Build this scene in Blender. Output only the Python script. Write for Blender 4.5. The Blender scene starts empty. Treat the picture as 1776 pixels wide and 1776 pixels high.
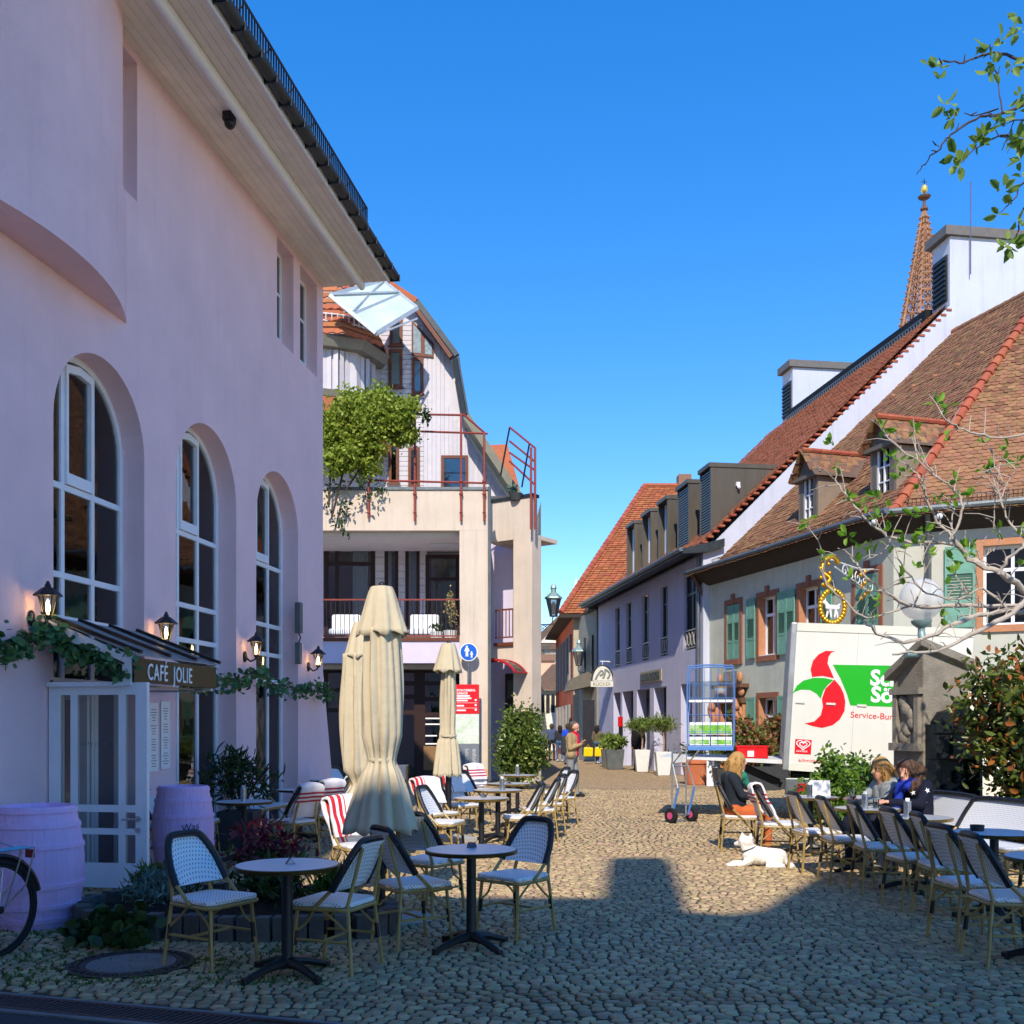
import bpy, bmesh, math, random
import numpy as np
from mathutils import Vector, Matrix
random.seed(7); np.random.seed(7)
R = math.radians
scene = bpy.context.scene
col = scene.collection

# ------------------------------------------------------------------ camera
F = 1776.0; HOR = 1258.0; CAMZ = 1.65
cam_d = bpy.data.cameras.new('camera'); cam = bpy.data.objects.new('camera', cam_d); col.objects.link(cam)
cam.location = (0, 0, CAMZ); cam.rotation_euler = (R(90), 0, 0)
cam_d.sensor_width = 36; cam_d.lens = 36.0; cam_d.shift_y = (HOR-888)/1776.0
cam_d.clip_start = .05; cam_d.clip_end = 2000
scene.camera = cam

# ------------------------------------------------------------------ sky, sun, exposure
SUN_EL = R(42.0); SUN_AZ = R(6.5)       # azimuth: degrees to the left of straight behind the camera
to_sun = Vector((-math.sin(SUN_AZ)*math.cos(SUN_EL), -math.cos(SUN_AZ)*math.cos(SUN_EL), math.sin(SUN_EL)))
world = bpy.data.worlds.new('World'); scene.world = world; world.use_nodes = True
wn = world.node_tree.nodes; wl = world.node_tree.links
bg = wn['Background']
sky = wn.new('ShaderNodeTexSky'); sky.sky_type = 'NISHITA'; sky.sun_disc = False
sky.sun_elevation = SUN_EL; sky.sun_rotation = math.atan2(to_sun.x, to_sun.y)
sky.altitude = 1200; sky.air_density = 1.0; sky.dust_density = 0; sky.ozone_density = 2.5
hs = wn.new('ShaderNodeHueSaturation'); hs.inputs['Saturation'].default_value = 1.62; hs.inputs['Hue'].default_value = .511
gm = wn.new('ShaderNodeGamma'); gm.inputs[1].default_value = .74; wl.new(sky.outputs[0], gm.inputs[0]); wl.new(gm.outputs[0], hs.inputs['Color']); wl.new(hs.outputs[0], bg.inputs[0])
bg.inputs[1].default_value = .15
sun_d = bpy.data.lights.new('sun', 'SUN'); sun = bpy.data.objects.new('sun', sun_d); col.objects.link(sun)
sun_d.energy = 2.0; sun_d.angle = R(.55); sun_d.color = (1, .9, .76)
sun.rotation_euler = to_sun.to_track_quat('Z', 'Y').to_euler(); sun.location = (0, 0, 60)
vs = scene.view_settings
vs.view_transform = 'Standard'; vs.look = 'None'; vs.gamma = 1; vs.use_curve_mapping = False
vs.exposure = 1.4
scene.render.engine = 'CYCLES'
scene.cycles.max_bounces = 8; scene.cycles.transparent_max_bounces = 24

# ------------------------------------------------------------------ helpers
def P(px, py, Y): return Vector(((px-888)/F*Y, Y, CAMZ+(HOR-py)/F*Y))
def XX(px, Y): return (px-888)/F*Y
def ZZ(py, Y): return CAMZ+(HOR-py)/F*Y
def lin(h):
    h = h.lstrip('#'); c = [int(h[i:i+2], 16)/255 for i in (0, 2, 4)]
    return tuple(x/12.92 if x <= .04045 else ((x+.055)/1.055)**2.4 for x in c)

class MB:
    def __init__(s): s.v = []; s.f = []; s.m = []
    def add(s, vs, fs, mi=0):
        o = len(s.v); s.v.extend([tuple(q) for q in vs]); s.f.extend([tuple(i+o for i in f) for f in fs]); s.m.extend([mi]*len(fs)); return s
    def box(s, x0, x1, y0, y1, z0, z1, mi=0):
        return s.add([(x0,y0,z0),(x1,y0,z0),(x1,y1,z0),(x0,y1,z0),(x0,y0,z1),(x1,y0,z1),(x1,y1,z1),(x0,y1,z1)],
                     [(0,3,2,1),(4,5,6,7),(0,1,5,4),(1,2,6,5),(2,3,7,6),(3,0,4,7)], mi)
    def beam(s, p0, p1, w, h, up=(0,0,1), mi=0):
        p0 = Vector(p0); p1 = Vector(p1); d = (p1-p0).normalized(); u = Vector(up)
        a = d.cross(u)
        if a.length < 1e-5: a = d.cross(Vector((1,0,0)))
        a.normalize(); b = a.cross(d).normalized()
        vs = []
        for p in (p0, p1):
            for sa, sb in ((-1,-1),(1,-1),(1,1),(-1,1)): vs.append(p+a*(sa*w/2)+b*(sb*h/2))
        return s.add(vs, [(3,2,1,0),(4,5,6,7),(0,1,5,4),(1,2,6,5),(2,3,7,6),(3,0,4,7)], mi)
    def cyl(s, p0, p1, r0, r1=None, n=8, cap=True, mi=0):
        return s.tube([p0, p1], [r0, r0 if r1 is None else r1], n, False, cap, mi)
    def tube(s, pts, r, n=6, closed=False, cap=True, mi=0):
        pts = [Vector(p) for p in pts]; k = len(pts)
        rs = r if isinstance(r, (list, tuple)) else [r]*k
        vs = []; prev = None
        for i, p in enumerate(pts):
            if closed: t = pts[(i+1) % k]-pts[i-1]
            else: t = pts[min(i+1, k-1)]-pts[max(i-1, 0)]
            if t.length < 1e-9: t = Vector((0,0,1))
            t.normalize()
            if prev is None:
                a = t.cross(Vector((0,0,1)))
                if a.length < .05: a = t.cross(Vector((0,1,0)))
            else:
                a = prev-t*prev.dot(t)
                if a.length < 1e-6: a = t.cross(Vector((0,1,.3)))
            a.normalize(); prev = a; b = t.cross(a)
            for j in range(n):
                th = 2*math.pi*j/n
                vs.append(p+(a*math.cos(th)+b*math.sin(th))*rs[i])
        fs = []
        for i in range(k if closed else k-1):
            i2 = (i+1) % k
            for j in range(n):
                j2 = (j+1) % n
                fs.append((i*n+j, i*n+j2, i2*n+j2, i2*n+j))
        if cap and not closed:
            fs.append(tuple(range(n-1, -1, -1))); fs.append(tuple((k-1)*n+j for j in range(n)))
        return s.add(vs, fs, mi)
    def lathe(s, prof, n=24, c=(0,0,0), mi=0, cap=True):
        vs = []; fs = []
        for (r, z) in prof:
            for j in range(n):
                th = 2*math.pi*j/n; vs.append((c[0]+r*math.cos(th), c[1]+r*math.sin(th), c[2]+z))
        for i in range(len(prof)-1):
            for j in range(n):
                j2 = (j+1) % n; fs.append((i*n+j, i*n+j2, (i+1)*n+j2, (i+1)*n+j))
        if cap:
            fs.append(tuple(range(n-1, -1, -1))); k = len(prof)-1; fs.append(tuple(k*n+j for j in range(n)))
        return s.add(vs, fs, mi)
    def prism(s, poly, fn, a, b, mi=0):      # poly 2D, fn(p, t)->3D, between t=a and t=b
        n = len(poly); vs = [fn(p, a) for p in poly]+[fn(p, b) for p in poly]
        fs = [tuple(range(n-1, -1, -1)), tuple(range(n, 2*n))]
        for i in range(n):
            j = (i+1) % n; fs.append((i, j, n+j, n+i))
        return s.add(vs, fs, mi)
    def xz(s, poly, y0, y1, mi=0): return s.prism(poly, lambda p, t: (p[0], t, p[1]), y0, y1, mi)
    def yz(s, poly, x0, x1, mi=0): return s.prism(poly, lambda p, t: (t, p[0], p[1]), x0, x1, mi)
    def xy(s, poly, z0, z1, mi=0): return s.prism(poly, lambda p, t: (p[0], p[1], t), z0, z1, mi)
    def ball(s, c, r, n=10, m=6, sc=(1,1,1), mi=0):
        vs = [(c[0], c[1], c[2]+r*sc[2])]; fs = []
        for i in range(1, m):
            ph = math.pi*i/m
            for j in range(n):
                th = 2*math.pi*j/n
                vs.append((c[0]+r*sc[0]*math.sin(ph)*math.cos(th), c[1]+r*sc[1]*math.sin(ph)*math.sin(th), c[2]+r*sc[2]*math.cos(ph)))
        vs.append((c[0], c[1], c[2]-r*sc[2])); last = len(vs)-1
        for j in range(n): fs.append((0, 1+j, 1+(j+1) % n))
        for i in range(m-2):
            for j in range(n):
                a = 1+i*n+j; b = 1+i*n+(j+1) % n; fs.append((a, a+n, b+n, b))
        for j in range(n): fs.append((last, 1+(m-2)*n+(j+1) % n, 1+(m-2)*n+j))
        return s.add(vs, fs, mi)
    def xf(s, M):
        s.v = [tuple(M @ Vector(q)) for q in s.v]; return s
    def mesh(s, name, mats, smooth=None):
        me = bpy.data.meshes.new(name); me.from_pydata(s.v, [], s.f)
        for m in (mats if isinstance(mats, (list, tuple)) else [mats]): me.materials.append(m)
        if any(s.m): me.polygons.foreach_set('material_index', s.m)
        if smooth is not None:
            me.polygons.foreach_set('use_smooth', [True]*len(me.polygons)); me.set_sharp_from_angle(angle=R(smooth))
        me.update(); return me
    def build(s, name, mats, parent=None, smooth=None, bevel=0, loc=None, kind=None):
        o = link(name, s.mesh(name, mats, smooth), parent, loc)
        if bevel:
            b = o.modifiers.new('bevel', 'BEVEL'); b.width = bevel; b.segments = 2; b.limit_method = 'ANGLE'; b.angle_limit = R(40)
        if kind: o['kind'] = kind
        return o

def link(name, me, parent=None, loc=None, rot=None, scale=None):
    o = bpy.data.objects.new(name, me); col.objects.link(o)
    if parent is not None: o.parent = parent
    if loc is not None: o.location = loc
    if rot is not None: o.rotation_euler = rot
    if scale is not None: o.scale = scale
    return o
def tag(o, label, cat, group=None):
    o['label'] = label; o['category'] = cat
    if group: o['group'] = group
    return o
def thing(name, label, cat, loc=(0,0,0), rz=0, group=None):
    o = bpy.data.objects.new(name, None); col.objects.link(o); o.empty_display_size = .1
    o.location = loc; o.rotation_euler = (0, 0, rz)
    return tag(o, label, cat, group)
def struct(o): o['kind'] = 'structure'; return o
kids = {}
def copy_tree(o, parent=None):
    c = o.copy(); col.objects.link(c)
    if parent is not None: c.parent = parent; c.matrix_parent_inverse = o.matrix_parent_inverse
    for ch in o.children: copy_tree(ch, c)
    return c
def dup(o, loc, rz, label, group=None):
    c = copy_tree(o); c.location = loc; c.rotation_euler = (0, 0, rz); c['label'] = label
    if group: c['group'] = group
    return c
def evalmesh(o):
    dg = bpy.context.evaluated_depsgraph_get(); dg.update()
    return bpy.data.meshes.new_from_object(o.evaluated_get(dg))
def text_mesh(txt, size, mat, sx=1.0, extrude=.004, bold=0, align='LEFT', spacing=1.0):
    cu = bpy.data.curves.new('lettering', 'FONT'); cu.body = txt; cu.size = size; cu.extrude = extrude
    cu.align_x = align; cu.offset = bold; cu.resolution_u = 3; cu.space_character = spacing
    o = bpy.data.objects.new('lettering', cu); col.objects.link(o)
    me = evalmesh(o); bpy.data.objects.remove(o); bpy.data.curves.remove(cu)
    for v in me.vertices: v.co.x *= sx
    me.materials.clear(); me.materials.append(mat); return me
def lettering(txt, size, mat, parent, loc, rot, sx=1.0, extrude=.004, bold=0, align='LEFT', spacing=1.0, name='lettering'):
    return link(name, text_mesh(txt, size, mat, sx, extrude, bold, align, spacing), parent, loc, rot)
def arr_mesh(name, V, faces_n, loops, mat, smooth=False):
    # V (n,3), loops flat int array, faces_n verts-per-face (int)
    me = bpy.data.meshes.new(name); V = np.asarray(V, np.float32); L = np.asarray(loops, np.int32).ravel()
    me.vertices.add(len(V)); me.vertices.foreach_set('co', V.ravel())
    nf = len(L)//faces_n
    me.loops.add(len(L)); me.loops.foreach_set('vertex_index', L)
    me.polygons.add(nf); me.polygons.foreach_set('loop_start', np.arange(0, len(L), faces_n, dtype=np.int32))
    if smooth: me.polygons.foreach_set('use_smooth', np.ones(nf, bool))
    me.update(calc_edges=True)
    for m in (mat if isinstance(mat, (list, tuple)) else [mat]): me.materials.append(m)
    return me
# ------------------------------------------------------------------ materials
MC = {}
def M(name, color, rough=.7, var=.12, scale=6., bump=.0, bscale=60., metal=0., spec=.35, rnd=0., stain=None, stain_scale=.8, stain_amt=.35, island=0., vstretch=1.0, coat=0, emit=None, streak=0):
    if name in MC: return MC[name]
    m = bpy.data.materials.new(name); m.use_nodes = True; nt = m.node_tree; n = nt.nodes; l = nt.links
    b = n['Principled BSDF']; c = lin(color) if isinstance(color, str) else color
    b.inputs['Roughness'].default_value = rough; b.inputs['Metallic'].default_value = metal; b.inputs['Specular IOR Level'].default_value = spec
    if coat: b.inputs['Coat Weight'].default_value = coat
    tc = n.new('ShaderNodeTexCoord'); mp = n.new('ShaderNodeMapping'); l.new(tc.outputs['Object'], mp.inputs[0]); mp.inputs['Scale'].default_value = (1, 1, 1/vstretch)
    no = n.new('ShaderNodeTexNoise'); no.inputs['Scale'].default_value = scale; no.inputs['Detail'].default_value = 6; no.inputs['Roughness'].default_value = .62
    l.new(mp.outputs[0], no.inputs['Vector'])
    mix = n.new('ShaderNodeMix'); mix.data_type = 'RGBA'
    mix.inputs['A'].default_value = (*[x*(1-var) for x in c], 1); mix.inputs['B'].default_value = (*[min(1, x*(1+var)) for x in c], 1)
    rp = n.new('ShaderNodeMapRange'); rp.inputs[1].default_value = .3; rp.inputs[2].default_value = .7
    l.new(no.outputs[0], rp.inputs[0]); l.new(rp.outputs[0], mix.inputs['Factor'])
    out = mix.outputs['Result']
    if stain:
        n2 = n.new('ShaderNodeTexNoise'); n2.inputs['Scale'].default_value = stain_scale; n2.inputs['Detail'].default_value = 8; n2.inputs['Roughness'].default_value = .7
        l.new(mp.outputs[0], n2.inputs['Vector'])
        r2 = n.new('ShaderNodeMapRange'); r2.inputs[1].default_value = .48; r2.inputs[2].default_value = .72; r2.inputs[4].default_value = stain_amt
        l.new(n2.outputs[0], r2.inputs[0])
        m2 = n.new('ShaderNodeMix'); m2.data_type = 'RGBA'; m2.inputs['B'].default_value = (*lin(stain), 1)
        l.new(out, m2.inputs['A']); l.new(r2.outputs[0], m2.inputs['Factor']); out = m2.outputs['Result']
    if streak:      # rain streaks and patchy repairs
        mp3 = n.new('ShaderNodeMapping'); l.new(tc.outputs['Object'], mp3.inputs[0]); mp3.inputs['Scale'].default_value = (2.2, 2.2, .16)
        n3 = n.new('ShaderNodeTexNoise'); n3.inputs['Scale'].default_value = 2.4; n3.inputs['Detail'].default_value = 7; n3.inputs['Roughness'].default_value = .65; l.new(mp3.outputs[0], n3.inputs['Vector'])
        q3 = n.new('ShaderNodeMapRange'); q3.inputs[1].default_value = .5; q3.inputs[2].default_value = .78; q3.inputs[4].default_value = streak; l.new(n3.outputs[0], q3.inputs[0])
        m5 = n.new('ShaderNodeMix'); m5.data_type = 'RGBA'; m5.inputs['B'].default_value = (*[x*.45 for x in c], 1); l.new(out, m5.inputs['A']); l.new(q3.outputs[0], m5.inputs['Factor']); out = m5.outputs['Result']
    if rnd or island:
        if island: g = n.new('ShaderNodeNewGeometry'); src = g.outputs['Random Per Island']; am = island
        else: g = n.new('ShaderNodeObjectInfo'); src = g.outputs['Random']; am = rnd
        r3 = n.new('ShaderNodeMapRange'); r3.inputs[3].default_value = 1-am; r3.inputs[4].default_value = 1+am; l.new(src, r3.inputs[0])
        hv = n.new('ShaderNodeHueSaturation'); l.new(out, hv.inputs['Color']); l.new(r3.outputs[0], hv.inputs['Value'])
        r4 = n.new('ShaderNodeMath'); r4.operation = 'MULTIPLY'; r4.inputs[1].default_value = 7.31; l.new(src, r4.inputs[0])
        r5 = n.new('ShaderNodeMath'); r5.operation = 'FRACT'; l.new(r4.outputs[0], r5.inputs[0])
        r6 = n.new('ShaderNodeMapRange'); r6.inputs[3].default_value = .5-am*.06; r6.inputs[4].default_value = .5+am*.06; l.new(r5.outputs[0], r6.inputs[0]); l.new(r6.outputs[0], hv.inputs['Hue'])
        out = hv.outputs[0]
    l.new(out, b.inputs['Base Color'])
    if bump:
        n4 = n.new('ShaderNodeTexNoise'); n4.inputs['Scale'].default_value = bscale; n4.inputs['Detail'].default_value = 5; l.new(mp.outputs[0], n4.inputs['Vector'])
        bp = n.new('ShaderNodeBump'); bp.inputs['Strength'].default_value = bump; bp.inputs['Distance'].default_value = .02
        l.new(n4.outputs[0], bp.inputs['Height']); l.new(bp.outputs[0], b.inputs['Normal'])
    rr = n.new('ShaderNodeMapRange'); rr.inputs[3].default_value = max(.03, rough-.1); rr.inputs[4].default_value = min(1, rough+.1); l.new(no.outputs[0], rr.inputs[0]); l.new(rr.outputs[0], b.inputs['Roughness'])
    if emit: b.inputs['Emission Color'].default_value = (*emit[0], 1); b.inputs['Emission Strength'].default_value = emit[1]
    MC[name] = m; return m
def glass_mat(name, tint=(.75,.8,.8), opac=.12, rough=.02):
    m = bpy.data.materials.new(name); m.use_nodes = True; nt = m.node_tree; n = nt.nodes; l = nt.links; n.clear()
    o = n.new('ShaderNodeOutputMaterial'); tr = n.new('ShaderNodeBsdfTransparent'); tr.inputs[0].default_value = (*tint, 1)
    gl = n.new('ShaderNodeBsdfGlossy'); gl.inputs['Roughness'].default_value = rough
    no = n.new('ShaderNodeTexNoise'); no.inputs['Scale'].default_value = 2.2; tc = n.new('ShaderNodeTexCoord'); l.new(tc.outputs['Object'], no.inputs['Vector'])
    bp = n.new('ShaderNodeBump'); bp.inputs['Strength'].default_value = .06; bp.inputs['Distance'].default_value = .05; l.new(no.outputs[0], bp.inputs['Height']); l.new(bp.outputs[0], gl.inputs['Normal'])
    fr = n.new('ShaderNodeFresnel'); fr.inputs[0].default_value = 1.6
    ad = n.new('ShaderNodeMath'); ad.operation = 'ADD'; ad.inputs[1].default_value = opac; ad.use_clamp = True; l.new(fr.outputs[0], ad.inputs[0])
    mx = n.new('ShaderNodeMixShader'); l.new(ad.outputs[0], mx.inputs[0]); l.new(tr.outputs[0], mx.inputs[1]); l.new(gl.outputs[0], mx.inputs[2]); l.new(mx.outputs[0], o.inputs[0])
    MC[name] = m; return m
def leaf_mat(name, c1, c2, rough=.45, trans=.35, edge=None):
    m = bpy.data.materials.new(name); m.use_nodes = True; nt = m.node_tree; n = nt.nodes; l = nt.links
    b = n['Principled BSDF']; b.inputs['Roughness'].default_value = rough; b.inputs['Specular IOR Level'].default_value = .4
    g = n.new('ShaderNodeNewGeometry'); mix = n.new('ShaderNodeMix'); mix.data_type = 'RGBA'
    mix.inputs['A'].default_value = (*lin(c1), 1); mix.inputs['B'].default_value = (*lin(c2), 1)
    l.new(g.outputs['Random Per Island'], mix.inputs['Factor']); out = mix.outputs['Result']
    if edge:
        th = n.new('ShaderNodeMath'); th.operation = 'MULTIPLY'; th.inputs[1].default_value = 13.7; l.new(g.outputs['Random Per Island'], th.inputs[0])
        fr = n.new('ShaderNodeMath'); fr.operation = 'FRACT'; l.new(th.outputs[0], fr.inputs[0])
        gt = n.new('ShaderNodeMath'); gt.operation = 'GREATER_THAN'; gt.inputs[1].default_value = edge[1]; l.new(fr.outputs[0], gt.inputs[0])
        m2 = n.new('ShaderNodeMix'); m2.data_type = 'RGBA'; m2.inputs['B'].default_value = (*lin(edge[0]), 1); l.new(out, m2.inputs['A']); l.new(gt.outputs[0], m2.inputs['Factor']); out = m2.outputs['Result']
    l.new(out, b.inputs['Base Color'])
    t = n.new('ShaderNodeBsdfTranslucent'); l.new(out, t.inputs[0]); mx = n.new('ShaderNodeMixShader'); mx.inputs[0].default_value = trans
    l.new(b.outputs[0], mx.inputs[1]); l.new(t.outputs[0], mx.inputs[2]); l.new(mx.outputs[0], n['Material Output'].inputs[0])
    MC[name] = m; return m
def weave_mat(name, base, dot, pitch, thr, shift=(0,0)):
    m = bpy.data.materials.new(name); m.use_nodes = True; nt = m.node_tree; n = nt.nodes; l = nt.links; b = n['Principled BSDF']; b.inputs['Roughness'].default_value = .45
    tc = n.new('ShaderNodeTexCoord'); sp = n.new('ShaderNodeSeparateXYZ'); l.new(tc.outputs['Object'], sp.inputs[0])
    ad = n.new('ShaderNodeMath'); ad.operation = 'ADD'; l.new(sp.outputs[1], ad.inputs[0]); l.new(sp.outputs[2], ad.inputs[1])
    cb = n.new('ShaderNodeCombineXYZ'); l.new(sp.outputs[0], cb.inputs[0]); l.new(ad.outputs[0], cb.inputs[1])
    mp = n.new('ShaderNodeMapping'); mp.inputs['Rotation'].default_value = (0, 0, R(45)); l.new(cb.outputs[0], mp.inputs[0])
    vo = n.new('ShaderNodeTexVoronoi'); vo.voronoi_dimensions = '2D'; vo.inputs['Scale'].default_value = 1/pitch; vo.inputs['Randomness'].default_value = 0; l.new(mp.outputs[0], vo.inputs['Vector'])
    lt = n.new('ShaderNodeMath'); lt.operation = 'LESS_THAN'; lt.inputs[1].default_value = thr; l.new(vo.outputs['Distance'], lt.inputs[0])
    mix = n.new('ShaderNodeMix'); mix.data_type = 'RGBA'; mix.inputs['A'].default_value = (*lin(base), 1); mix.inputs['B'].default_value = (*lin(dot), 1); l.new(lt.outputs[0], mix.inputs['Factor']); l.new(mix.outputs['Result'], b.inputs['Base Color'])
    wv = n.new('ShaderNodeTexWave'); wv.inputs['Scale'].default_value = 60; l.new(cb.outputs[0], wv.inputs['Vector']); bp = n.new('ShaderNodeBump'); bp.inputs['Strength'].default_value = .18; bp.inputs['Distance'].default_value = .003; l.new(wv.outputs[0], bp.inputs['Height']); l.new(bp.outputs[0], b.inputs['Normal'])
    MC[name] = m; return m
def stripe_mat(name, base, stripe, axis, bands):
    m = bpy.data.materials.new(name); m.use_nodes = True; nt = m.node_tree; n = nt.nodes; l = nt.links; b = n['Principled BSDF']; b.inputs['Roughness'].default_value = .9; b.inputs['Sheen Weight'].default_value = .3
    tc = n.new('ShaderNodeTexCoord'); sp = n.new('ShaderNodeSeparateXYZ'); l.new(tc.outputs['Object'], sp.inputs[0])
    rp = n.new('ShaderNodeValToRGB'); rp.color_ramp.interpolation = 'CONSTANT'; cr = rp.color_ramp
    mr = n.new('ShaderNodeMapRange'); lo, hi = bands[0][0]-.01, bands[-1][1]+.3; mr.inputs[1].default_value = lo; mr.inputs[2].default_value = hi; l.new(sp.outputs[axis], mr.inputs[0]); l.new(mr.outputs[0], rp.inputs[0])
    cr.elements[0].color = (*lin(base), 1); cr.elements[1].position = .999; cr.elements[1].color = (*lin(base), 1)
    for a, z in bands:
        e = cr.elements.new((a-lo)/(hi-lo)); e.color = (*lin(stripe), 1); e = cr.elements.new((z-lo)/(hi-lo)); e.color = (*lin(base), 1)
    l.new(rp.outputs[0], b.inputs['Base Color'])
    no = n.new('ShaderNodeTexNoise'); no.inputs['Scale'].default_value = 25; l.new(tc.outputs['Object'], no.inputs['Vector']); bp = n.new('ShaderNodeBump'); bp.inputs['Strength'].default_value = .4; bp.inputs['Distance'].default_value = .01; l.new(no.outputs[0], bp.inputs['Height']); l.new(bp.outputs[0], b.inputs['Normal'])
    MC[name] = m; return m

lav = M('lavender_plaster', '#f3d2d6', .9, .05, 1.2, .4, 110, stain='#dfc0c6', stain_scale=.5, stain_amt=.5, spec=.15, streak=.12)
white_paint = M('white_paint', '#e8ebef', .45, .04, 5, .05, 30)
soffit_m = M('soffit_boards', '#eae0d0', .7, .08, 3, .1, 40, rnd=.06, stain='#cfc6b6', stain_amt=.3)
zinc = M('dark_zinc', '#3f4446', .45, .2, 4, .1, 20, metal=.6)
zinc_l = M('grey_zinc', '#6f7678', .45, .2, 4, .1, 20, metal=.5)
black_m = M('black_metal', '#17181a', .45, .2, 20, spec=.5)
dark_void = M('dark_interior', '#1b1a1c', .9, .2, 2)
curtain_m = M('curtain_cloth', '#dfe4ea', .9, .1, 8)
curtain_o = M('orange_curtain', '#d98a50', .9, .1, 8)
glass = glass_mat('window_glass', opac=.03); glass_clear = glass_mat('clear_glass', (.9,.95,.94), .06)
glass_dark = glass_mat('dim_glass', (.45,.5,.52), .08)
cream = M('cream_plaster', '#d8c8b6', .9, .05, 1.5, .3, 120, stain='#bcae9c', stain_scale=.45, stain_amt=.5, spec=.15, streak=.35)
lilac_slab = M('lilac_plaster', '#d6cbe0', .9, .05, 2, .25, 100, spec=.15)
clad_m = M('white_cladding', '#ccc7cc', .75, .06, 4, .1, 40, rnd=.05, stain='#b9b3ae', stain_amt=.25)
brown_wood = M('brown_window_wood', '#6b3a26', .5, .2, 12, .1, 60)
dark_wood = M('dark_brown_wood', '#2f1c18', .45, .2, 12, .1, 60)
red_steel = M('red_steel', '#8a3d35', .5, .15, 20)
tile_o = M('orange_tile', '#a86442', .85, .14, 9, .25, 60, rnd=.16, stain='#7d4428', stain_scale=2, stain_amt=.3)
tile_os = M('orange_tile_roof', '#aa6743', .85, .14, 9, .25, 60, island=.16, stain='#8d4a2a', stain_scale=.6, stain_amt=.3)
tile_b = M('brown_tile', '#946a4c', .9, .16, 8, .3, 60, rnd=.18, stain='#5f4a38', stain_scale=1.5, stain_amt=.4)
tile_bs = M('brown_tile_roof', '#8f6748', .9, .16, 8, .3, 60, island=.3, stain='#5a4634', stain_scale=.7, stain_amt=.45)
ridge_m = M('red_ridge_tile', '#a3583e', .8, .15, 6, .2, 40, rnd=.12)
grey_lilac = M('grey_lilac_plaster', '#c4c4dc', .9, .05, 1.2, .25, 100, stain='#b4b4cc', stain_scale=.5, stain_amt=.4, spec=.15, streak=.25)
white_plaster = M('white_plaster', '#c4c8d6', .9, .05, 1.0, .25, 80, stain='#b3bdb4', stain_scale=.4, stain_amt=.35, spec=.15, streak=.3)
sage = M('sage_plaster', '#c3c6b6', .92, .07, 1.4, .35, 90, stain='#a3a697', stain_scale=.6, stain_amt=.5, spec=.12, streak=.35)
shutter_g = M('green_shutter_paint', '#6fa08c', .55, .1, 8, .05, 40, stain='#86b0a0', stain_scale=2, stain_amt=.3)
sand_red = M('red_sandstone', '#94604c', .85, .12, 6, .3, 60)
sand_o = M('orange_sandstone', '#bd8460', .85, .12, 6, .3, 60)
bronze = M('bronze_sheet', '#5d564a', .5, .15, 2, .1, 20, metal=.35, vstretch=6, stain='#7a7060', stain_scale=1.0, stain_amt=.4)
orange_pl = M('orange_plaster', '#c9623f', .9, .08, 2, .2, 60)
grey_pl = M('grey_beige_plaster', '#b5ab94', .9, .08, 2, .2, 60, stain='#94896f', stain_scale=.6)
pink_pl = M('peach_plaster', '#e8b898', .9, .06, 2, .2, 60, stain='#d6a285')
cream2 = M('pale_cream_plaster', '#efe6cf', .9, .06, 2, .2, 60)
roof_brown = M('far_brown_roof', '#6a5648', .9, .2, 3, .2, 30)
stone_b = M('grey_stone', '#8f8778', .9, .18, 5, .5, 40, stain='#5f594e', stain_scale=1.5, stain_amt=.6)
bronze_dark = M('dark_bronze_cast', '#2d3234', .5, .25, 9, .3, 40, metal=.55)
tan = M('bamboo_tube', '#a58a50', .42, .18, 14, .05, 40, spec=.5)
black_wrap = M('black_binding', '#121315', .4, .25, 30, .25, 200, spec=.5)
weave = weave_mat('white_weave', '#f0f0f0', '#15171b', .019, .18)
weave_b = weave_mat('bench_weave', '#e6e8ea', '#9aa0a4', .013, .25)
top_white = M('white_table_top', '#d9dade', .35, .05, 4, spec=.5, rnd=.05)
top_grey = M('grey_table_top', '#b6b8ba', .3, .06, 4, spec=.5)
brass = M('brass_rim', '#a98a4a', .3, .1, 10, metal=.85)
steel = M('brushed_steel', '#b9bcbf', .3, .08, 12, metal=.9)
canvas = M('beige_canvas', '#c9bc9f', .92, .05, 5, .35, 13, stain='#b5a78b', stain_scale=1.6, stain_amt=.25, spec=.1)
granite = M('granite', '#a6a6a4', .7, .2, 90, .1, 90)
barrel_m = M('lilac_paint_barrel', '#e2bee8', .65, .1, 7, .5, 40, vstretch=9, stain='#bf94cc', stain_scale=1.5, stain_amt=.35)
soil = M('soil', '#2b221b', .95, .4, 14, 1.0, 30)
edge_stone = M('edging_stone', '#5f5b57', .9, .2, 9, .5, 50, rnd=.2)
iron = M('cast_iron', '#4a4648', .55, .2, 14, .3, 60, metal=.6)
concrete = M('concrete', '#7c7a78', .9, .15, 6, .4, 60, stain='#5c5a57')
asphalt = M('asphalt', '#3c3e42', .92, .25, 40, .5, 120)
terracotta = M('terracotta', '#c0714c', .85, .12, 6, .2, 40, stain='#d9b49a', stain_scale=2, stain_amt=.3)
pot_white = M('white_planter', '#dfe1de', .5, .05, 5, stain='#bfc0b8')
pot_dark = M('dark_planter', '#3d4042', .7, .15, 6)
rubber = M('rubber', '#1d1d1e', .8, .15, 20)
red_pl = M('red_plastic', '#d0171b', .4, .06, 8)
blue_st = M('blue_paint', '#5580bd', .45, .12, 12, stain='#6f93c8', stain_scale=5, stain_amt=.3)
blue_sign = M('blue_sign', '#1660c4', .4, .03, 5)
red_sign = M('red_sign', '#dc1420', .45, .03, 5)
white_sign = M('white_sign', '#f2f2f0', .45, .03, 5)
grey_sign = M('grey_sign', '#777d84', .5, .05, 5)
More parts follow.
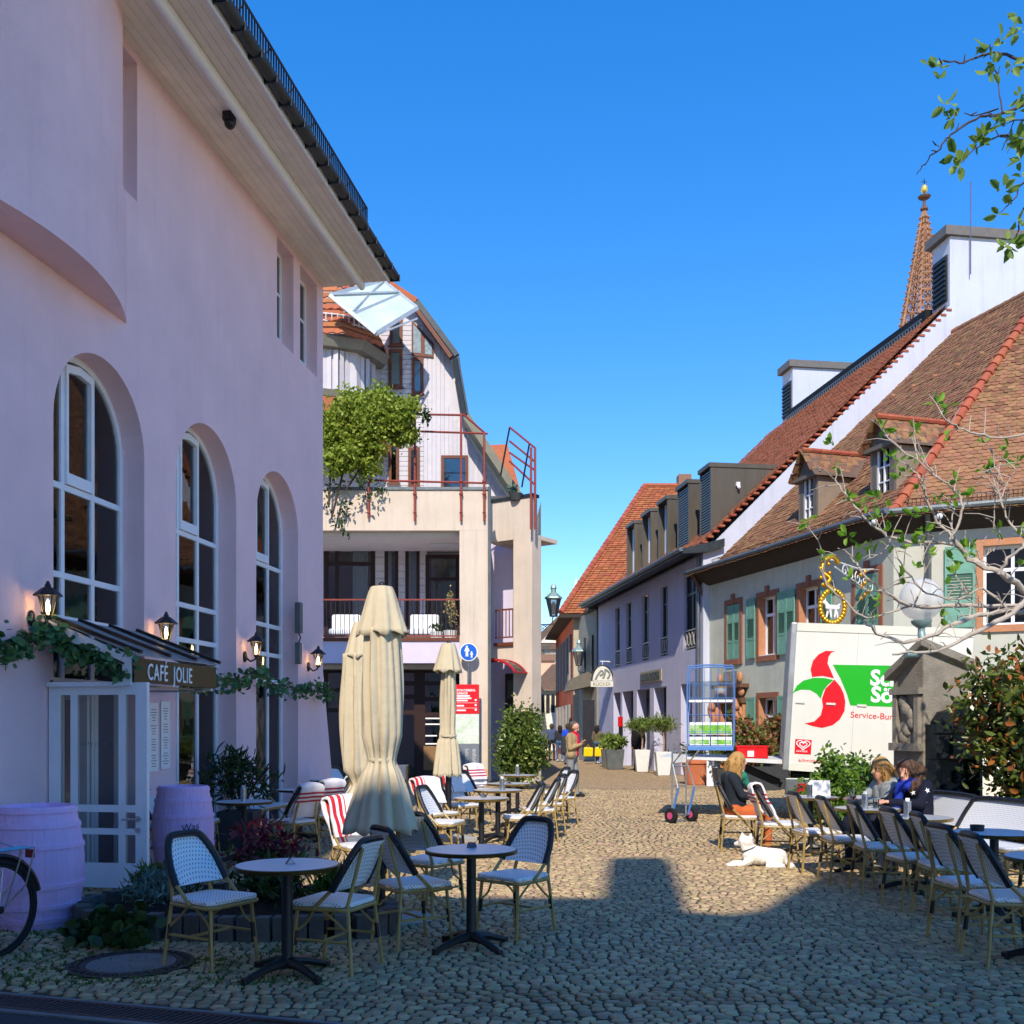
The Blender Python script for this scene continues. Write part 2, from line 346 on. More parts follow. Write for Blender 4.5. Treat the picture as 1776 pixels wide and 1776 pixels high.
truck_white = M('truck_white', '#dedcd0', .35, .03, 2, stain='#d8d5c4', stain_scale=.8, stain_amt=.35, spec=.5, streak=.12)
truck_red = M('truck_red', '#dd1322', .4, .03, 3); truck_green = M('truck_green', '#1fae22', .4, .03, 3)
alu = M('aluminium_rail', '#a7aaa9', .45, .12, 5, metal=.6, stain='#85827a', stain_amt=.4)
gold = M('gold_leaf', '#d9a02c', .35, .15, 20, metal=.8)
teal_metal = M('grey_green_metal', '#8aa3a0', .5, .1, 10, metal=.3)
bark_fig = M('fig_bark', '#b3a799', .85, .15, 20, .5, 50)
bark = M('dark_bark', '#4a3d34', .9, .25, 14, .6, 30)
skin_m = M('skin', '#d9a184', .6, .06, 10)
spire_m = M('spire_sandstone', '#a2785c', .9, .22, 1.2, .3, 4, stain='#6f4d39', stain_scale=.5, stain_amt=.5)
lamp_glow = M('lamp_bulb', '#ffcf80', .5, .01, emit=((1, .62, .25), 14.0))
frost = M('frosted_globe', '#e4e4e0', .25, .03, 3, spec=.5); frost.node_tree.nodes['Principled BSDF'].inputs['Alpha'].default_value = .55
L_ivy = leaf_mat('ivy_leaf', '#6f8626', '#b0bd4c', .5, .4); L_dark = leaf_mat('dark_leaf', '#22381a', '#46602c', .4, .25)
L_bush = leaf_mat('bush_leaf', '#3a4e1e', '#768a3a', .3, .25, ('#a3a75e', .93)); L_phot = leaf_mat('photinia_leaf', '#2c3d16', '#6d7c2e', .32, .25, ('#a4652f', .82))
L_fig = leaf_mat('fig_leaf', '#5f8f22', '#93bd3a', .5, .5); L_apple = leaf_mat('apple_leaf', '#5f8434', '#a3bd5c', .5, .5)
L_olive = leaf_mat('olive_leaf', '#56702c', '#8aa04a', .5, .35); L_garl = leaf_mat('garland_leaf', '#2f5a36', '#5f8a52', .5, .2)
L_grey = leaf_mat('greygreen_leaf', '#4c6a60', '#7f9a8c', .6, .2); L_red = leaf_mat('red_leaf', '#4a1424', '#7a2a3a', .45, .25)
L_grass = leaf_mat('grass_blade', '#3d5a22', '#6f8a38', .6, .3); L_red2 = leaf_mat('copper_leaf', '#7a4a2a', '#a8744c', .45, .3, ('#5d7a30', .6))

# ---------------- foliage scatter
def leaves(name, pts, size, mat, parent=None, flat=.0, droop=0., aspect=.5, seed=0, up=None, kind=None, bend=.25, dirs=None):
    rng = np.random.default_rng(seed); pts = np.asarray(pts, np.float32); n = len(pts)
    d = rng.normal(size=(n,3)); d[:,2] = d[:,2]*(1-flat)-droop
    if up is not None: d += np.asarray(up)
    if dirs is not None: d = d*.18+np.asarray(dirs)
    d /= np.linalg.norm(d, axis=1)[:,None]+1e-9
    a = rng.normal(size=(n,3)); a -= d*np.sum(a*d, 1)[:,None]; a /= np.linalg.norm(a, axis=1)[:,None]+1e-9
    nn = np.cross(d, a); s = size*rng.uniform(.6, 1.25, n)[:,None]; w = s*aspect*.5
    base = pts; tip = pts+d*s; m1 = pts+d*s*.3; m2 = pts+d*s*.68
    b1 = nn*s*bend*.35
    V = np.stack([base, m1+a*w-b1, m2+a*w*.85-b1, tip, m2-a*w*.85-b1, m1-a*w-b1], 1).reshape(-1,3)
    o = (np.arange(n)*6)[:,None]
    L = np.concatenate([o+np.array([[0,1,2,3]]), o+np.array([[0,3,4,5]])], 1).ravel()
    ob = link(name, arr_mesh(name, V, 4, L, mat), parent)
    if kind: ob['kind'] = kind
    return ob
def blob_pts(n, c, r, seed=0, shell=.55, clumps=14, cr=.35):
    rng = np.random.default_rng(seed); c = np.asarray(c); r = np.asarray(r)
    k = rng.normal(size=(clumps,3)); k /= np.linalg.norm(k, axis=1)[:,None]; k *= rng.uniform(shell, 1, clumps)[:,None]
    i = rng.integers(0, clumps, n); q = rng.normal(size=(n,3))*cr*.6
    return c+(k[i]+q)*r
# ================================================================== GROUND
def ground_mat():
    m = bpy.data.materials.new('cobble_ground'); m.use_nodes = True; nt = m.node_tree; n = nt.nodes; l = nt.links; b = n['Principled BSDF']; b.inputs['Roughness'].default_value = .9; b.inputs['Specular IOR Level'].default_value = .2
    tc = n.new('ShaderNodeTexCoord'); vo = n.new('ShaderNodeTexVoronoi'); vo.inputs['Scale'].default_value = 8.5; vo.feature = 'DISTANCE_TO_EDGE'; l.new(tc.outputs['Object'], vo.inputs['Vector'])
    v2 = n.new('ShaderNodeTexVoronoi'); v2.inputs['Scale'].default_value = 8.5; l.new(tc.outputs['Object'], v2.inputs['Vector'])
    r = n.new('ShaderNodeMapRange'); r.inputs[1].default_value = .02; r.inputs[2].default_value = .12; l.new(vo.outputs['Distance'], r.inputs[0])
    no = n.new('ShaderNodeTexNoise'); no.inputs['Scale'].default_value = .7; no.inputs['Detail'].default_value = 6; l.new(tc.outputs['Object'], no.inputs['Vector'])
    mx = n.new('ShaderNodeMix'); mx.data_type = 'RGBA'; mx.inputs['A'].default_value = (*lin('#ab9270'), 1); mx.inputs['B'].default_value = (*lin('#c8ad88'), 1); l.new(v2.outputs['Color'], mx.inputs['Factor'])
    m3 = n.new('ShaderNodeMix'); m3.data_type = 'RGBA'; m3.blend_type = 'MULTIPLY'; m3.inputs['Factor'].default_value = .12; l.new(mx.outputs['Result'], m3.inputs['A']); l.new(no.outputs[1], m3.inputs['B'])
    m2 = n.new('ShaderNodeMix'); m2.data_type = 'RGBA'; m2.inputs['A'].default_value = (*lin('#8a765a'), 1); l.new(r.outputs[0], m2.inputs['Factor']); l.new(m3.outputs['Result'], m2.inputs['B']); l.new(m2.outputs['Result'], b.inputs['Base Color'])
    bp = n.new('ShaderNodeBump'); bp.inputs['Strength'].default_value = .6; bp.inputs['Distance'].default_value = .02; l.new(r.outputs[0], bp.inputs['Height']); l.new(bp.outputs[0], b.inputs['Normal'])
    return m
def joint_mat():
    m = M('cobble_joint', '#4f483c', .95, .35, 18, .8, 80, stain='#3f4a26', stain_scale=1.3, stain_amt=.7); return m
g = MB(); g.add([(-300,-60,-.012),(300,-60,-.012),(300,600,-.012),(-300,600,-.012)], [(0,1,2,3)])
ground = struct(g.build('ground', ground_mat()))
g = MB(); g.add([(-8,4.2,.002),(8,4.2,.002),(15,26.5,.002),(-15,26.5,.002)], [(0,1,2,3)])
joint = struct(g.build('cobble_bedding', joint_mat()))
def cob_mat(name, **k):
    return M(name, '#b39a72', .62, .22, 22, .4, 70, spec=.5, stain='#8f7c5f', stain_scale=1.1, stain_amt=.4, **k)
cob_i = cob_mat('cobblestone_field', island=.3); cob_r = cob_mat('cobblestone_single', rnd=.3)
def drain_side(x, y):      # >0 beyond the drain channel line (cobbled side)
    return (x+3.04)*.284+(y-6.17)*.959
def cobbles():
    rng = np.random.default_rng(3); C = []
    y = 5.0; row = 0
    while y < 26.4:
        dy = .077 if y < 14 else .1; w = y*.53+.9; x = -w-rng.uniform(0, .1)
        while x < w:
            sx = rng.uniform(.062, .116)
            yy = y+.10*math.sin(x*1.7+.6*math.sin(y*.9))+.05*math.sin(x*4.1+y)
            C.append((x+sx/2, yy+rng.uniform(-.015,.015), sx*.5, dy*rng.uniform(.46,.58))); x += sx
        y += dy; row += 1
    C = np.array(C)
    keep = np.array([drain_side(c[0], c[1]) > .12 and not (((c[0]+2.62)/.42)**2+((c[1]-7.05)/.42)**2 < 1) for c in C])
    return C[keep]
CB = cobbles()
def stone_verts(n, rng, hx, hy, two=True):
    th = np.arange(n)/n*2*math.pi+rng.uniform(0, .6)
    ex = np.sign(np.cos(th))*np.abs(np.cos(th))**.75; ey = np.sign(np.sin(th))*np.abs(np.sin(th))**.75
    j = rng.uniform(.86, 1.08, n); h = rng.uniform(.009, .017); tz = rng.uniform(-.004, .004, n)
    rings = [(1.0, -.015), (.93, h*.62), (.68, h)] if two else [(1.0, -.015), (.8, h*.8)]
    V = []
    for s, z in rings:
        for k in range(n): V.append((ex[k]*hx*j[k]*s, ey[k]*hy*j[k]*s, z+(tz[k] if z > 0 else 0)))
    V.append((0, 0, rings[-1][1]*1.03)); return V, len(rings)
# nearest stones in view as single pieces
order = np.argsort([abs(c[1]-6.2)+max(0, abs(c[0])-c[1]*.47)*9+ (9 if c[1] < 5.75 else 0) for c in CB])
single = set(order[:300].tolist())
rng = np.random.default_rng(11)
vers = []
for k in range(14):
    V, nr = stone_verts(9, rng, .5, .5); mb = MB(); n = 9; fs = []
    for r_ in range(nr-1):
        for j in range(n): fs.append((r_*n+j, r_*n+(j+1) % n, (r_+1)*n+(j+1) % n, (r_+1)*n+j))
    for j in range(n): fs.append(((nr-1)*n+j, (nr-1)*n+(j+1) % n, nr*n))
    mb.add(V, fs); vers.append(mb.mesh('cobblestone', cob_r, 75))
for i in sorted(single):
    c = CB[i]; link('cobblestone', vers[i % 14], ground, (c[0], c[1], 0), (0, 0, rng.uniform(-.12,.12)), (c[2]*2.0, c[3]*2.0, rng.uniform(.8,1.2)))
QV = []; QL = []; TL = []; off = 0
for i, c in enumerate(CB):
    if i in single: continue
    near = c[1] < 13; n = 8 if near else 6
    V, nr = stone_verts(n, rng, c[2]*.99, c[3]*.99, near); a = rng.uniform(-.15,.15); ca, sa = math.cos(a), math.sin(a)
    QV.extend([(x*ca-y_*sa+c[0], x*sa+y_*ca+c[1], z) for x, y_, z in V])
    for r_ in range(nr-1):
        for j in range(n): j2 = (j+1) % n; QL.extend((off+r_*n+j, off+r_*n+j2, off+(r_+1)*n+j2, off+r_*n+j, off+(r_+1)*n+j2, off+(r_+1)*n+j))
    for j in range(n): QL.extend((off+(nr-1)*n+j, off+(nr-1)*n+(j+1) % n, off+nr*n))
    off += len(V)
me = arr_mesh('cobblestones', QV, 3, QL, cob_i, True); me.set_sharp_from_angle(angle=R(80))
o = link('cobblestones', me, ground); o['kind'] = 'stuff'
# asphalt strip + concrete border + drain channel
def dl(s, t):  # along drain, across (towards far side)
    return (-3.04+.959*s-.284*(-t)*-1, 5.97-.284*s+.959*t) if False else (-3.04+.959*s+.284*t, 5.97-.284*s+.959*t)
g = MB(); q = [dl(-4, -3), dl(6, -3), dl(6, -.06), dl(-4, -.06)]; g.xy(q, -.02, .004); struct(g.build('asphalt_road', asphalt))
g = MB(); g.xy([dl(-4, -.06), dl(4, -.06), dl(4, -.02), dl(-4, -.02)], -.02, .014); g.xy([dl(-4, .24), dl(4, .24), dl(4, .29), dl(-4, .29)], -.02, .010); struct(g.build('channel_border', concrete))
dr = thing('drain_channel', 'rusty slatted iron drain channel along the bottom left edge', 'drain', (*dl(0, 0), 0))
b0 = dl(0, 0)
def ll(s, t): q = dl(s, t); return (q[0]-b0[0], q[1]-b0[1])
g = MB(); g.xy([ll(-3, -.02), ll(3, -.02), ll(3, .24), ll(-3, .24)], -.02, -.004); g.build('trough', M('drain_dark', '#15120f', .9), dr)
rust = M('rusty_iron', '#5a4644', .7, .25, 16, .2, 60, metal=.4)
g = MB()
for t in (0, .22): g.xy([ll(-3, t-.018), ll(3, t-.018), ll(3, t+.018), ll(-3, t+.018)], -.004, .016)
g.build('frame', rust, dr)
g = MB(); g.xy([(-.009, -.1), (.009, -.1), (.05, .105), (.032, .105)], -.004, .014); sm = g.mesh('slat', rust)
for i in range(80):
    s = -2.0+i*.045; q = ll(s, .11); link('slat', sm, dr, (q[0], q[1], 0), (0, 0, math.atan2(-.284, .959)))
# manhole cover
mh = thing('manhole_cover', 'round iron manhole cover with concrete centre in the mossy cobbles', 'manhole', (-2.62, 7.05, 0))
g = MB(); g.lathe([(.42, -.02), (.42, .016), (.395, .02), (.39, .012), (.34, .012), (.335, .02), (.3, .02), (.295, .012)], 40); g.build('ring', iron, mh, 40)
g = MB()
for i in range(36):
    a = i/36*2*math.pi; g.beam((.345*math.cos(a), .345*math.sin(a), .016), (.385*math.cos(a), .385*math.sin(a), .016), .03, .012)
g.build('ring_studs', iron, mh, kind='stuff')
g = MB(); g.lathe([(.294, 0), (.294, .017), (.05, .02)], 40); g.build('concrete_centre', concrete, mh, 40)
# moss and weeds in the joints (lower left)
rng = np.random.default_rng(5); pts = []
for k in range(170):
    px = rng.uniform(0, 620)**1; yy = rng.uniform(6.4, 8.6) if k < 140 else rng.uniform(8.5, 12); cx = XX(rng.uniform(0, 560), yy)
    if drain_side(cx, yy) < .25: continue
    m_ = rng.integers(20, 90); pts.append(np.column_stack([rng.normal(cx, .07, m_), rng.normal(yy, .05, m_), np.full(m_, .0)]))
o = leaves('moss_tufts', np.concatenate(pts), .028, L_grass, None, up=(0,0,1.2), aspect=.35, kind='stuff'); o['label'] = 'small tufts of grass and moss between the cobbles'; o['category'] = 'weeds'
# ================================================================== LAVENDER BUILDING (local x = along wall going away, y = into building)
DIR = math.atan2(1, .158); CL = 1/math.hypot(1, .158)
LB = thing('cafe_building', 'lavender plastered cafe building with tall arched windows and deep eaves on the left', 'building', (-6.2, 0, 0), DIR)
def LW(u, d, z):       # local (along, outward, z) -> world
    c, s = math.cos(DIR), math.sin(DIR); y = -d
    return Vector((-6.2+c*u-s*y, s*u+c*y, z))
U_END = 18.32; AR = [(11.25, .89), (13.8, .89), (16.25, .86)]; SPR = 4.75
SLOTS = [(11.35, 11.98), (16.2, 16.9), (17.2, 18.02)]; SZ0, SZ1 = 7.7, 9.3
def wall_cells(mb, us, zs, hole, y=0):
    us = sorted(set(us)); zs = sorted(set(zs))
    for i in range(len(us)-1):
        for j in range(len(zs)-1):
            a, b, c, d = us[i], us[i+1], zs[j], zs[j+1]
            if hole((a+b)/2, (c+d)/2): continue
            mb.add([(a,y,c),(b,y,c),(b,y,d),(a,y,d)], [(0,1,2,3)])
w = MB(); T = .27
us = [-14, U_END]; zs = [0, 11.0, SPR, SZ0, SZ1]
for c, r in AR: us += [c-r, c+r]; zs += [SPR+r]
for a, b in SLOTS: us += [a, b]
wtop = 9.46
zs = [z for z in zs if z <= wtop]+[wtop]
def in_hole(u, z):
    for c, r in AR:
        if abs(u-c) < r and z < SPR+r: return True
    for a, b in SLOTS:
        if a < u < b and SZ0 < z < SZ1: return True
    return False
wall_cells(w, us, zs, in_hole)
NA = 20
for c, r in AR:
    arc = [(c+r*math.cos(math.pi*k/NA), SPR+r*math.sin(math.pi*k/NA)) for k in range(NA+1)]
    for k in range(NA):   # spandrels
        a, b = arc[k], arc[k+1]; zt = SPR+r
        w.add([(a[0],0,a[1]),(b[0],0,b[1]),(b[0],0,zt),(a[0],0,zt)], [(0,1,2,3)] if True else [])
        w.add([(a[0],0,a[1]),(b[0],0,b[1]),(b[0],T+.12,b[1]),(a[0],T+.12,a[1])], [(0,1,2,3)])
    for s in (-1, 1): w.add([(c+s*r,0,0),(c+s*r,T+.12,0),(c+s*r,T+.12,SPR),(c+s*r,0,SPR)], [(0,1,2,3)])
for a, b in SLOTS:
    D = .24
    w.add([(a,0,SZ0),(a,D,SZ0),(a,D,SZ1),(a,0,SZ1)], [(0,1,2,3)]); w.add([(b,0,SZ0),(b,D,SZ0),(b,D,SZ1),(b,0,SZ1)], [(0,1,2,3)])
    w.add([(a,0,SZ0),(b,0,SZ0),(b,D,SZ0+.16),(a,D,SZ0+.16)], [(0,1,2,3)]); w.add([(a,0,SZ1),(b,0,SZ1),(b,D,SZ1),(a,D,SZ1)], [(0,1,2,3)])
# far end wall, back, flare at the foot of the corner
w.add([(U_END,0,0),(U_END,9,0),(U_END,9,wtop),(U_END,0,wtop)], [(0,1,2,3)])
w.add([(-14,9,0),(U_END,9,0),(U_END,9,wtop),(-14,9,wtop)], [(0,1,2,3)]); w.add([(-14,0,0),(-14,9,0),(-14,9,wtop),(-14,0,wtop)], [(0,1,2,3)])
w.add([(17.3,-.002,0),(U_END+.22,-.16,0),(U_END,-.002,2.6),(17.6,-.002,2.6),(U_END+.22,.4,0),(U_END,.4,2.6)], [(0,1,2,3),(1,4,5,2)])
wall = w.build('wall', lav, LB)
# bowed oriel
g = MB(); ch0, ch1 = 8.02, 11.75; cc = (ch0+ch1)/2; hw = (ch1-ch0)/2; sag = .46; Rb = (hw*hw+sag*sag)/(2*sag)
def bow(z0, z1, umax):
    pts = []
    for k in range(41):
        u = ch0+(umax-ch0)*k/40; pts.append((u, -(math.sqrt(Rb*Rb-(u-cc)**2)-(Rb-sag))))
    pts += [(umax, .3), (ch0, .3)]; g.xy(pts, z0, z1)
bow(6.2, 7.55, 11.74); bow(7.55, 16, 11.34)
g.build('bow_oriel', lav, LB, 30)
# soffit planks
for i in range(6):
    y0 = .004-i*.1085; g = MB(); g.box(8, U_END+.03, y0-.104, y0, 9.40, 9.425); g.build('soffit_plank', soffit_m, LB, bevel=.006)
g = MB(); g.box(8, U_END+.02, -1.19, .1, 9.47, 9.50); g.build('soffit_liner', soffit_m, LB)
g = MB(); g.box(8, U_END+.04, -.755, -.65, 9.36, 9.469); g.build('beam_box', white_paint, LB)
g = MB(); pts = []
for k in range(9):
    a = math.pi*k/8; pts.append((-.70+.055*math.cos(a), 9.36-.05*math.sin(a)))
g.prism(pts, lambda p, t: (t, p[0], p[1]), 8, U_END+.05); g.build('soffit_beam', white_paint, LB, 40)
for i in range(4):
    y0 = -.76-i*.105; g = MB(); g.box(8, U_END+.05, y0-.101, y0, 9.44, 9.465); g.build('soffit_plank', soffit_m, LB, bevel=.006)
g = MB(); g.box(-14, U_END+.08, -1.20, -1.175, 9.41, 9.62); g.build('fascia_board', white_paint, LB)
# roof
g = MB(); g.add([(-14,-1.22,9.56),(U_END+.1,-1.22,9.56),(U_END+.1,4.5,15.2),(-14,4.5,15.2)], [(0,1,2,3)]); g.add([(-14,-1.22,9.50),(U_END+.1,-1.22,9.50),(U_END+.1,4.5,15.1),(-14,4.5,15.1)], [(0,1,2,3)])
g.add([(U_END,0,wtop),(U_END,9,wtop),(U_END,4.5,15.1)], [(0,1,2)]); g.add([(-14,9.9,9.6),(U_END+.1,9.9,9.6),(U_END+.1,4.5,15.2),(-14,4.5,15.2)], [(0,1,2,3)])
g.build('roof', tile_os, LB)
# gutter: half round sections with joints
for i in range(21):
    u0 = 8.592+i*.468; g = MB(); pts = [(-1.285+.085*math.cos(math.pi+math.pi*k/8), 9.545+.085*math.sin(math.pi+math.pi*k/8)) for k in range(9)]
    pts += [(p[0]*1, p[1]) for p in [(-1.21, 9.54), (-1.285+.06, 9.535), (-1.285-.06, 9.535)]]
    g.prism(pts, lambda p, t: (t, p[0], p[1]), u0, u0+.46); g.box(u0+.455, u0+.48, -1.375, -1.19, 9.45, 9.56); g.build('gutter', zinc, LB, 40)
# snow guard: rails + bars
sg = MB()
for z, y in ((9.93, -1.12), (10.19, -1.12)): sg.tube([(8, y, z), (17.3, y, z)], .016, 5)
sgo = sg.build('snow_guard', black_m, LB)
bm_ = MB(); bm_.box(-.009, .009, -.009, .009, 0, .27); bm_ = bm_.mesh('bar', black_m)
for i in range(104): link('bar', bm_, sgo, (17.3-i*.085, -1.12, 9.92))
g = MB()
for i in range(11): g.beam((17.2-i*.8, -1.12, 10.15), (17.2-i*.8, -.8, 9.92), .02, .02)
g.build('brace', black_m, sgo)
g = MB(); g.box(13.15, 13.3, -.62, -.5, 9.29, 9.40); g.ball((13.22, -.57, 9.27), .07, 10, 6); g.build('floodlight', black_m, LB, 40)
# upper slot windows
for i, (a, b) in enumerate(SLOTS):
    f = MB(); z0 = SZ0+.16
    f.box(a, a+.06, .2, .26, z0, SZ1); f.box(b-.06, b, .2, .26, z0, SZ1); f.box(a+.06, b-.06, .2, .26, z0, z0+.06); f.box(a+.06, b-.06, .2, .26, SZ1-.06, SZ1)
    f.box(a+.06, b-.06, .21, .25, z0+.75, z0+.79)
    fo = f.build('upper_window', white_paint, LB); g = MB(); g.box(a+.06, b-.06, .225, .232, z0+.06, SZ1-.06); g.build('pane', glass_dark, fo)
    g = MB(); g.box(a-.05, b+.05, .9, .92, z0-.2, SZ1+.1); g.build('room_backing', curtain_m, fo)
# arched windows: frame, bars, panes, room and curtains
def arch_poly(c, r, spr, z0, inset=0, n=NA):
    r = r-inset; return [(c-r, z0+inset)]+[(c+r, z0+inset)]+[(c+r*math.cos(math.pi*k/n), spr+r*math.sin(math.pi*k/n)) for k in range(n+1)]
def arc_h(c, r, u): return SPR+math.sqrt(max(0, r*r-(u-c)**2))
TRZ = [4.18, 3.24, 2.78]
for wi, (c, r) in enumerate(AR):
    wob = MB(); y0, y1 = T, T+.07; fr = .07
    for k in range(NA):   # arch head frame
        a0, a1 = math.pi*k/NA, math.pi*(k+1)/NA; V = []
        for y in (y0, y1):
            for rr in (r, r-fr):
                for a in (a0, a1): V.append((c+rr*math.cos(a), y, SPR+rr*math.sin(a)))
        wob.add(V, [(0,1,3,2),(4,6,7,5),(2,3,7,6),(0,4,5,1)])
    for s in (-1, 1): wob.box(min(c+s*r, c+s*(r-fr)), max(c+s*r, c+s*(r-fr)), y0, y1, 0, SPR)
    wo = wob.build('arched_window', white_paint, LB)
    b = MB()
    for t in (-.30, .27): b.box(c+t-.032, c+t+.032, y0+.006, y1-.006, 0, arc_h(c, r-fr, c+t))
    b.build('mullion', white_paint, wo)
    zl = list(TRZ)+([2.35] if wi else [2.12])
    for z in zl:
        b = MB(); b.box(c-r+fr, c+r-fr, y0+.003, y1-.003, z-.032, z+.032); b.build('transom', white_paint, wo)
    # casement in the head, middle
    b = MB(); u0, u1 = c-.27, c+.24; zt = min(arc_h(c, r-fr, u0), arc_h(c, r-fr, u1))-.03
    pts_o = [(u0, 4.22), (u1, 4.22), (u1, arc_h(c, r-.08, u1)-.02), ((u0+u1)/2, arc_h(c, r-.08, (u0+u1)/2)-.02), (u0, arc_h(c, r-.08, u0)-.02)]
    ctr = Vector((sum(p[0] for p in pts_o)/5, sum(p[1] for p in pts_o)/5))
    pts_i = [tuple(ctr+(Vector(p)-ctr)*.84) for p in pts_o]
    for k in range(5):
        k2 = (k+1) % 5; V = [(pts_o[k][0], y0-.02, pts_o[k][1]), (pts_o[k2][0], y0-.02, pts_o[k2][1]), (pts_i[k2][0], y0-.02, pts_i[k2][1]), (pts_i[k][0], y0-.02, pts_i[k][1])]
        V += [(v[0], y1, v[2]) for v in V]; b.add(V, [(0,1,2,3),(4,7,6,5),(0,4,5,1),(2,6,7,3)])
    b.build('casement', white_paint, wo)
    # panes (one per field)
    cols = [(c-r+fr, c-.332), (c-.268, c+.238), (c+.302, c+r-fr)]; rows = [2.81, 3.21, 3.27, 4.15]
    lows = [0.1, zl[-1]-.032, zl[-1]+.032, 2.748]
    for (u0, u1) in cols:
        for (z0, z1) in ((lows[0], lows[1]), (lows[2], lows[3]), (rows[0], rows[1]), (rows[2], rows[3])):
            if wi == 0 and z0 < 1: continue
            g = MB(); g.box(u0, u1, y0+.03, y0+.036, z0, z1); g.build('pane', glass, wo)
        g = MB(); N = 8; V = []; top = [(u0+(u1-u0)*k/N, arc_h(c, r-fr+.005, u0+(u1-u0)*k/N)) for k in range(N+1)]
        g.xz([(u1, 4.212), (u0, 4.212)]+top, y0+.03, y0+.036); g.build('pane', glass, wo)
    # curtains and dim room behind
    cu = MB()
    for (u0, u1) in ((c-r+.05, c-.1), (c+.12, c+r-.05)):
        N = 40
        for k in range(N):
            x0, x1 = u0+(u1-u0)*k/N, u0+(u1-u0)*(k+1)/N; f_ = lambda x: T+.17+.035*math.sin(x*55)+.015*math.sin(x*23)
            cu.add([(x0, f_(x0), 2.9), (x1, f_(x1), 2.9), (x1, f_(x1), 4.1), (x0, f_(x0), 4.1)], [(0,1,2,3)])
    cu.build('curtain', curtain_m, wo)
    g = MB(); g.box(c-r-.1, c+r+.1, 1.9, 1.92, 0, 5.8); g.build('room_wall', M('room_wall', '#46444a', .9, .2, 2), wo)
g = MB()
for k in range(24):
    x0, x1 = 11.3+k*.012, 11.3+(k+1)*.012; f_ = lambda x: T+.3+.02*math.sin(x*90)
    g.add([(x0, f_(x0), 2.4), (x1, f_(x1), 2.4), (x1-.1, f_(x1), 3.2), (x0-.1, f_(x0), 3.2)], [(0,1,2,3)])
g.build('orange_curtain', curtain_o, LB)
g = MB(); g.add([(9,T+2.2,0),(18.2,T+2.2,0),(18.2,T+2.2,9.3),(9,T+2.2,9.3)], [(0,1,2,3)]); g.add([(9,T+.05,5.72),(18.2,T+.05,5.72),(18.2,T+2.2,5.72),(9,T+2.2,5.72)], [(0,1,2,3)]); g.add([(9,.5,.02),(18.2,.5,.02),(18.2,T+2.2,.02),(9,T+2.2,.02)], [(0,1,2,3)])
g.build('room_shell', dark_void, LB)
# open glazed entrance door (leaf stands square to the wall)
dz0, dz1 = .06, 2.07; dw = 1.06; du = 10.28
fr = MB()
def dbox(mb, a, b, z0, z1, t=.025): mb.box(du-t, du+t, -b, -a, z0, z1)   # a..b outward
dbox(fr, .02, .14, dz0, dz1); dbox(fr, dw-.12, dw, dz0, dz1)
door = fr.build('entrance_door', white_paint, LB)
for z0, z1 in ((dz1-.12, dz1), (dz0, dz0+.24), (.80, .87), (.58, .64)): g = MB(); dbox(g, .14, dw-.12, z0, z1, .024); g.build('rail', white_paint, door)
for a, b in ((.25, .32), (.76, .83)): g = MB(); dbox(g, a, b, dz0+.24, dz1-.12, .023); g.build('stile', white_paint, door)
for a, b in ((.14, .25), (.32, .76), (.83, .94)):
    for z0, z1 in ((dz0+.24, .58), (.64, .80), (.87, dz1-.12)):
        g = MB(); dbox(g, a, b, z0, z1, .004); g.build('pane', glass, door)
h = MB(); h.cyl((du-.025, -.97, .74), (du-.045, -.97, .74), .028, None, 14); h.cyl((du-.025, -.97, .63), (du-.045, -.97, .63), .024, None, 14); h.tube([(du-.04, -.97, .74), (du-.085, -.97, .74), (du-.085, -.83, .735)], .011, 6)
h.build('handle', steel, door, 40)
g = MB(); g.box(10.30, 10.36, 0, .2, 0, 2.1); g.build('door_post', black_m, LB)
# inner door leaf standing ajar in the opening
ji = MB()
for (a, b, z0, z1) in ((0, .1, .05, 2.05), (.36, .46, .05, 2.05), (.1, .36, .05, .3), (.1, .36, 1.93, 2.05)): ji.box(11.15, 11.2, T-.15+a, T-.15+b, z0, z1)
il = ji.build('inner_door_leaf', white_paint, LB); g = MB(); g.box(11.17, 11.18, T-.05, T+.21, .3, 1.93); g.build('pane', glass_dark, il)
for (a, b, z) in ((0, 0, 0),):
    g = MB(); g.box(11.55, 11.62, T, T+.07, 0, 2.1); g.box(10.45, 10.52, T, T+.07, 0, 2.1); g.build('door_frame', white_paint, LB)
# letters etched on the door glass
lettering('C A F É   J O L I E', .05, grey_sign, LB, tuple((du-.03, -.36, 1.45)), (R(90), 0, R(-90)), .8, .001)
# entrance canopy with sign
CN = thing('entrance_canopy', 'small lean-to glass canopy with black ribs and the CAFÉ JOLIE sign over the door', 'canopy', (-6.2, 0, 0), DIR)
cu0, cu1, cd, zb, zf = 10.2, 12.0, .92, 2.72, 2.34
for u in (cu0+.03, cu1-.03):
    g = MB(); g.yz([(-.02, zb-.02), (-cd, zf-.02), (-cd, zf-.30), (-cd+.09, zf-.30), (-cd+.09, zf-.10), (-.02, zb-.14)], u-.025, u+.025); g.build('side_bracket', white_paint, CN)
    g = MB(); g.box(u-.02, u+.02, -cd+.09, -.02, 2.03, 2.075); g.build('side_rail', white_paint, CN)
g = MB(); g.add([(cu0,-.01,zb),(cu1,-.01,zb),(cu1,-cd-.06,zf-.01),(cu0,-cd-.06,zf-.01),(cu0,-.01,zb+.012),(cu1,-.01,zb+.012),(cu1,-cd-.06,zf+.002),(cu0,-cd-.06,zf+.002)], [(0,1,2,3),(7,6,5,4),(0,4,5,1),(1,5,6,2),(2,6,7,3),(3,7,4,0)])
g.build('roof_pane', M('canopy_panel', '#8f9290', .4, .1, 5, spec=.5), CN)
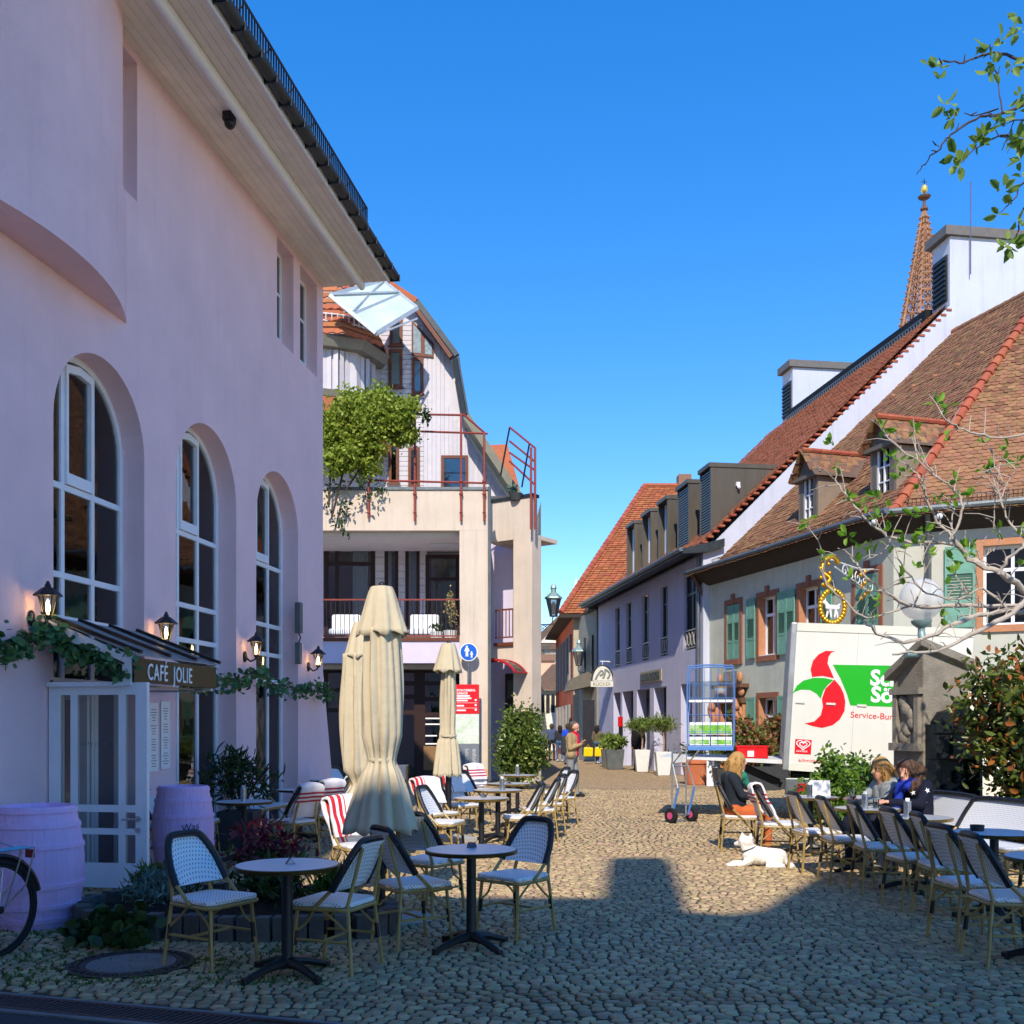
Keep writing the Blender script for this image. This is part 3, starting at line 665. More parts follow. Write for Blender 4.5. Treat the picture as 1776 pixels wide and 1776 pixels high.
for k in range(4):
    u = cu0+.03+(cu1-cu0-.06)*k/3; g = MB(); g.beam((u, 0, zb+.03), (u, -cd-.1, zf+.022), .045, .035); g.build('rib', black_m, CN)
g = MB(); g.box(cu0+.02, cu1+.02, -cd-.03, -cd-.005, zf-.27, zf-.03)
sg_ = g.build('sign_panel', M('sign_bronze', '#4a463c', .25, .1, 3, metal=.8), CN, bevel=.003)
lettering('CAFÉ  JOLIE', .235, white_sign, sg_, (cu0+.26, -cd-.034, zf-.235), (R(90), 0, 0), .70, .004, .001, spacing=1.12)
g = MB(); g.box(cu0+.05, cu1-.05, -cd+.1, -.03, 2.04, 2.06); g.build('under_glass', glass_clear, CN)
# menu posters
for i, (u, z0) in enumerate(((12.33, 1.1), (12.62, 1.12))):
    mp_ = thing('menu_poster', ['white printed menu sheet on the lilac pier, next to the open door', 'white printed menu sheet on the lilac pier, further from the open door'][i], 'menu', LW(u, .012, z0), DIR, 'menu sheets by the door')
    g = MB(); g.box(-.11, .11, -.004, .004, 0, .82); g.build('sheet', white_sign, mp_)
    g = MB()
    for k in range(22):
        if k in (5, 11, 16): continue
        ww = .03+.05*random.random(); g.box(-ww, ww, -.006, -.004, .06+k*.032, .068+k*.032)
    g.build('print', M('print_grey', '#77777a', .8), mp_)
# wall lanterns
def lantern(loc, label):
    t = thing('wall_lantern', label, 'lantern', loc, DIR, 'lit lanterns on the cafe wall')
    g = MB(); g.ball((0, -.02, -.02), .055, 10, 6, (.8, .5, 1.5)); g.tube([(0, -.03, -.03), (0, -.10, -.09), (0, -.17, -.06), (0, -.19, -.02)], .014, 6); g.build('bracket', black_m, t, 40)
    g = MB(); g.lathe([(.035, -.03), (.04, 0), (.03, .01)], 8, (0, -.19, 0)); g.build('base_cup', black_m, t)
    g = MB()
    for k in range(6):
        a = k*math.pi/3; g.cyl((.042*math.cos(a), -.19+.042*math.sin(a), 0), (.085*math.cos(a), -.19+.085*math.sin(a), .20), .006, None, 4)
    g.build('cage', black_m, t)
    g = MB(); g.lathe([(.038, .008), (.078, .195)], 6, (0, -.19, 0), cap=False); g.build('pane', glass_clear, t)
    g = MB(); g.lathe([(.135, .19), (.13, .205), (.06, .265), (.03, .28), (.028, .30), (.02, .31), (.012, .335)], 6, (0, -.19, 0)); g.build('cap', black_m, t)
    g = MB(); g.lathe([(.008, .02), (.02, .06), (.016, .12), (.003, .16)], 8, (0, -.19, 0)); g.build('bulb', lamp_glow, t, 60)
    return t
lantern(LW(9.98, .0, 2.70), 'lit black wall lantern left of the entrance canopy'); lantern(LW(12.3, .0, 2.66), 'lit black wall lantern above the cafe sign')
lantern(LW(14.95, .0, 2.66), 'lit black wall lantern left of the third arched window'); lantern(LW(17.55, .0, 2.66), 'lit black wall lantern at the far corner of the cafe')
# electric box on third window
eb = thing('wall_heater', 'grey electric fitting fixed beside the third arched window', 'fitting', LW(16.9, .06, 2.9), DIR)
g = MB(); g.box(-.06, .06, -.08, .02, .25, .75); g.build('housing', zinc_l, eb, bevel=.01); g = MB(); g.box(-.05, .05, -.07, .02, -.25, .1); g.build('lower_box', zinc_l, eb, bevel=.01); g = MB(); g.tube([(0,-.03,.1),(.03,-.05,.18),(0,-.03,.25)], .012, 6); g.build('cable', black_m, eb)
# leaf garlands
def garland(pts, n, label, seed):
    t = thing('leaf_garland', label, 'garland', pts[0], 0, 'leaf garlands on the cafe wall'); o0 = Vector(pts[0]); q = []
    rng = np.random.default_rng(seed); g = MB(); g.tube([Vector(p)-o0 for p in pts], .012, 5); g.build('vine', bark, t)
    for k in range(n):
        f_ = rng.uniform(0, len(pts)-1.001); i = int(f_); p = Vector(pts[i]).lerp(Vector(pts[i+1]), f_-i)-o0
        q.append(p+Vector(rng.normal(0, .055, 3))+Vector((0, 0, -abs(rng.normal(0, .05)))))
    leaves('foliage', q, .085, L_garl, t, droop=.3, aspect=.75, seed=seed)
garland([LW(8.9, .2, 2.62), LW(9.3, .22, 2.36), LW(9.7, .2, 2.5), LW(9.98, .2, 2.62), LW(10.2, .3, 2.42), LW(10.2, .6, 2.36), LW(10.2, .85, 2.25)], 620, 'green leaf garland running from the left edge to the canopy', 2)
garland([LW(12.1, .85, 2.2), LW(12.4, .5, 2.24), LW(13.2, .25, 2.28), LW(14.2, .2, 2.25), LW(14.95, .2, 2.45), LW(15.6, .2, 2.26), LW(16.6, .2, 2.24), LW(17.6, .2, 2.35), LW(18.1, .2, 2.2)], 760, 'green leaf garland strung from the canopy to the far corner', 4)
# ================================================================== BALCONY BUILDING (faces the camera)
YB = 28.5
BB = thing('balcony_house', 'cream plastered house with loggia, red steel rails and white clad gable', 'building', (0, YB, 0))
def bx(px, dy=0): return XX(px, YB+dy)
def bz(py, dy=0): return ZZ(py, YB+dy)
def bbox(name, mat, px0, px1, py0, py1, d0, d1, parent=None, bevel=0):     # box whose FRONT face matches the pixels
    g = MB(); g.box(bx(px0, d0), bx(px1, d0), d0, d1, bz(py1, d0), bz(py0, d0)); return g.build(name, mat, parent or BB, bevel=bevel)
XL = bx(500)
# parapet of the roof terrace
g = MB(); g.box(XL, bx(847), 0, .3, bz(920), bz(850)); g.build('parapet', cream, BB)
g = MB(); g.box(XL, bx(850), -.04, .34, bz(850)+.002, bz(845)); g.build('coping', zinc_l, BB)
g = MB(); g.box(bx(797), bx(847), 0, .5, 0, bz(920)-.002); g.build('pillar', cream, BB)
g = MB(); g.box(bx(797)-.002, bx(847)+.003, -.004, .504, 0, .42); g.build('pillar_plinth', M('pillar_plinth', '#d8a48e', .9, .1, 4), BB)
g = MB(); g.cyl((bx(849), -.05, .1), (bx(849), -.05, bz(845)), .045, None, 8); g.build('downpipe', zinc_l, BB, 40)
# terrace slab / loggia ceiling
g = MB(); g.box(XL, bx(847), .3, 3.4, bz(920)-.12, bz(920)+.1); g.build('terrace_slab', M('ceiling_white', '#e3dfda', .9, .05, 3), BB)
# balcony slab
g = MB(); g.box(XL, bx(797)-.003, .02, 3.4, bz(1150), bz(1112)); g.build('balcony_slab', lilac_slab, BB)
g = MB(); g.box(XL, bx(797)-.006, -.02, .1, bz(1112)+.002, bz(1106)); g.build('balcony_edge', brown_wood, BB)
# loggia back wall with openings: windows
DB = 2.7
def win(parent, px0, px1, py0, py1, d, frame=brown_wood, fw=.09, bars=(), trans=(), curtain=None, name='window', pane=None, depth=.08, proud=.0, room=True):
    x0, x1, z0, z1 = bx(px0, d), bx(px1, d), bz(py1, d), bz(py0, d); g = MB(); y0 = d-proud-.03; y1 = d+depth
    g.box(x0, x0+fw, y0, y1, z0, z1); g.box(x1-fw, x1, y0, y1, z0, z1); g.box(x0+fw, x1-fw, y0+.002, y1, z0, z0+fw); g.box(x0+fw, x1-fw, y0+.002, y1, z1-fw, z1)
    for t in bars: xx = x0+(x1-x0)*t; g.box(xx-fw*.4, xx+fw*.4, y0+.004, y1, z0+fw, z1-fw)
    for t in trans: zz = z0+(z1-z0)*t; g.box(x0+fw, x1-fw, y0+.006, y1, zz-fw*.4, zz+fw*.4)
    f = g.build(name, frame, parent); g = MB(); g.box(x0+fw*.9, x1-fw*.9, d-.012, d-.006, z0+fw*.9, z1-fw*.9); g.build('pane', pane or glass, f)
    if curtain:
        a, b, m_ = curtain; g = MB(); N = 24
        for k in range(N):
            u0 = x0+(x1-x0)*(a+(b-a)*k/N); u1 = x0+(x1-x0)*(a+(b-a)*(k+1)/N); y_ = lambda u: d+.10+.02*math.sin(u*40)
            g.add([(u0, y_(u0), z0+fw), (u1, y_(u1), z0+fw), (u1, y_(u1), z1-fw), (u0, y_(u0), z1-fw)], [(0,1,2,3)])
        g.build('curtain', m_, f)
    if room: g = MB(); g.box(x0-.02, x1+.02, d+.2, d+.22, z0-.02, z1+.02); g.build('room_backing', dark_void, f)
    return f
g = MB(); g.box(XL, bx(847, DB), DB+.25, DB+.4, 3.9, 7.2); g.build('loggia_wall_core', clad_m, BB)
zlo, zhi = bz(1112), bz(925)
for a, b in ((650, 667), (690, 703), (727, 739)):
    for k in range(14):
        z0 = zlo+(zhi-zlo)*k/14; g = MB(); g.box(bx(a, DB)-.02, bx(b, DB)+.02, DB-.02-.004*(k % 2), DB+.24, z0, z0+(zhi-zlo)/14-.012); g.build('cladding_board', clad_m, BB)
win(BB, 562, 651, 940, 1112, DB, dark_wood, .14, (.25,), (.78,), (.55, .85, curtain_m)); win(BB, 667, 691, 942, 1112, DB, dark_wood, .1, curtain=(0, .5, curtain_m)); win(BB, 703, 728, 950, 1112, DB, dark_wood, .1, curtain=(.1, .8, curtain_m))
win(BB, 738, 830, 962, 1112, DB, dark_wood, .12, (.6,), (.72,), (.1, .9, M('blind', '#a89a86', .9, .1, 20)))
# skylight strip in loggia ceiling
g = MB(); g.box(bx(745, 1.5), bx(800, 1.5), 1.3, 1.8, bz(920)-.14, bz(920)-.125); g.build('ceiling_strip', white_paint, BB)
# balcony railing
ra = MB(); 
for z in (bz(1040), bz(1103)): ra.box(XL, bx(797)-.01, -.01, .03, z-.02, z+.02)
rail = ra.build('railing', red_steel, BB)
bmesh_ = MB(); bmesh_.box(-.01, .01, 0, .02, bz(1103), bz(1040)); bmesh_ = bmesh_.mesh('bar', dark_wood)
for k in range(31): link('bar', bmesh_, rail, (bx(558)+k*.128, 0, 0))
# cushions and flower pots on the balcony
def cushion(px, label):
    t = thing('sofa_cushion', label, 'cushion', P(px, 1100, YB+1.0)); t.location.z = bz(1112)
    g = MB(); g.box(-.42, .42, -.3, .3, .25, .42); g.build('seat_pad', white_paint, t, bevel=.05); g = MB(); g.box(-.42, .42, .22, .38, .40, .88); o = g.build('back_pad', white_paint, t, bevel=.06); g = MB(); g.box(-.44, .44, -.3, .36, 0, .24); g.build('base', M('rattan_grey', '#6a625a', .8, .2, 30), t)
cushion(598, 'white padded lounge seat behind the dark balcony rail, left'); cushion(660, 'white padded lounge seat behind the balcony rail, partly hidden by the parasol'); cushion(735, 'white padded lounge seat behind the balcony rail, right')
def pot_plant(px, Y, z, r, h, ph, label, lm, n=120, mat=pot_white):
    t = thing('potted_plant', label, 'plant', (XX(px, Y), Y, z)); g = MB(); g.lathe([(r*.75, 0), (r, h), (r*.92, h), (r*.85, h*.9)], 14); g.build('pot', mat, t, 40)
    g = MB(); g.tube([(0, 0, h*.8), (.02, 0, h+ph*.4), (-.02, .02, h+ph*.8)], .012, 5); g.build('stem', bark, t)
    leaves('foliage', blob_pts(n, (0, 0, h+ph*.55), (r*.9, r*.9, ph*.5), seed=int(px)), .09, lm, t, seed=int(px)); return t
pot_plant(781, YB+.5, bz(1112), .2, .34, 1.0, 'pale pot with a tall plant at the right end of the balcony', leaf_mat('pale_flower', '#b5a060', '#d8cf9a'), 150); pot_plant(757, YB+.45, bz(1112), .19, .3, .2, 'white tub with a low plant on the balcony floor', L_dark, 80)
# ground floor: recessed dark timber shop front
DG = 1.3
g = MB(); g.box(XL, bx(850, DG), DG+.3, DG+.45, 0, bz(1150)); g.build('shopfront_backing', dark_wood, BB)
for a, b, tr in ((560, 612, (.8, .62)), (612, 660, (.8, .62)), (664, 728, (.86, .74, .6)), (728, 797, (.86, .72, .58))):
    win(BB, a, b, 1158, 1352, DG, dark_wood, .16, (), tr, name='shopfront_panel', pane=glass_dark, depth=.1)
for k, (py, w_) in enumerate(((1246, 30), (1256, 26), (1290, 30), (1302, 26), (1276, 20))):
    g = MB(); z = bz(py, DG); g.box(bx(738, DG), bx(738+w_, DG), DG-.05, DG-.03, z-.02, z+.02); g.build('lettering_strip', white_sign, BB)
g = MB(); g.box(bx(735, DG), bx(775, DG), DG-.08, DG-.02, .35, 1.05); g.build('notice_board', M('plywood', '#8a6a48', .8), BB)
g = MB(); g.box(XL, bx(797), .6, 1.2, bz(1158), bz(1150)-.003); g.build('lintel', M('lintel_cream', '#c9beb0', .9), BB)
# ------------- right wing turned towards the street
WG = Vector((-.69, 30.0, 0)); wd = Vector((.81, -.585, 0)).normalized(); wn_ = Vector((-wd.y, wd.x, 0))
WR = math.atan2(wd.y, wd.x)
WING = thing('street_wing', 'narrow cream street wing with corner pillar and small balcony', 'building', WG, WR)
Lw = 1.56; zt, zb_ = 8.15, 7.0
g = MB(); g.box(-.02, Lw, 0, .25, zb_, zt); g.build('parapet', cream, WING); g = MB(); g.box(-.02, Lw+.04, -.04, .3, zt+.002, zt+.09); g.build('coping', zinc, WING)
g = MB(); g.box(.9, Lw, 0, .45, 0, zb_-.002); g.build('pillar', cream, WING)
g = MB(); g.box(-2.2, .62, 1.2, 1.3, 0, 7.3); g.build('back_wall', lilac_slab, WING)
g = MB(); g.box(-.02, Lw, .25, 1.3, 6.98, 7.1); g.build('loggia_ceiling', cream, WING)
g = MB(); g.box(-.02, .898, .05, 1.2, 3.5, 3.95); g.build('balcony_slab', cream, WING); g = MB(); g.box(.2, .895, -.02, .1, 3.952, 4.05); g.build('balcony_edge', brown_wood, WING)
g = MB(); g.box(.22, .895, .02, .05, 4.98, 5.03); g.box(.22, .895, .02, .05, 4.18, 4.22)
for k in range(6): g.box(.24+k*.12, .26+k*.12, .025, .045, 4.2, 5.0)
g.build('balcony_rail', brown_wood, WING)
g = MB(); g.box(.1, .8, 1.1, 1.19, 4.0, 6.6); f = g.build('loggia_door', dark_wood, WING); g = MB(); g.box(.2, .7, 1.08, 1.09, 4.2, 6.1); g.build('pane', glass_dark, f)
g = MB(); g.box(-.02, .85, .85, .95, .05, 3.2); f = g.build('shop_door', dark_wood, WING); g = MB(); g.box(.1, .7, .83, .84, .3, 2.3); g.build('pane', glass_dark, f); g = MB(); g.box(.1, .7, .83, .84, 2.45, 3.0); g.build('pane', glass_dark, f)
# barrel shaped red awning
g = MB(); pts = []
for k in range(13): a = math.pi*(.12+.76*k/12); pts.append((.45-1.0*math.cos(a), 2.95+.62*math.sin(a)))
pts2 = [(x, z-.06) for x, z in reversed(pts)]
g.prism(pts+pts2, lambda p, t: (p[0], t, p[1]), -.62, -.55); g.prism(pts+pts2, lambda p, t: (p[0], t, p[1]), -.1, -.04)
for k in (0, 6, 12): g.beam((pts[k][0], -.6, pts[k][1]-.03), (pts[k][0], .1, pts[k][1]-.03), .04, .04)
aw = g.build('awning_frame', M('awning_red', '#b3202e', .5, .1, 5), WING); g = MB(); g.prism([(x, z-.02) for x, z in pts]+[(x, z-.03) for x, z in reversed(pts)], lambda p, t: (p[0], t, p[1]), -.6, .0); g.build('awning_sheet', glass_clear, aw)
# street side wall
q0, q1 = Vector((Lw-.01, .46, 0)), Vector((Lw-.01, .46, 0))+Vector((-wd.x*.03+wd.y, -wn_.x*.03+wn_.y, 0))*16
g = MB(); g.add([q0, q1, q1+Vector((0,0,8.1)), q0+Vector((0,0,8.1))], [(0,1,2,3)]); g.build('street_wall', cream, WING)
# ------------- white clad gable storey behind the terrace
DA = 3.2
GA = thing('gable_storey', 'white board clad gable with brown windows above the roof terrace', 'building', (0, YB+DA, 0))
YA = YB+DA
def ax(px, dy=0): return XX(px, YA+dy)
def az(py, dy=0): return ZZ(py, YA+dy)
poly = [(ax(500), az(860)), (ax(880), az(860)), (ax(808), az(750)), (ax(800), az(700)), (ax(788), az(640)), (ax(780), az(620)), (ax(724), az(540)), (ax(660), az(500)), (ax(500), az(470))]
g = MB(); g.xz(poly, .06, .3); g.build('wall_core', clad_m, GA)
def edge_top(x):   # upper outline height at x
    best = None
    out = [(ax(500), az(470)), (ax(660), az(500)), (ax(724), az(540)), (ax(780), az(622)), (ax(782), az(700)), (ax(806), az(748)), (ax(880), az(860))]
    for (x0, z0), (x1, z1) in zip(out, out[1:]):
        if x0 <= x <= x1: return z0+(z1-z0)*(x-x0)/(x1-x0)
    return az(860)
x = ax(735); bw = .13                   # vertical boards, right part
while x < ax(872):
    zt0 = edge_top(x+bw/2)-.02; zt0 = zt0 if x < ax(770) else min(zt0, az(700)-(x-ax(770))*1.7)
    g = MB(); g.box(x, x+bw-.012, .028, .058, az(860), max(zt0, az(855))); g.build('cladding_board', clad_m, GA); x += bw
z = az(858)
while z < az(560):                       # horizontal boards, left part
    g = MB(); g.box(ax(660), ax(735)-.01, .026, .059, z, z+.135); g.build('cladding_board', clad_m, GA); z += .15
def awin(px0, px1, py0, py1, **k):
    x0, x1, z0, z1 = ax(px0), ax(px1), az(py1), az(py0); fw = .09; g = MB()
    g.box(x0, x0+fw, -.03, .05, z0, z1); g.box(x1-fw, x1, -.03, .05, z0, z1); g.box(x0+fw, x1-fw, -.028, .05, z0, z0+fw); g.box(x0+fw, x1-fw, -.028, .05, z1-fw, z1)
    f = g.build('window', k.get('mat', brown_wood), GA); g = MB(); g.box(x0+fw, x1-fw, 0, .006, z0+fw, z1-fw); g.build('pane', glass, f)
    g = MB(); g.box(x0+fw, x1-fw, .01, .015, z0+fw, z1-fw); g.build('net_curtain', curtain_m if k.get('c', 1) else dark_void, f)
    g = MB(); g.box(x0-.05, x1+.05, -.1, -.032, z0-.06, z0-.004); g.build('sill', brown_wood, f)
awin(674, 698, 606, 672); awin(714, 734, 620, 684); awin(676, 698, 545, 600); awin(674, 692, 770, 838, c=0); awin(708, 728, 776, 845); awin(765, 812, 790, 852, c=1)
# triangular window under the verge
tri = [(ax(714), az(617)), (ax(752), az(620)), (ax(752), az(596)), (ax(714), az(555))]
g = MB(); g.xz(tri, -.02, .05); f = g.build('triangular_window', brown_wood, GA)
for q in ([(717, 612), (730, 613), (730, 578), (717, 563)], [(737, 614), (749, 616), (749, 600), (737, 586)]):
    g = MB(); g.xz([(ax(a), az(b)) for a, b in q], -.028, -.021); g.build('pane', M('lace_pane', '#8fa0a8', .15, .3, 9, spec=.6), f)
# roof slabs: steep mansard + verge
def slab(pxy, th, d0, d1, mat, name):
    (a, b), (c, d) = pxy; p0 = Vector((ax(a), 0, az(b))); p1 = Vector((ax(c), 0, az(d))); n = (p1-p0).cross(Vector((0, 1, 0))).normalized()
    if n.z < 0: n = -n
    g = MB(); g.prism([(p0.x, p0.z), (p1.x, p1.z), (p1.x+n.x*th, p1.z+n.z*th), (p0.x+n.x*th, p0.z+n.z*th)], lambda p, t: (p[0], t, p[1]), d0, d1); return g.build(name, mat, GA)
slab(((640, 482), (722, 536)), .16, -.5, 6, tile_os, 'roof_slope'); slab(((722, 536), (790, 628)), .16, -.5, 6, zinc, 'roof_slope'); slab(((789, 626), (808, 735)), .14, -.45, 6, zinc, 'roof_slope')
slab(((806, 740), (912, 900)), .22, -.9, 8, M('lower_roof_metal', '#7d7a68', .6, .15, 3), 'lower_roof')
g = MB(); g.beam((ax(724), -.35, az(545)), (ax(784), -.35, az(628)), .12, .25, (0,1,0)); g.build('verge_board', brown_wood, GA)
g = MB(); g.tube([(ax(790), -.5, az(632)), (ax(806), -.5, az(728))], .09, 8); g.build('gutter', zinc, GA, 40)
# turret bay with tiled roof
TB = thing('turret_bay', 'white clad turret bay with orange tiled roof beside the gable', 'building', (ax(572), YA-.3, 0))
def octo(r, z0, z1, mat, name, n=8, r2=None):
    g = MB(); g.lathe([(r, z0), (r if r2 is None else r2, z1)], n); return g.build(name, mat, TB)
zc = lambda py: ZZ(py, YA-1.8)
for k in range(48):
    a0, a1 = 2*math.pi*k/48+.02, 2*math.pi*(k+1)/48-.02
    def pt(a, r=1.5): # octagon radius
        s = math.pi/4; aa = (a+math.pi/8) % s-s/2; return r*math.cos(s/2)/math.cos(aa)
    g = MB(); r0, r1 = pt(a0), pt(a1)
    g.add([(r0*math.cos(a0), r0*math.sin(a0), zc(672)), (r1*math.cos(a1), r1*math.sin(a1), zc(672)), (r1*math.cos(a1), r1*math.sin(a1), zc(604)), (r0*math.cos(a0), r0*math.sin(a0), zc(604))], [(0,1,2,3)]); g.build('cladding_board', clad_m, TB)
octo(1.46, zc(674), zc(602), clad_m, 'core'); octo(1.75, zc(602)+.002, zc(586), M('eave_grey', '#8e8a7c', .7), 'eaves_board', r2=1.9)
octo(1.62, zc(686), zc(674)-.002, M('eave_grey2', '#6e6a5f', .7), 'base_board'); octo(1.9, zc(760), zc(686)-.002, tile_os, 'lower_tile_skirt', r2=1.6)
def tile_rows_cone(r0, z0, r1, z1, rows, mat, parent):
    g = MB(); n = 8
    for k in range(rows):
        t0, t1 = k/rows, (k+1)/rows; ra, rb = r0+(r1-r0)*t0, r0+(r1-r0)*t1; za, zb2 = z0+(z1-z0)*t0, z0+(z1-z0)*t1
        m_ = 80
        V = []
        for j in range(m_):
            a = 2*math.pi*j/m_; s = math.pi/4; aa = (a+math.pi/8) % s-s/2; f_ = math.cos(s/2)/math.cos(aa); sc = .04*abs(math.sin(j*math.pi/2+k*math.pi/4))
            V.append(((ra+.03)*f_*math.cos(a), (ra+.03)*f_*math.sin(a), za+.05+sc)); 
        for j in range(m_):
            a = 2*math.pi*j/m_; s = math.pi/4; aa = (a+math.pi/8) % s-s/2; f_ = math.cos(s/2)/math.cos(aa); V.append((rb*f_*math.cos(a), rb*f_*math.sin(a), zb2+.03))
        for j in range(m_): a = 2*math.pi*j/m_; s = math.pi/4; aa = (a+math.pi/8) % s-s/2; f_ = math.cos(s/2)/math.cos(aa); sc = .04*abs(math.sin(j*math.pi/2+k*math.pi/4)); V.append(((ra)*f_*math.cos(a), (ra)*f_*math.sin(a), za+.02+sc))
        fs = []
        for j in range(m_): j2 = (j+1) % m_; fs += [(j, j2, m_+j2, m_+j), (2*m_+j, 2*m_+j2, j2, j)]
        g.add(V, fs)
    o = g.build('tiled_roof', mat, parent); return o
tile_rows_cone(1.95, zc(588), .6, zc(505)+1.2, 12, tile_os, TB)
g = MB()
for z in (zc(546), zc(558)): g.tube([(1.62*math.cos(a), 1.62*math.sin(a), z) for a in [R(d) for d in range(200, 345, 8)]], .02, 5)
for d in range(200, 345, 6): a = R(d); g.tube([(1.62*math.cos(a), 1.62*math.sin(a), zc(560)), (1.62*math.cos(a), 1.62*math.sin(a), zc(544))], .014, 4)
g.build('snow_guard', white_paint, TB)
# tilted glass roof over the gable corner
GR = thing('glass_canopy', 'tilted glass roof panels with pale steel frame above the gable', 'canopy', (0, YA, 0))
q = [P(572, 512, YA-2.6), P(652, 578, YA-2.7), P(724, 534, YA-1.6), P(664, 487, YA-1.2)]; q = [v-Vector((0, YA, 0)) for v in q]
pale_glass = M('pale_roof_glass', '#cfe2da', .2, .12, 2, spec=.5); pale_glass.node_tree.nodes['Principled BSDF'].inputs['Alpha'].default_value = .72
steel_w = M('pale_steel', '#b8bec0', .4, .1, 6, metal=.3)
for k in range(4):
    g = MB(); g.beam(q[k], q[(k+1) % 4], .09, .11); g.build('frame_bar', steel_w, GR)
for t in (.5,):
    g = MB(); g.beam(q[0].lerp(q[1], t), q[3].lerp(q[2], t), .06, .09); g.build('glazing_bar', steel_w, GR)
for t0, t1 in ((.03, .47), (.53, .97)):
    a, b, c, d = q[0].lerp(q[1], t0), q[0].lerp(q[1], t1), q[3].lerp(q[2], t1), q[3].lerp(q[2], t0); g = MB(); dz = Vector((0, 0, .012))
    g.add([a, b, c, d, a+dz, b+dz, c+dz, d+dz], [(0,1,2,3),(7,6,5,4),(0,4,5,1),(1,5,6,2),(2,6,7,3),(3,7,4,0)]); g.build('pane', pale_glass, GR)
g = MB(); g.beam(q[1]+Vector((0,0,-.05)), q[2]+Vector((0,-.1,-.35)), .05, .05); g.beam(q[0].lerp(q[1],.3)+Vector((0,0,-.15)), q[3].lerp(q[2],.8)+Vector((0,0,-.2)), .05, .05); g.beam(q[0].lerp(q[1], .05)+Vector((0,0,.08)), q[3].lerp(q[2], .5)+Vector((0,0,.08)), .05, .05); g.beam(q[0].lerp(q[1], .5)+Vector((0,0,.08)), q[3].lerp(q[2], .05)+Vector((0,0,.08)), .05, .05); g.build('truss_bar', steel_w, GR)
# red steel pergola rail on the terrace
PR = thing('pergola_rail', 'rusty red steel pipe railing with tall posts on the roof terrace', 'railing', (0, YB, 0))
def rail_tube(pts, r=.03): g = MB(); g.tube([Vector(((a-888)/F*(YB+d), d, ZZ(b, YB+d))) for a, b, d in pts], r, 6); return g.build('rail', red_steel, PR, 40)
for a, y0, y1 in ((640, 835, 900), (720, 720, 905), (800, 718, 905), (840, 752, 905)):
    g = MB(); g.tube([Vector((bx(a), -.08, bz(y1))), Vector((bx(a), -.08, bz(y0)))], .033, 6); g.ball((bx(a), -.08, bz(858)), .06, 8, 5); g.ball((bx(a), -.08, bz(890)), .05, 8, 5); g.ball((bx(a), -.08, bz(836)), .06, 8, 5); g.build('post', red_steel, PR, 40)
rail_tube([(690, 718, -.08), (806, 720, -.08)]); rail_tube([(690, 747, -.08), (846, 752, -.08)]); rail_tube([(640, 833, -.08), (846, 838, -.08)]); rail_tube([(803, 718, -.08), (842, 752, .0)])
SR = thing('street_rail', 'red steel pipe railing leaning out over the street corner', 'railing', (0, 29, 0))
def P2(a, b, Y): v = P(a, b, Y); v.y -= 29; return v
for y0, yy in ((741, 776), (765, 800), (785, 815), (800, 840)):
    g = MB(); g.tube([P2(884, y0, 29.6), P2(927, yy, 28.8)], .03, 6); g.build('rail', red_steel, SR, 40)
for (a, b, c, d, Y) in ((884, 741, 868, 826, 29.6), (918, 770, 905, 845, 29.0)):
    g = MB(); g.tube([P2(a, b, Y), P2(c, d, Y)], .028, 6); g.build('stay', black_m, SR, 40)
for a in (921, 928):
    g = MB(); g.tube([P2(a, 776, 28.8), P2(a, 918, 28.8)], .035, 6); g.build('post', red_steel, SR, 40)
pot_plant(895, 29.4, 8.1, .2, .2, .25, 'small grey green plant on the corner parapet', L_grey, 160, pot_dark)
# back neighbour roof behind street wing
g = MB(); g.add([P(848, 772, 38)-Vector((0, 38, 0)), P(880, 770, 38)-Vector((0, 38, 0)), P(905, 860, 36)-Vector((0, 38, 0)), P(848, 850, 36)-Vector((0, 38, 0)), P(848, 900, 40)-Vector((0, 38, 0)), P(890, 900, 40)-Vector((0, 38, 0))], [(0,1,2,3),(0,3,4),(1,5,2)])
NR = thing('rear_roof', 'orange tiled roof peeping out behind the street wing', 'building', (0, 38, 0)); g.build('tiled_slope', tile_os, NR)
# ivy
IV = thing('climbing_ivy', 'big bright green climber hanging over the terrace parapet', 'climber', (bx(640), YB-.3, 6.2))
def ivp(px, py, d=0): v = P(px, py, YB-.3+d); return (v.x-bx(640), d, v.z-6.2)
g = MB()
for a in ((575, 900, 600, 800, 640, 700), (570, 880, 575, 780, 590, 720), (600, 850, 660, 760, 700, 720), (640, 700, 690, 720, 735, 718)):
    g.tube([ivp(a[0], a[1]), ivp(a[2], a[3]), ivp(a[4], a[5])], .03, 5)
g.build('stems', bark, IV)
pts = [blob_pts(1900, ivp(a, b), (rx/62, .45, rz/62), seed=i, clumps=12, cr=.4) for i, (a, b, rx, rz) in enumerate(((600, 735, 38, 52), (640, 700, 42, 32), (650, 755, 42, 42), (590, 790, 26, 36), (690, 720, 34, 26), (620, 790, 40, 34), (575, 755, 20, 50), (640, 730, 50, 45), (665, 735, 45, 40), (700, 745, 28, 22)))]
leaves('foliage', np.concatenate(pts), .115, L_ivy, IV, droop=.35, aspect=.62, seed=1)
pts = [blob_pts(70, ivp(a, b), (rx/62, .3, rz/62), seed=i+30, clumps=8) for i, (a, b, rx, rz) in enumerate(((580, 860, 22, 40), (600, 900, 18, 30), (640, 845, 26, 20), (735, 725, 18, 14)))]
leaves('hanging_twigs', np.concatenate(pts), .13, L_dark, IV, droop=.6, aspect=.5, seed=2, kind='stuff')
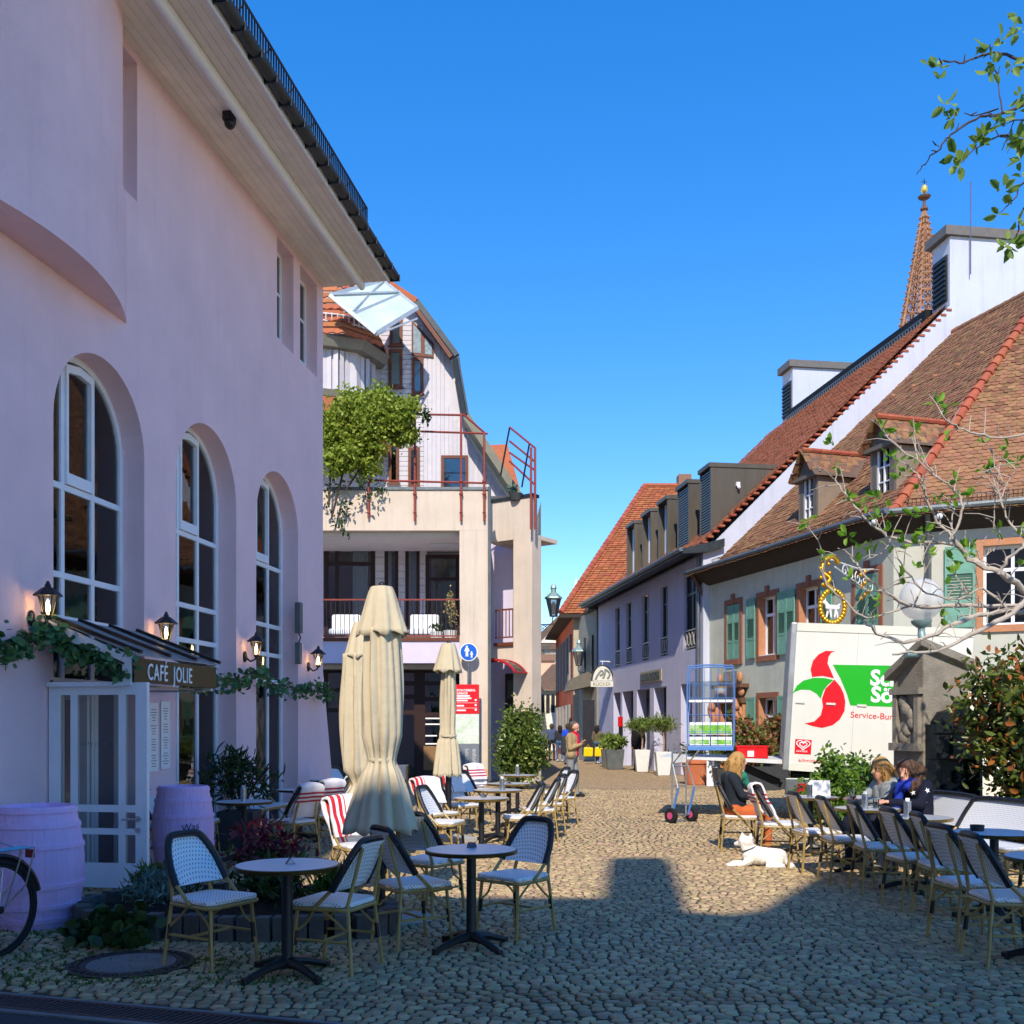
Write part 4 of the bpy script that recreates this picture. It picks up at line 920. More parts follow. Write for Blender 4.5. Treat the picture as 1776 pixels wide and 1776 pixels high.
# stele, round sign
ST = thing('info_stele', 'tall city information stele with red head, map and grey list', 'sign', (XX(810, 28.05), 28.05, 0))
g = MB(); g.box(-.33, .33, -.05, .05, 0, ZZ(1290, 28)); g.build('list_panel', grey_sign, ST); g = MB(); g.box(-.33, .33, -.05, .05, ZZ(1290, 28)+.002, ZZ(1238, 28)); mpn = g.build('map_panel', M('map_print', '#d9e0d2', .5, .12, 14, stain='#a8c890', stain_scale=5, stain_amt=.7), ST)
g = MB(); g.box(-.33, .33, -.06, .05, ZZ(1238, 28)+.002, ZZ(1187, 28)); rp_ = g.build('red_panel', red_sign, ST)
lettering('SCHLOSSBERG-\nGARAGE', .085, white_sign, rp_, (-.28, -.064, ZZ(1199, 28)), (R(90), 0, 0), .9, .002, .002)
for k, (z, w_) in enumerate(((1207, .36), (1211, .40), (1215, .3), (1224, .2), (1232, .25))):
    g = MB(); g.box(-.28, -.28+w_, -.064, -.06, ZZ(z, 28)-.02, ZZ(z, 28)+.02); g.build('text_line', white_sign, rp_)
for z in (1219, 1228): g = MB(); g.box(-.28, .28, -.063, -.06, ZZ(z, 28)-.004, ZZ(z, 28)+.004); g.build('rule_line', white_sign, rp_)
for z in (1214, 1223, 1231): g = MB(); g.cyl((.24, -.064, ZZ(z, 28)), (.24, -.06, ZZ(z, 28)), .03, None, 10); g.build('pictogram', white_sign, rp_)
for k in range(3):
    g = MB()
    for j in range(12 if k < 2 else 15): g.box(-.25+k*.2, -.25+k*.2+random.uniform(.05, .11), -.054, -.05, ZZ(1300, 28)-.035*j, ZZ(1300, 28)-.035*j+.014)
    g.build('street_list', M('list_white', '#c8ccd0', .6), ST)
RS = thing('pedestrian_sign', 'round blue pedestrian zone sign with white walking figures on a grey post', 'sign', (XX(813, 28.25), 28.25, 0))
g = MB(); g.cyl((0, 0, 0), (0, 0, ZZ(1115, 28.2)), .038, None, 10); g.build('post', zinc_l, RS, 40)
zc_ = ZZ(1131, 28.2); g = MB(); g.cyl((0, -.07, zc_), (0, -.05, zc_), .25, None, 36); dsc = g.build('white_rim', white_sign, RS); g = MB(); g.cyl((0, -.075, zc_), (0, -.071, zc_), .225, None, 36); g.build('blue_disc', blue_sign, dsc)
g = MB(); sc = .19/.5
def fig(pts, s, ox, oz): g.xz([(ox+a*s, zc_+oz+b*s) for a, b in pts], -.081, -.0765)
adult = [(-.10, -.45), (-.02, -.45), (.0, -.05), (.04, -.45), (.12, -.45), (.10, .0), (.2, -.05), (.22, .0), (.12, .25), (-.12, .25), (-.2, -.02), (-.15, -.05), (-.10, .1), (-.09, -.05)]
fig(adult, .34, -.05, .03); g.cyl((-.05, -.081, zc_+.145), (-.05, -.0765, zc_+.145), .03, None, 12); fig(adult, .2, .08, -.07); g.cyl((.08, -.081, zc_), (.08, -.0765, zc_), .022, None, 10)
g.build('walking_figures', white_sign, dsc)
# round evergreen bush at the street corner
def bush(label, c, r, n, lm, leaf, seed, trunk=True, cat='bush', name='evergreen_bush', pot=None, clumps=40):
    t = thing(name, label, cat, (c[0], c[1], 0)); g = MB(); rr = random.Random(seed)
    for k in range(5): a = rr.uniform(0, 6.28); g.tube([(.05*math.cos(a), .05*math.sin(a), 0), (.15*math.cos(a)*r[0], .15*math.sin(a)*r[1], c[2]*.7), (.5*math.cos(a)*r[0], .5*math.sin(a)*r[1], c[2]+r[2]*.3)], [.03, .02, .01], 5)
    g.build('trunk', bark, t); leaves('crown', blob_pts(n, (0, 0, c[2]), r, seed=seed, shell=.35, clumps=clumps, cr=.3), leaf, lm, t, seed=seed, aspect=.55); return t
bush('round evergreen bush at the corner beside the stele', (XX(906, 26.5), 26.5, 1.08), (.66, .6, .92), 7500, L_bush, .115, 3, clumps=60)
# ================================================================== TILES
def tile_shape(w, l, exp, th=.02):
    top = [(-w/2, l), (w/2, l), (w/2, w*.28), (w*.33, w*.1), (w*.12, w*.01), (-w*.12, w*.01), (-w*.33, w*.1), (-w/2, w*.28)]
    V = [(x, y, th*1.6*(1-y/l)+.004) for x, y in top]+[(x, y, th*1.6*(1-y/l)+.004-th) for x, y in top[2:]]
    Fs = [tuple(range(8)[::-1])]
    Fs[0] = (0, 7, 6, 5, 4, 3, 2, 1)
    for k in range(5): a, b = 2+k, 3+k; Fs.append((a, b, 8+b-2, 8+a-2))
    return V, Fs
def tile_plane(name, parent, org, ex, ey, wide, high, keep, w, l, exp, mat, singles=0, smat=None, score=None, seed=1):
    """beaver-tail tiles: org eave start, ex along the eave, ey up the slope"""
    org = Vector(org); ex = Vector(ex).normalized(); ey = Vector(ey).normalized(); en = ex.cross(ey)
    V0, F0 = tile_shape(w*.97, l, exp); rr = random.Random(seed); cells = []
    for r_ in range(int(high/exp)):
        for c in range(int(wide/w)+1):
            x = (c+(.5 if r_ % 2 else 0))*w; y = r_*exp
            if keep(x, y): cells.append((x, y))
    sing = set()
    if singles:
        sing = set(sorted(range(len(cells)), key=lambda i: score(*cells[i]))[:singles]); mb = MB(); mb.add(V0, F0); sm_ = mb.mesh('roof_tile', smat)
    rot = Matrix((ex, ey, en)).transposed()
    V = []; faces = []
    for i, (x, y) in enumerate(cells):
        o_ = org+ex*x+ey*y+en*rr.uniform(-.006, .012)+ey*(rr.uniform(-.012, .012)-(.05 if rr.random() < .006 else 0)); a = rr.uniform(-.035, .035)
        if i in sing:
            ob = link('roof_tile', sm_, parent); ob.matrix_local = Matrix.Translation(o_) @ rot.to_4x4() @ Matrix.Rotation(a, 4, 'Z'); continue
        b = len(V); ca, sa = math.cos(a), math.sin(a)
        for vx, vy, vz in V0: V.append(tuple(o_+ex*(vx*ca-vy*sa)+ey*(vx*sa+vy*ca)+en*vz))
        faces.extend([tuple(q+b for q in f) for f in F0])
    me = bpy.data.meshes.new(name); me.from_pydata(V, [], faces); me.materials.append(mat); ob = link(name, me, parent); ob['kind'] = 'stuff'; return ob

# ================================================================== GREY-LILAC BUILDING (local x away along the facade, y outward to the street)
gd = Vector((-.145, 1, 0)).normalized(); GROT = math.atan2(gd.y, gd.x)
GB = thing('grey_lilac_house', 'grey lilac plastered house with bronze box dormers and tall roof', 'building', (5.95, 32, 0), GROT)
GL = 14.3; PIT = .97; dark_pane = M('dark_pane', '#101216', .45, .2, 3, spec=.25)
wins = [(.6, 1.9), (3.7, 4.6), (6.1, 7.05), (8.5, 9.4), (10.4, 11.2)]; doors = [(3.84, 5.4), (5.94, 7.75), (8.28, 10.0), (10.3, 11.5), (1.0, 2.2)]
g = MB(); us = [0, GL]; zs = [0, 3.02, 4.1, 6.55, 7.05]
for a, b in wins+doors: us += [a, b]
def hole(u, z):
    return any(a < u < b and 4.1 < z < 6.55 for a, b in wins) or any(a < u < b and z < 3.02 for a, b in doors)
wall_cells(g, us, zs, hole)
for a, b in wins:
    D = -.1; g.add([(a,0,4.1),(a,D,4.1),(a,D,6.55),(a,0,6.55)], [(0,1,2,3)]); g.add([(b,0,4.1),(b,D,4.1),(b,D,6.55),(b,0,6.55)], [(0,1,2,3)]); g.add([(a,0,6.55),(b,0,6.55),(b,D,6.55),(a,D,6.55)], [(0,1,2,3)]); g.add([(a,0,4.1),(b,0,4.1),(b,D,4.1),(a,D,4.1)], [(0,1,2,3)])
for a, b in doors:
    D = -.38; g.add([(a,0,0),(a,D,0),(a,D,3.02),(a,0,3.02)], [(0,1,2,3)]); g.add([(b,0,0),(b,D,0),(b,D,3.02),(b,0,3.02)], [(0,1,2,3)]); g.add([(a,0,3.02),(b,0,3.02),(b,D,3.02),(a,D,3.02)], [(0,1,2,3)])
g.add([(GL,0,0),(GL,-16,0),(GL,-16,7.2),(GL,0,7.2)], [(0,1,2,3)])
g.build('facade', grey_lilac, GB)
for a, b in wins:
    g = MB(); D = -.1; g.box(a, a+.07, D-.06, D, 4.1, 6.55); g.box(b-.07, b, D-.06, D, 4.1, 6.55); g.box((a+b)/2-.04, (a+b)/2+.04, D-.06, D-.003, 4.1, 6.55); g.box(a+.07, b-.07, D-.06, D-.005, 5.9, 5.97)
    f = g.build('tall_window', zinc_l, GB); g = MB(); g.box(a+.05, b-.05, D-.04, D-.03, 4.12, 6.53); g.build('pane', dark_pane, f); g = MB(); g.box(a, b, D-.3, D-.28, 4.1, 6.55); g.build('room_backing', dark_void, f)
    g = MB(); g.box(a+.02, b-.02, -.04, -.01, 4.72, 4.76); g.box(a+.02, b-.02, -.04, -.01, 4.16, 4.19)
    n = 4
    for k in range(n):
        cx = a+(b-a)*(k+.5)/n; rr = (b-a)/n*.42; g.tube([(cx+rr*math.cos(t), -.025, 4.45+.22*math.sin(t)) for t in [i*math.pi/5 for i in range(10)]], .014, 4, closed=True)
    g.build('window_rail', M('pale_iron', '#b9b8b0', .5, .1, 10, metal=.3), f)
for a, b in doors:
    g = MB(); g.box(a, b, -.42, -.38, 0, 3.02); f = g.build('shop_door', M('shop_door_dark', '#26262c', .35, .1, 6, spec=.6), GB); g = MB(); g.box(a+.15, b-.15, -.379, -.372, .3, 2.7); g.build('pane', dark_pane, f)
# sign board with raised letters
g = MB(); g.box(4.3, 7.05, .02, .06, 3.24, 3.66); sb = g.build('sign_board', M('sign_beige', '#a39a86', .7, .1, 6), GB)
lettering('BADEN DESIGN', .36, black_m, sb, (7.0, .065, 3.33), (R(90), 0, R(180)), .98, .02, .012)
# eaves
g = MB(); g.yz([(.75, 6.95), (.75, 7.1), (-.6, 7.45), (-.6, 7.2), (0, 7.0)], -.35, GL+.3); g.build('eaves', zinc, GB)
g = MB(); g.tube([(-.35, .8, 7.08), (GL+.3, .8, 7.08)], .07, 8); g.build('gutter', zinc_l, GB, 40)
g = MB(); g.cyl((.12, .09, .2), (.12, .09, 6.95), .06, None, 8); g.build('downpipe', zinc_l, GB, 40)
# roof, gable wall, ridge towers
RY, RZ = -8.3, 7.15+PIT*8.3
g = MB(); g.add([(0,.3,6.9),(GL,.3,6.9),(GL,RY,RZ),(0,RY,RZ)], [(0,1,2,3)]); g.add([(0,-16.6,6.9),(GL,-16.6,6.9),(GL,RY,RZ),(0,RY,RZ)], [(0,1,2,3)]); g.build('roof_deck', roof_brown, GB)
sl = math.hypot(1, PIT)
tile_plane('roof_tiles', GB, (GL, .2, 7.12), (-1, 0, 0), (0, -1/sl, PIT/sl), GL, 8.4*sl, lambda x, y: True, .24, .42, .21, tile_os)
g = MB()
g.prism([(.02, 0), (-16.5, 0), (-16.5, 7.0), (RY, RZ+.05), (.02, 7.0)], lambda p, t: (t, p[0], p[1]), -.14, -.01); g.build('gable_wall', white_plaster, GB)
for k in range(46):   # verge tiles
    t = k/46; y = .25+(RY-.25)*t; z = 7.15+(RZ-7.15)*t; g = MB(); g.box(-.17, .1, y-.185, y, z+.0, z+.06); g.build('verge_tile', ridge_m, GB)
def tower(u0, u1, nm):
    zt = 17.45; g = MB(); g.box(u0, u1, -15, -8.25, 9, zt); t = g.build('ridge_tower', white_plaster, GB)
    g = MB(); g.box(u0-.12, u1+.12, -15.1, -8.05, zt+.002, zt+.3); g.build('tower_cap', M('cap_grey', '#6b6763', .6), t)
    g = MB(); g.box(u0+.12, u1-.12, -8.25, -8.2, 15.4, 16.9); lv = g.build('louvre_frame', zinc, t)
    for k in range(9): g = MB(); g.box(u0+.16, u1-.16, -8.2, -8.14, 15.45+k*.16, 15.53+k*.16); g.build('louvre_slat', black_m, t)
tower(-.13, .9, 'near'); tower(12.1, 13.2, 'far')
g = MB(); g.tube([(-.25, -8.9, 16.2), (-.25, -8.9, 19.2)], .018, 6); g.build('lightning_rod', M('rod_violet', '#5a5a78', .6), GB)
g = MB(); g.box(.9, 12.1, -8.6, -8.0, RZ-.5, RZ+.28); g.build('ridge_skylight', M('skylight_black', '#1c1d1f', .7, .1, 4, spec=.2), GB)
g = MB()
for k in range(60): g.box(1.0+k*.18, 1.06+k*.18, -7.9, -7.86, RZ-.45, RZ-.05)
g.box(.95, 12, -7.9, -7.86, RZ-.07, RZ-.03); g.build('ridge_grating', zinc_l, GB)
# bronze box dormers
for i, (a, b) in enumerate(((.8, 1.9), (3.05, 4.35), (5.5, 6.75), (7.7, 9.0), (10.1, 11.4))):
    zt = 9.95; yf = -.55; yb = -3.2; g = MB()
    g.box(a, a+.1, yb, yf, 7.2, zt); g.box(b-.1, b, yb, yf, 7.2, zt); g.box(a-.03, b+.03, yb, yf+.06, zt+.002, zt+.14); g.box(a+.1, b-.1, yb, yf-.02, 7.2, 7.6)
    d = g.build('box_dormer', bronze, GB)
    g = MB(); g.box(a+.1, b-.1, yf-.28, yf-.27, 7.6, zt); g.build('pane', glass_dark, d); g = MB(); g.box(a+.1, b-.1, yf-.6, yf-.58, 7.4, zt); g.build('room_backing', dark_void, d)
    if i < 2:
        for k in range(26): g = MB(); g.box(a+.1, b-.1, yf-.06, yf-.02, 7.62+k*.088, 7.66+k*.088); g.build('blind_slat', zinc_l, d)
    else:
        g = MB(); g.box(a+.12, a+.18, yf-.26, yf-.2, 7.6, zt-.02); g.box(b-.3, b-.12, yf-.26, yf-.22, 7.6, zt-.02); g.build('casement', white_paint, d)
g = MB(); g.box(.7, .79, -1.5, -1.38, 9.35, 9.47); g.ball((.68, -1.45, 9.3), .06, 8, 5); g.build('security_camera', white_paint, GB)

# ================================================================== SAGE GREEN HOUSE
HC = Vector((8.72, 23.4, 0)); h1 = Vector((-.29, .957, 0)).normalized(); n1 = Vector((.957, .29, 0)).normalized(); h2 = Vector((.9, -.43, 0)).normalized(); n2 = Vector((.43, .9, 0)).normalized()
GH = thing('green_shuttered_house', 'old sage plastered house with green shutters, dormers and brown tiled hip roof', 'building', HC, math.atan2(h1.y, h1.x))
EZ = 6.35; HL = 9.15
def grid_wall(mb, u0, u1, z0, z1, ops, D, y=0, s=1):
    us = [u0, u1]; zs = [z0, z1]
    for a, b, c, d in ops: us += [a, b]; zs += [c, d]
    wall_cells(mb, us, zs, lambda u, z: any(a < u < b and c < z < d for a, b, c, d in ops), y)
    for a, b, c, d in ops:
        mb.add([(a,y,c),(a,y+D,c),(a,y+D,d),(a,y,d)], [(0,1,2,3)]); mb.add([(b,y,c),(b,y+D,c),(b,y+D,d),(b,y,d)], [(0,1,2,3)]); mb.add([(a,y,d),(b,y,d),(b,y+D,d),(a,y+D,d)], [(0,1,2,3)]); mb.add([(a,y,c),(b,y,c),(b,y+D,c),(a,y+D,c)], [(0,1,2,3)])
w1 = [(.5, 1.4), (2.93, 3.83), (4.97, 5.87), (6.95, 7.72)]
ops = [(a, b, 3.6, 5.25) for a, b in w1]+[(4.97, 5.87, .75, 2.42), (2.93, 3.83, .75, 2.42), (6.85, 7.85, 0, 2.3)]
g = MB(); grid_wall(g, 0, HL, 0, EZ, ops, -.25); g.build('street_facade', sage, GH)
def shutter(parent, x0, x1, z0, z1, y, sy, ang=0, pivot=None):
    g = MB(); t = .035; fw = .05
    g.box(x0, x0+fw, y, y+sy*t, z0, z1) if sy > 0 else g.box(x0, x0+fw, y+sy*t, y, z0, z1)
    ya, yb = min(y, y+sy*t), max(y, y+sy*t)
    g.box(x1-fw, x1, ya, yb, z0, z1)
    H = z1-z0
    for zz in (z0, z0+H*.30, z0+H*.66, z1-.07): g.box(x0+fw, x1-fw, ya+.002, yb-.002, zz, zz+.07)
    g.box(x0+fw, x1-fw, ya+.01, yb-.01, z0+.07, z0+H*.30); g.box(x0+fw, x1-fw, ya+.01, yb-.01, z0+H*.66+.07, z1-.07)
    ym = (ya+yb)/2
    nsl = 8
    for k in range(nsl):
        zz = z0+H*.30+.09+k*(H*.36-.1)/nsl; g.add([(x0+fw, ya, zz), (x1-fw, ya, zz), (x1-fw, yb, zz+.05), (x0+fw, yb, zz+.05)] if sy > 0 else [(x0+fw, yb, zz), (x1-fw, yb, zz), (x1-fw, ya, zz+.05), (x0+fw, ya, zz+.05)], [(0,1,2,3)])
    o = g.build('shutter', shutter_g, parent)
    return o
def house_window(parent, a, b, z0, z1, y, s, closed=False, keystone=True, ledge=True, mat=sand_red, jamb=sand_o, wide=False):
    # s = +1 outward is +y, -1 outward is -y
    def yy(v): return y+s*v
    def bxx(mb, x0, x1, v0, v1, c, d): mb.box(x0, x1, min(yy(v0), yy(v1)), max(yy(v0), yy(v1)), c, d)
    g = MB(); bxx(g, a-.13, a, -.02, .04, z0-.15, z1+.15); bxx(g, b, b+.13, -.02, .04, z0-.15, z1+.15); bxx(g, a, b, -.02, .042, z1, z1+.15); bxx(g, a, b, -.02, .06, z0-.15, z0)
    if keystone: bxx(g, (a+b)/2-.08, (a+b)/2+.08, .0, .07, z1+.02, z1+.30)
    f = g.build('window', mat, parent)
    g = MB(); bxx(g, a-.001, a+.012, -.245, .038, z0, z1); bxx(g, b-.012, b+.001, -.245, .038, z0, z1); g.build('jamb', jamb, f)
    g = MB(); fw = .06
    bxx(g, a+.012, a+.012+fw, -.24, -.18, z0, z1); bxx(g, b-.012-fw, b-.012, -.24, -.18, z0, z1); bxx(g, a+.07, b-.07, -.24, -.182, z0, z0+fw); bxx(g, a+.07, b-.07, -.24, -.182, z1-fw, z1); bxx(g, (a+b)/2-.035, (a+b)/2+.035, -.24, -.178, z0, z1); zm = z0+(z1-z0)*.7; bxx(g, a+.07, b-.07, -.24, -.176, zm-.04, zm+.04)
    bxx(g, a+.02, b-.02, -.2, .02, z0+.002, z0+.03)
    g.build('sash', white_paint, f)
    for x0, x1 in ((a+.07, (a+b)/2-.035), ((a+b)/2+.035, b-.07)):
        for c, d in ((z0+fw, zm-.04), (zm+.04, z1-fw)): g = MB(); bxx(g, x0, x1, -.215, -.21, c, d); g.build('pane', glass, f)
    g = MB(); bxx(g, a, b, -.5, -.48, z0, z1); g.build('room_backing', M('room_brown', '#6a4a38', .9, .2, 3), f)
    hw = (b-a)/2
    if closed: shutter(f, a+.01, (a+b)/2-.005, z0+.02, z1-.02, yy(.0), s); shutter(f, (a+b)/2+.005, b-.01, z0+.02, z1-.02, yy(.0), s)
    else: shutter(f, a-.17-hw, a-.15, z0-.03, z1+.03, yy(.05), s); shutter(f, b+.15, b+.17+hw, z0-.03, z1+.03, yy(.05), s)
    return f
house_window(GH, *w1[0], 3.6, 5.25, 0, 1, True); house_window(GH, *w1[1], 3.6, 5.25, 0, 1); house_window(GH, *w1[2], 3.6, 5.25, 0, 1); house_window(GH, *w1[3], 3.6, 5.25, 0, 1, True)
house_window(GH, 4.97, 5.87, .75, 2.42, 0, 1, keystone=False); house_window(GH, 2.93, 3.83, .75, 2.42, 0, 1, keystone=False)
# carved portal
g = MB(); g.box(6.55, 6.85, -.02, .16, 0, 2.3); g.box(7.85, 8.15, -.02, .16, 0, 2.3); p_ = g.build('portal', sand_o, GH)
g = MB()
for s_, xc in ((1, 6.62), (-1, 8.08)):
    g.tube([(xc+.05*math.cos(t*2), .2+.02*t, 1.3+t*.12+.05*math.sin(t*3)) for t in np.linspace(0, 9, 26)], [.05+.07*abs(math.sin(t*.7)) for t in np.linspace(0, 9, 26)], 7)
    g.ball((xc, .16, 2.62), .11, 10, 6, (1.1, .8, 1.2)); g.ball((xc+s_*.12, .14, 3.05), .11, 10, 6, (1, .7, 1.5)); g.ball((xc+s_*.05, .18, 1.95), .12, 10, 6, (.9, .7, 2.2))
g.build('volute', sand_o, p_, 60); g = MB(); g.box(6.5, 8.2, -.02, .24, 2.302, 2.45); g.box(6.45, 8.25, -.02, .3, 2.75, 2.86); g.box(6.7, 8.0, -.02, .12, 2.45, 2.75); g.build('cornice', M('portal_dark', '#6a4a38', .8), p_); g = MB(); g.box(6.95, 7.75, 0, .12, 2.88, 3.25); g.build('cartouche', stone_b, p_)
g = MB(); g.box(6.85, 7.85, -.3, -.25, 0, 2.3); g.build('portal_door', dark_wood, GH)
# cove + gutter + downpipe
g = MB(); g.yz([(0, EZ-.35), (.12, EZ-.32), (.45, EZ-.02), (.5, EZ), (.5, EZ+.08), (-.2, EZ+.08), (-.2, EZ-.3)], -.3, HL+.2); g.build('eaves_cove', M('eaves_dark', '#3b332d', .8, .2, 4), GH)
g = MB(); g.tube([(-.5, .56, EZ+.08), (HL+.25, .56, EZ+.08)], .075, 8); g.build('gutter', zinc_l, GH, 40)
g = MB(); g.tube([(HL-.1, .5, EZ), (HL-.15, .12, EZ-.7), (HL-.15, .1, 0)], .055, 8); g.build('downpipe', M('copper_brown', '#6b4f45', .5, .2, 4, metal=.4), GH, 40)
# second facade
FR = math.atan2(h2.y, h2.x); rel = FR-GH.rotation_euler.z
g = MB()
ops2 = [(1.85, 3.05, 3.85, 5.6), (4.6, 5.8, 3.85, 5.6), (1.9, 3.0, .8, 2.5)]
grid_wall(g, 0, 9, 0, EZ, ops2, .25)
def in2(o): o.rotation_euler = (0, 0, rel); return o
in2(g.build('square_facade', M('sage_light_plaster', '#c4c3b4', .92, .06, 1.4, .3, 90, stain='#a5a698', stain_scale=.6), GH))
for op in ops2: in2(house_window(GH, *op, 0, -1, keystone=False, mat=sand_o))
g = MB(); g.yz([(0, EZ-.35), (-.12, EZ-.32), (-.45, EZ-.02), (-.5, EZ), (-.5, EZ+.08), (.2, EZ+.08), (.2, EZ-.3)], -.15, 9); in2(g.build('eaves_cove', M('eaves_dark', '#3b332d'), GH))
g = MB(); g.tube([(-.25, -.56, EZ+.08), (9, -.56, EZ+.08)], .075, 8); in2(g.build('gutter', zinc_l, GH, 40))
g = MB(); g.tube([(.75, -.5, EZ), (.75, -.12, EZ-.5), (.75, -.1, 0)], .06, 8); in2(g.build('downpipe', zinc_l, GH, 40))
for k in range(2): g = MB(); g.ball(((1.0 if k else -.35), -.6, EZ-.12), .07, 8, 6); in2(g.build('eaves_lamp', white_paint, GH, 60))
# roof (world maths in a separate unrotated child space)
RF = link('roof', None, GH, (0, 0, EZ+.12), (0, 0, -GH.rotation_euler.z))
p1u = Vector((n1.x, n1.y, PIT)).normalized(); p2u = Vector((n2.x, n2.y, PIT)).normalized(); RT = 8.1
def t12(P_): return n1.dot(P_), n2.dot(P_)
off = .0; OV = .62; BP = .3
def deck():
    g = MB(); a = h1*9.25-n1*off+Vector((0,0,-PIT*off)); b = h1*9.25+n1*RT+Vector((0,0,PIT*RT)); hip = (n1+n2); hip = hip/n1.dot(hip)
    c = hip*RT+Vector((0,0,PIT*RT)); d = -hip*off+Vector((0,0,-PIT*off)); e = h2*9-n2*off+Vector((0,0,-PIT*off)); f = h2*9+n2*RT+Vector((0,0,PIT*RT))
    g.add([a, b, c, d, e, f], [(0,1,2,3), (3,2,5,4)]); b2 = h1*9.25+n1*18; c2 = Vector((c.x+9, c.y+3, 0)); g.add([b, c, c2, b2], [(0,1,2,3)])
    return g.build('roof_deck', roof_brown, RF)
deck()
dz = Vector((0, 0, .02))
org1 = h1*9.2-n1*off+Vector((0,0,-PIT*off))+dz
def keep1(x, y):
    P_ = org1-h1*x+p1u*y; a, b = t12(Vector((P_.x, P_.y, 0))); return a <= b+.02
s_1 = tile_plane('roof_tiles', RF, org1, -h1, p1u, 13, (RT+off)*sl, keep1, .185, .34, .155, tile_bs, seed=2)
org2 = -h2*3-n2*off+Vector((0,0,-PIT*off))+dz
def keep2(x, y):
    P_ = org2+h2*x+p2u*y; a, b = t12(Vector((P_.x, P_.y, 0))); return b <= a+.02 and x < 8.5
tile_plane('roof_tiles', RF, org2, h2, p2u, 9, (RT+off)*sl, keep2, .185, .34, .155, tile_bs, 300, tile_b, lambda x, y: (x-3.6)**2*.9+(y-1.6)**2*.5, seed=3)
hipd = (n1+n2); hipd = hipd/n1.dot(hipd)
for h_, n_, s_, u0, u1 in ((h1, n1, -1, -.5, 9.2), (h2, n2, 1, -.3, 8.5)):     # bell-cast eaves
    g = MB(); c0 = lambda u, t: h_*u+n_*t+Vector((0, 0, BP*t+.012)); hp = -hipd*OV+Vector((0, 0, -BP*OV+.012))
    g.add([c0(u1, 0), Vector((0, 0, .012)), hp, c0(u1, -OV)], [(0,1,2,3)]); g.build('bell_cast_board', roof_brown, RF)
    bu = Vector((n_.x, n_.y, BP)).normalized(); o2 = (h_*u1 if s_ < 0 else -h_*.5)-n_*OV+Vector((0, 0, -BP*OV+.02)); e2 = h_*s_
    def kb(x, y, o2=o2, e2=e2, bu=bu, n_=n_): P_ = o2+e2*x+bu*y; a, b = t12(Vector((P_.x, P_.y, 0))); return (a <= b+.02 if n_ is n1 else b <= a+.02)
    tile_plane('eaves_tiles', RF, o2, e2, bu, 10, OV+.05, kb, .185, .3, .155, tile_bs, seed=8)
for k in range(30):
    t = -.5+k*.3; zz = lambda v: v*(PIT if v > 0 else BP); p0 = hipd*t+Vector((0,0,zz(t)+.05)); p1_ = hipd*(t+.36)+Vector((0,0,zz(t+.36)+.05)); g = MB(); g.tube([p0, p1_], [.15, .1], 9); g.build('hip_tile', ridge_m, RF, 50)
for k in range(28): p0 = h1*(9.1-k*.34)+n1*RT+Vector((0,0,PIT*RT+.02)); g = MB(); g.tube([p0, p0-h1*.36], [.1, .12], 8); g.build('ridge_tile', tile_b, RF, 50)
# snow guards + vent tiles
def guard(h_, n_, sgn, u0, u1, t):
    g = MB(); base = lambda u: h_*u+n_*t+Vector((0,0,PIT*t))
    up = Vector((0,0,1))*.22-n_*.05
    for f_ in (.25, .6, 1): g.tube([base(u0)+up*f_, base(u1)+up*f_], .009, 4)
    k = u0
    while k < u1: g.tube([base(k), base(k)+up], .007, 4); k += .09
    k = u0
    while k < u1: g.tube([base(k)+up, base(k)-up*.1+n_*.25+Vector((0,0,.25*PIT))], .012, 4); k += .9
    return g.build('snow_guard', M('guard_brown', '#4f4238', .6, .2, 8, metal=.3), RF)
guard(h1, n1, 1, .4, 9.0, .12); guard(h2, n2, 1, .3, 8, .12)
for k in range(8):
    u = 8.3-k*.95; P_ = h1*u+n1*5.6+Vector((0,0,PIT*5.6)); g = MB(); g.tube([P_+Vector((0,0,.02)), P_-n1*.12+Vector((0,0,.04))], [.11, .07], 6); g.build('vent_tile', tile_b, RF)
# gable pipe
g = MB(); a_ = h1*9.0+n1*6.2+Vector((0,0,PIT*6.2+.15)); g.tube([a_, a_+n1*.9+Vector((0,0,.9)), a_+n1*1.6+Vector((0,0,1.0))], .16, 8); g.build('vent_pipe', zinc_l, RF, 50)
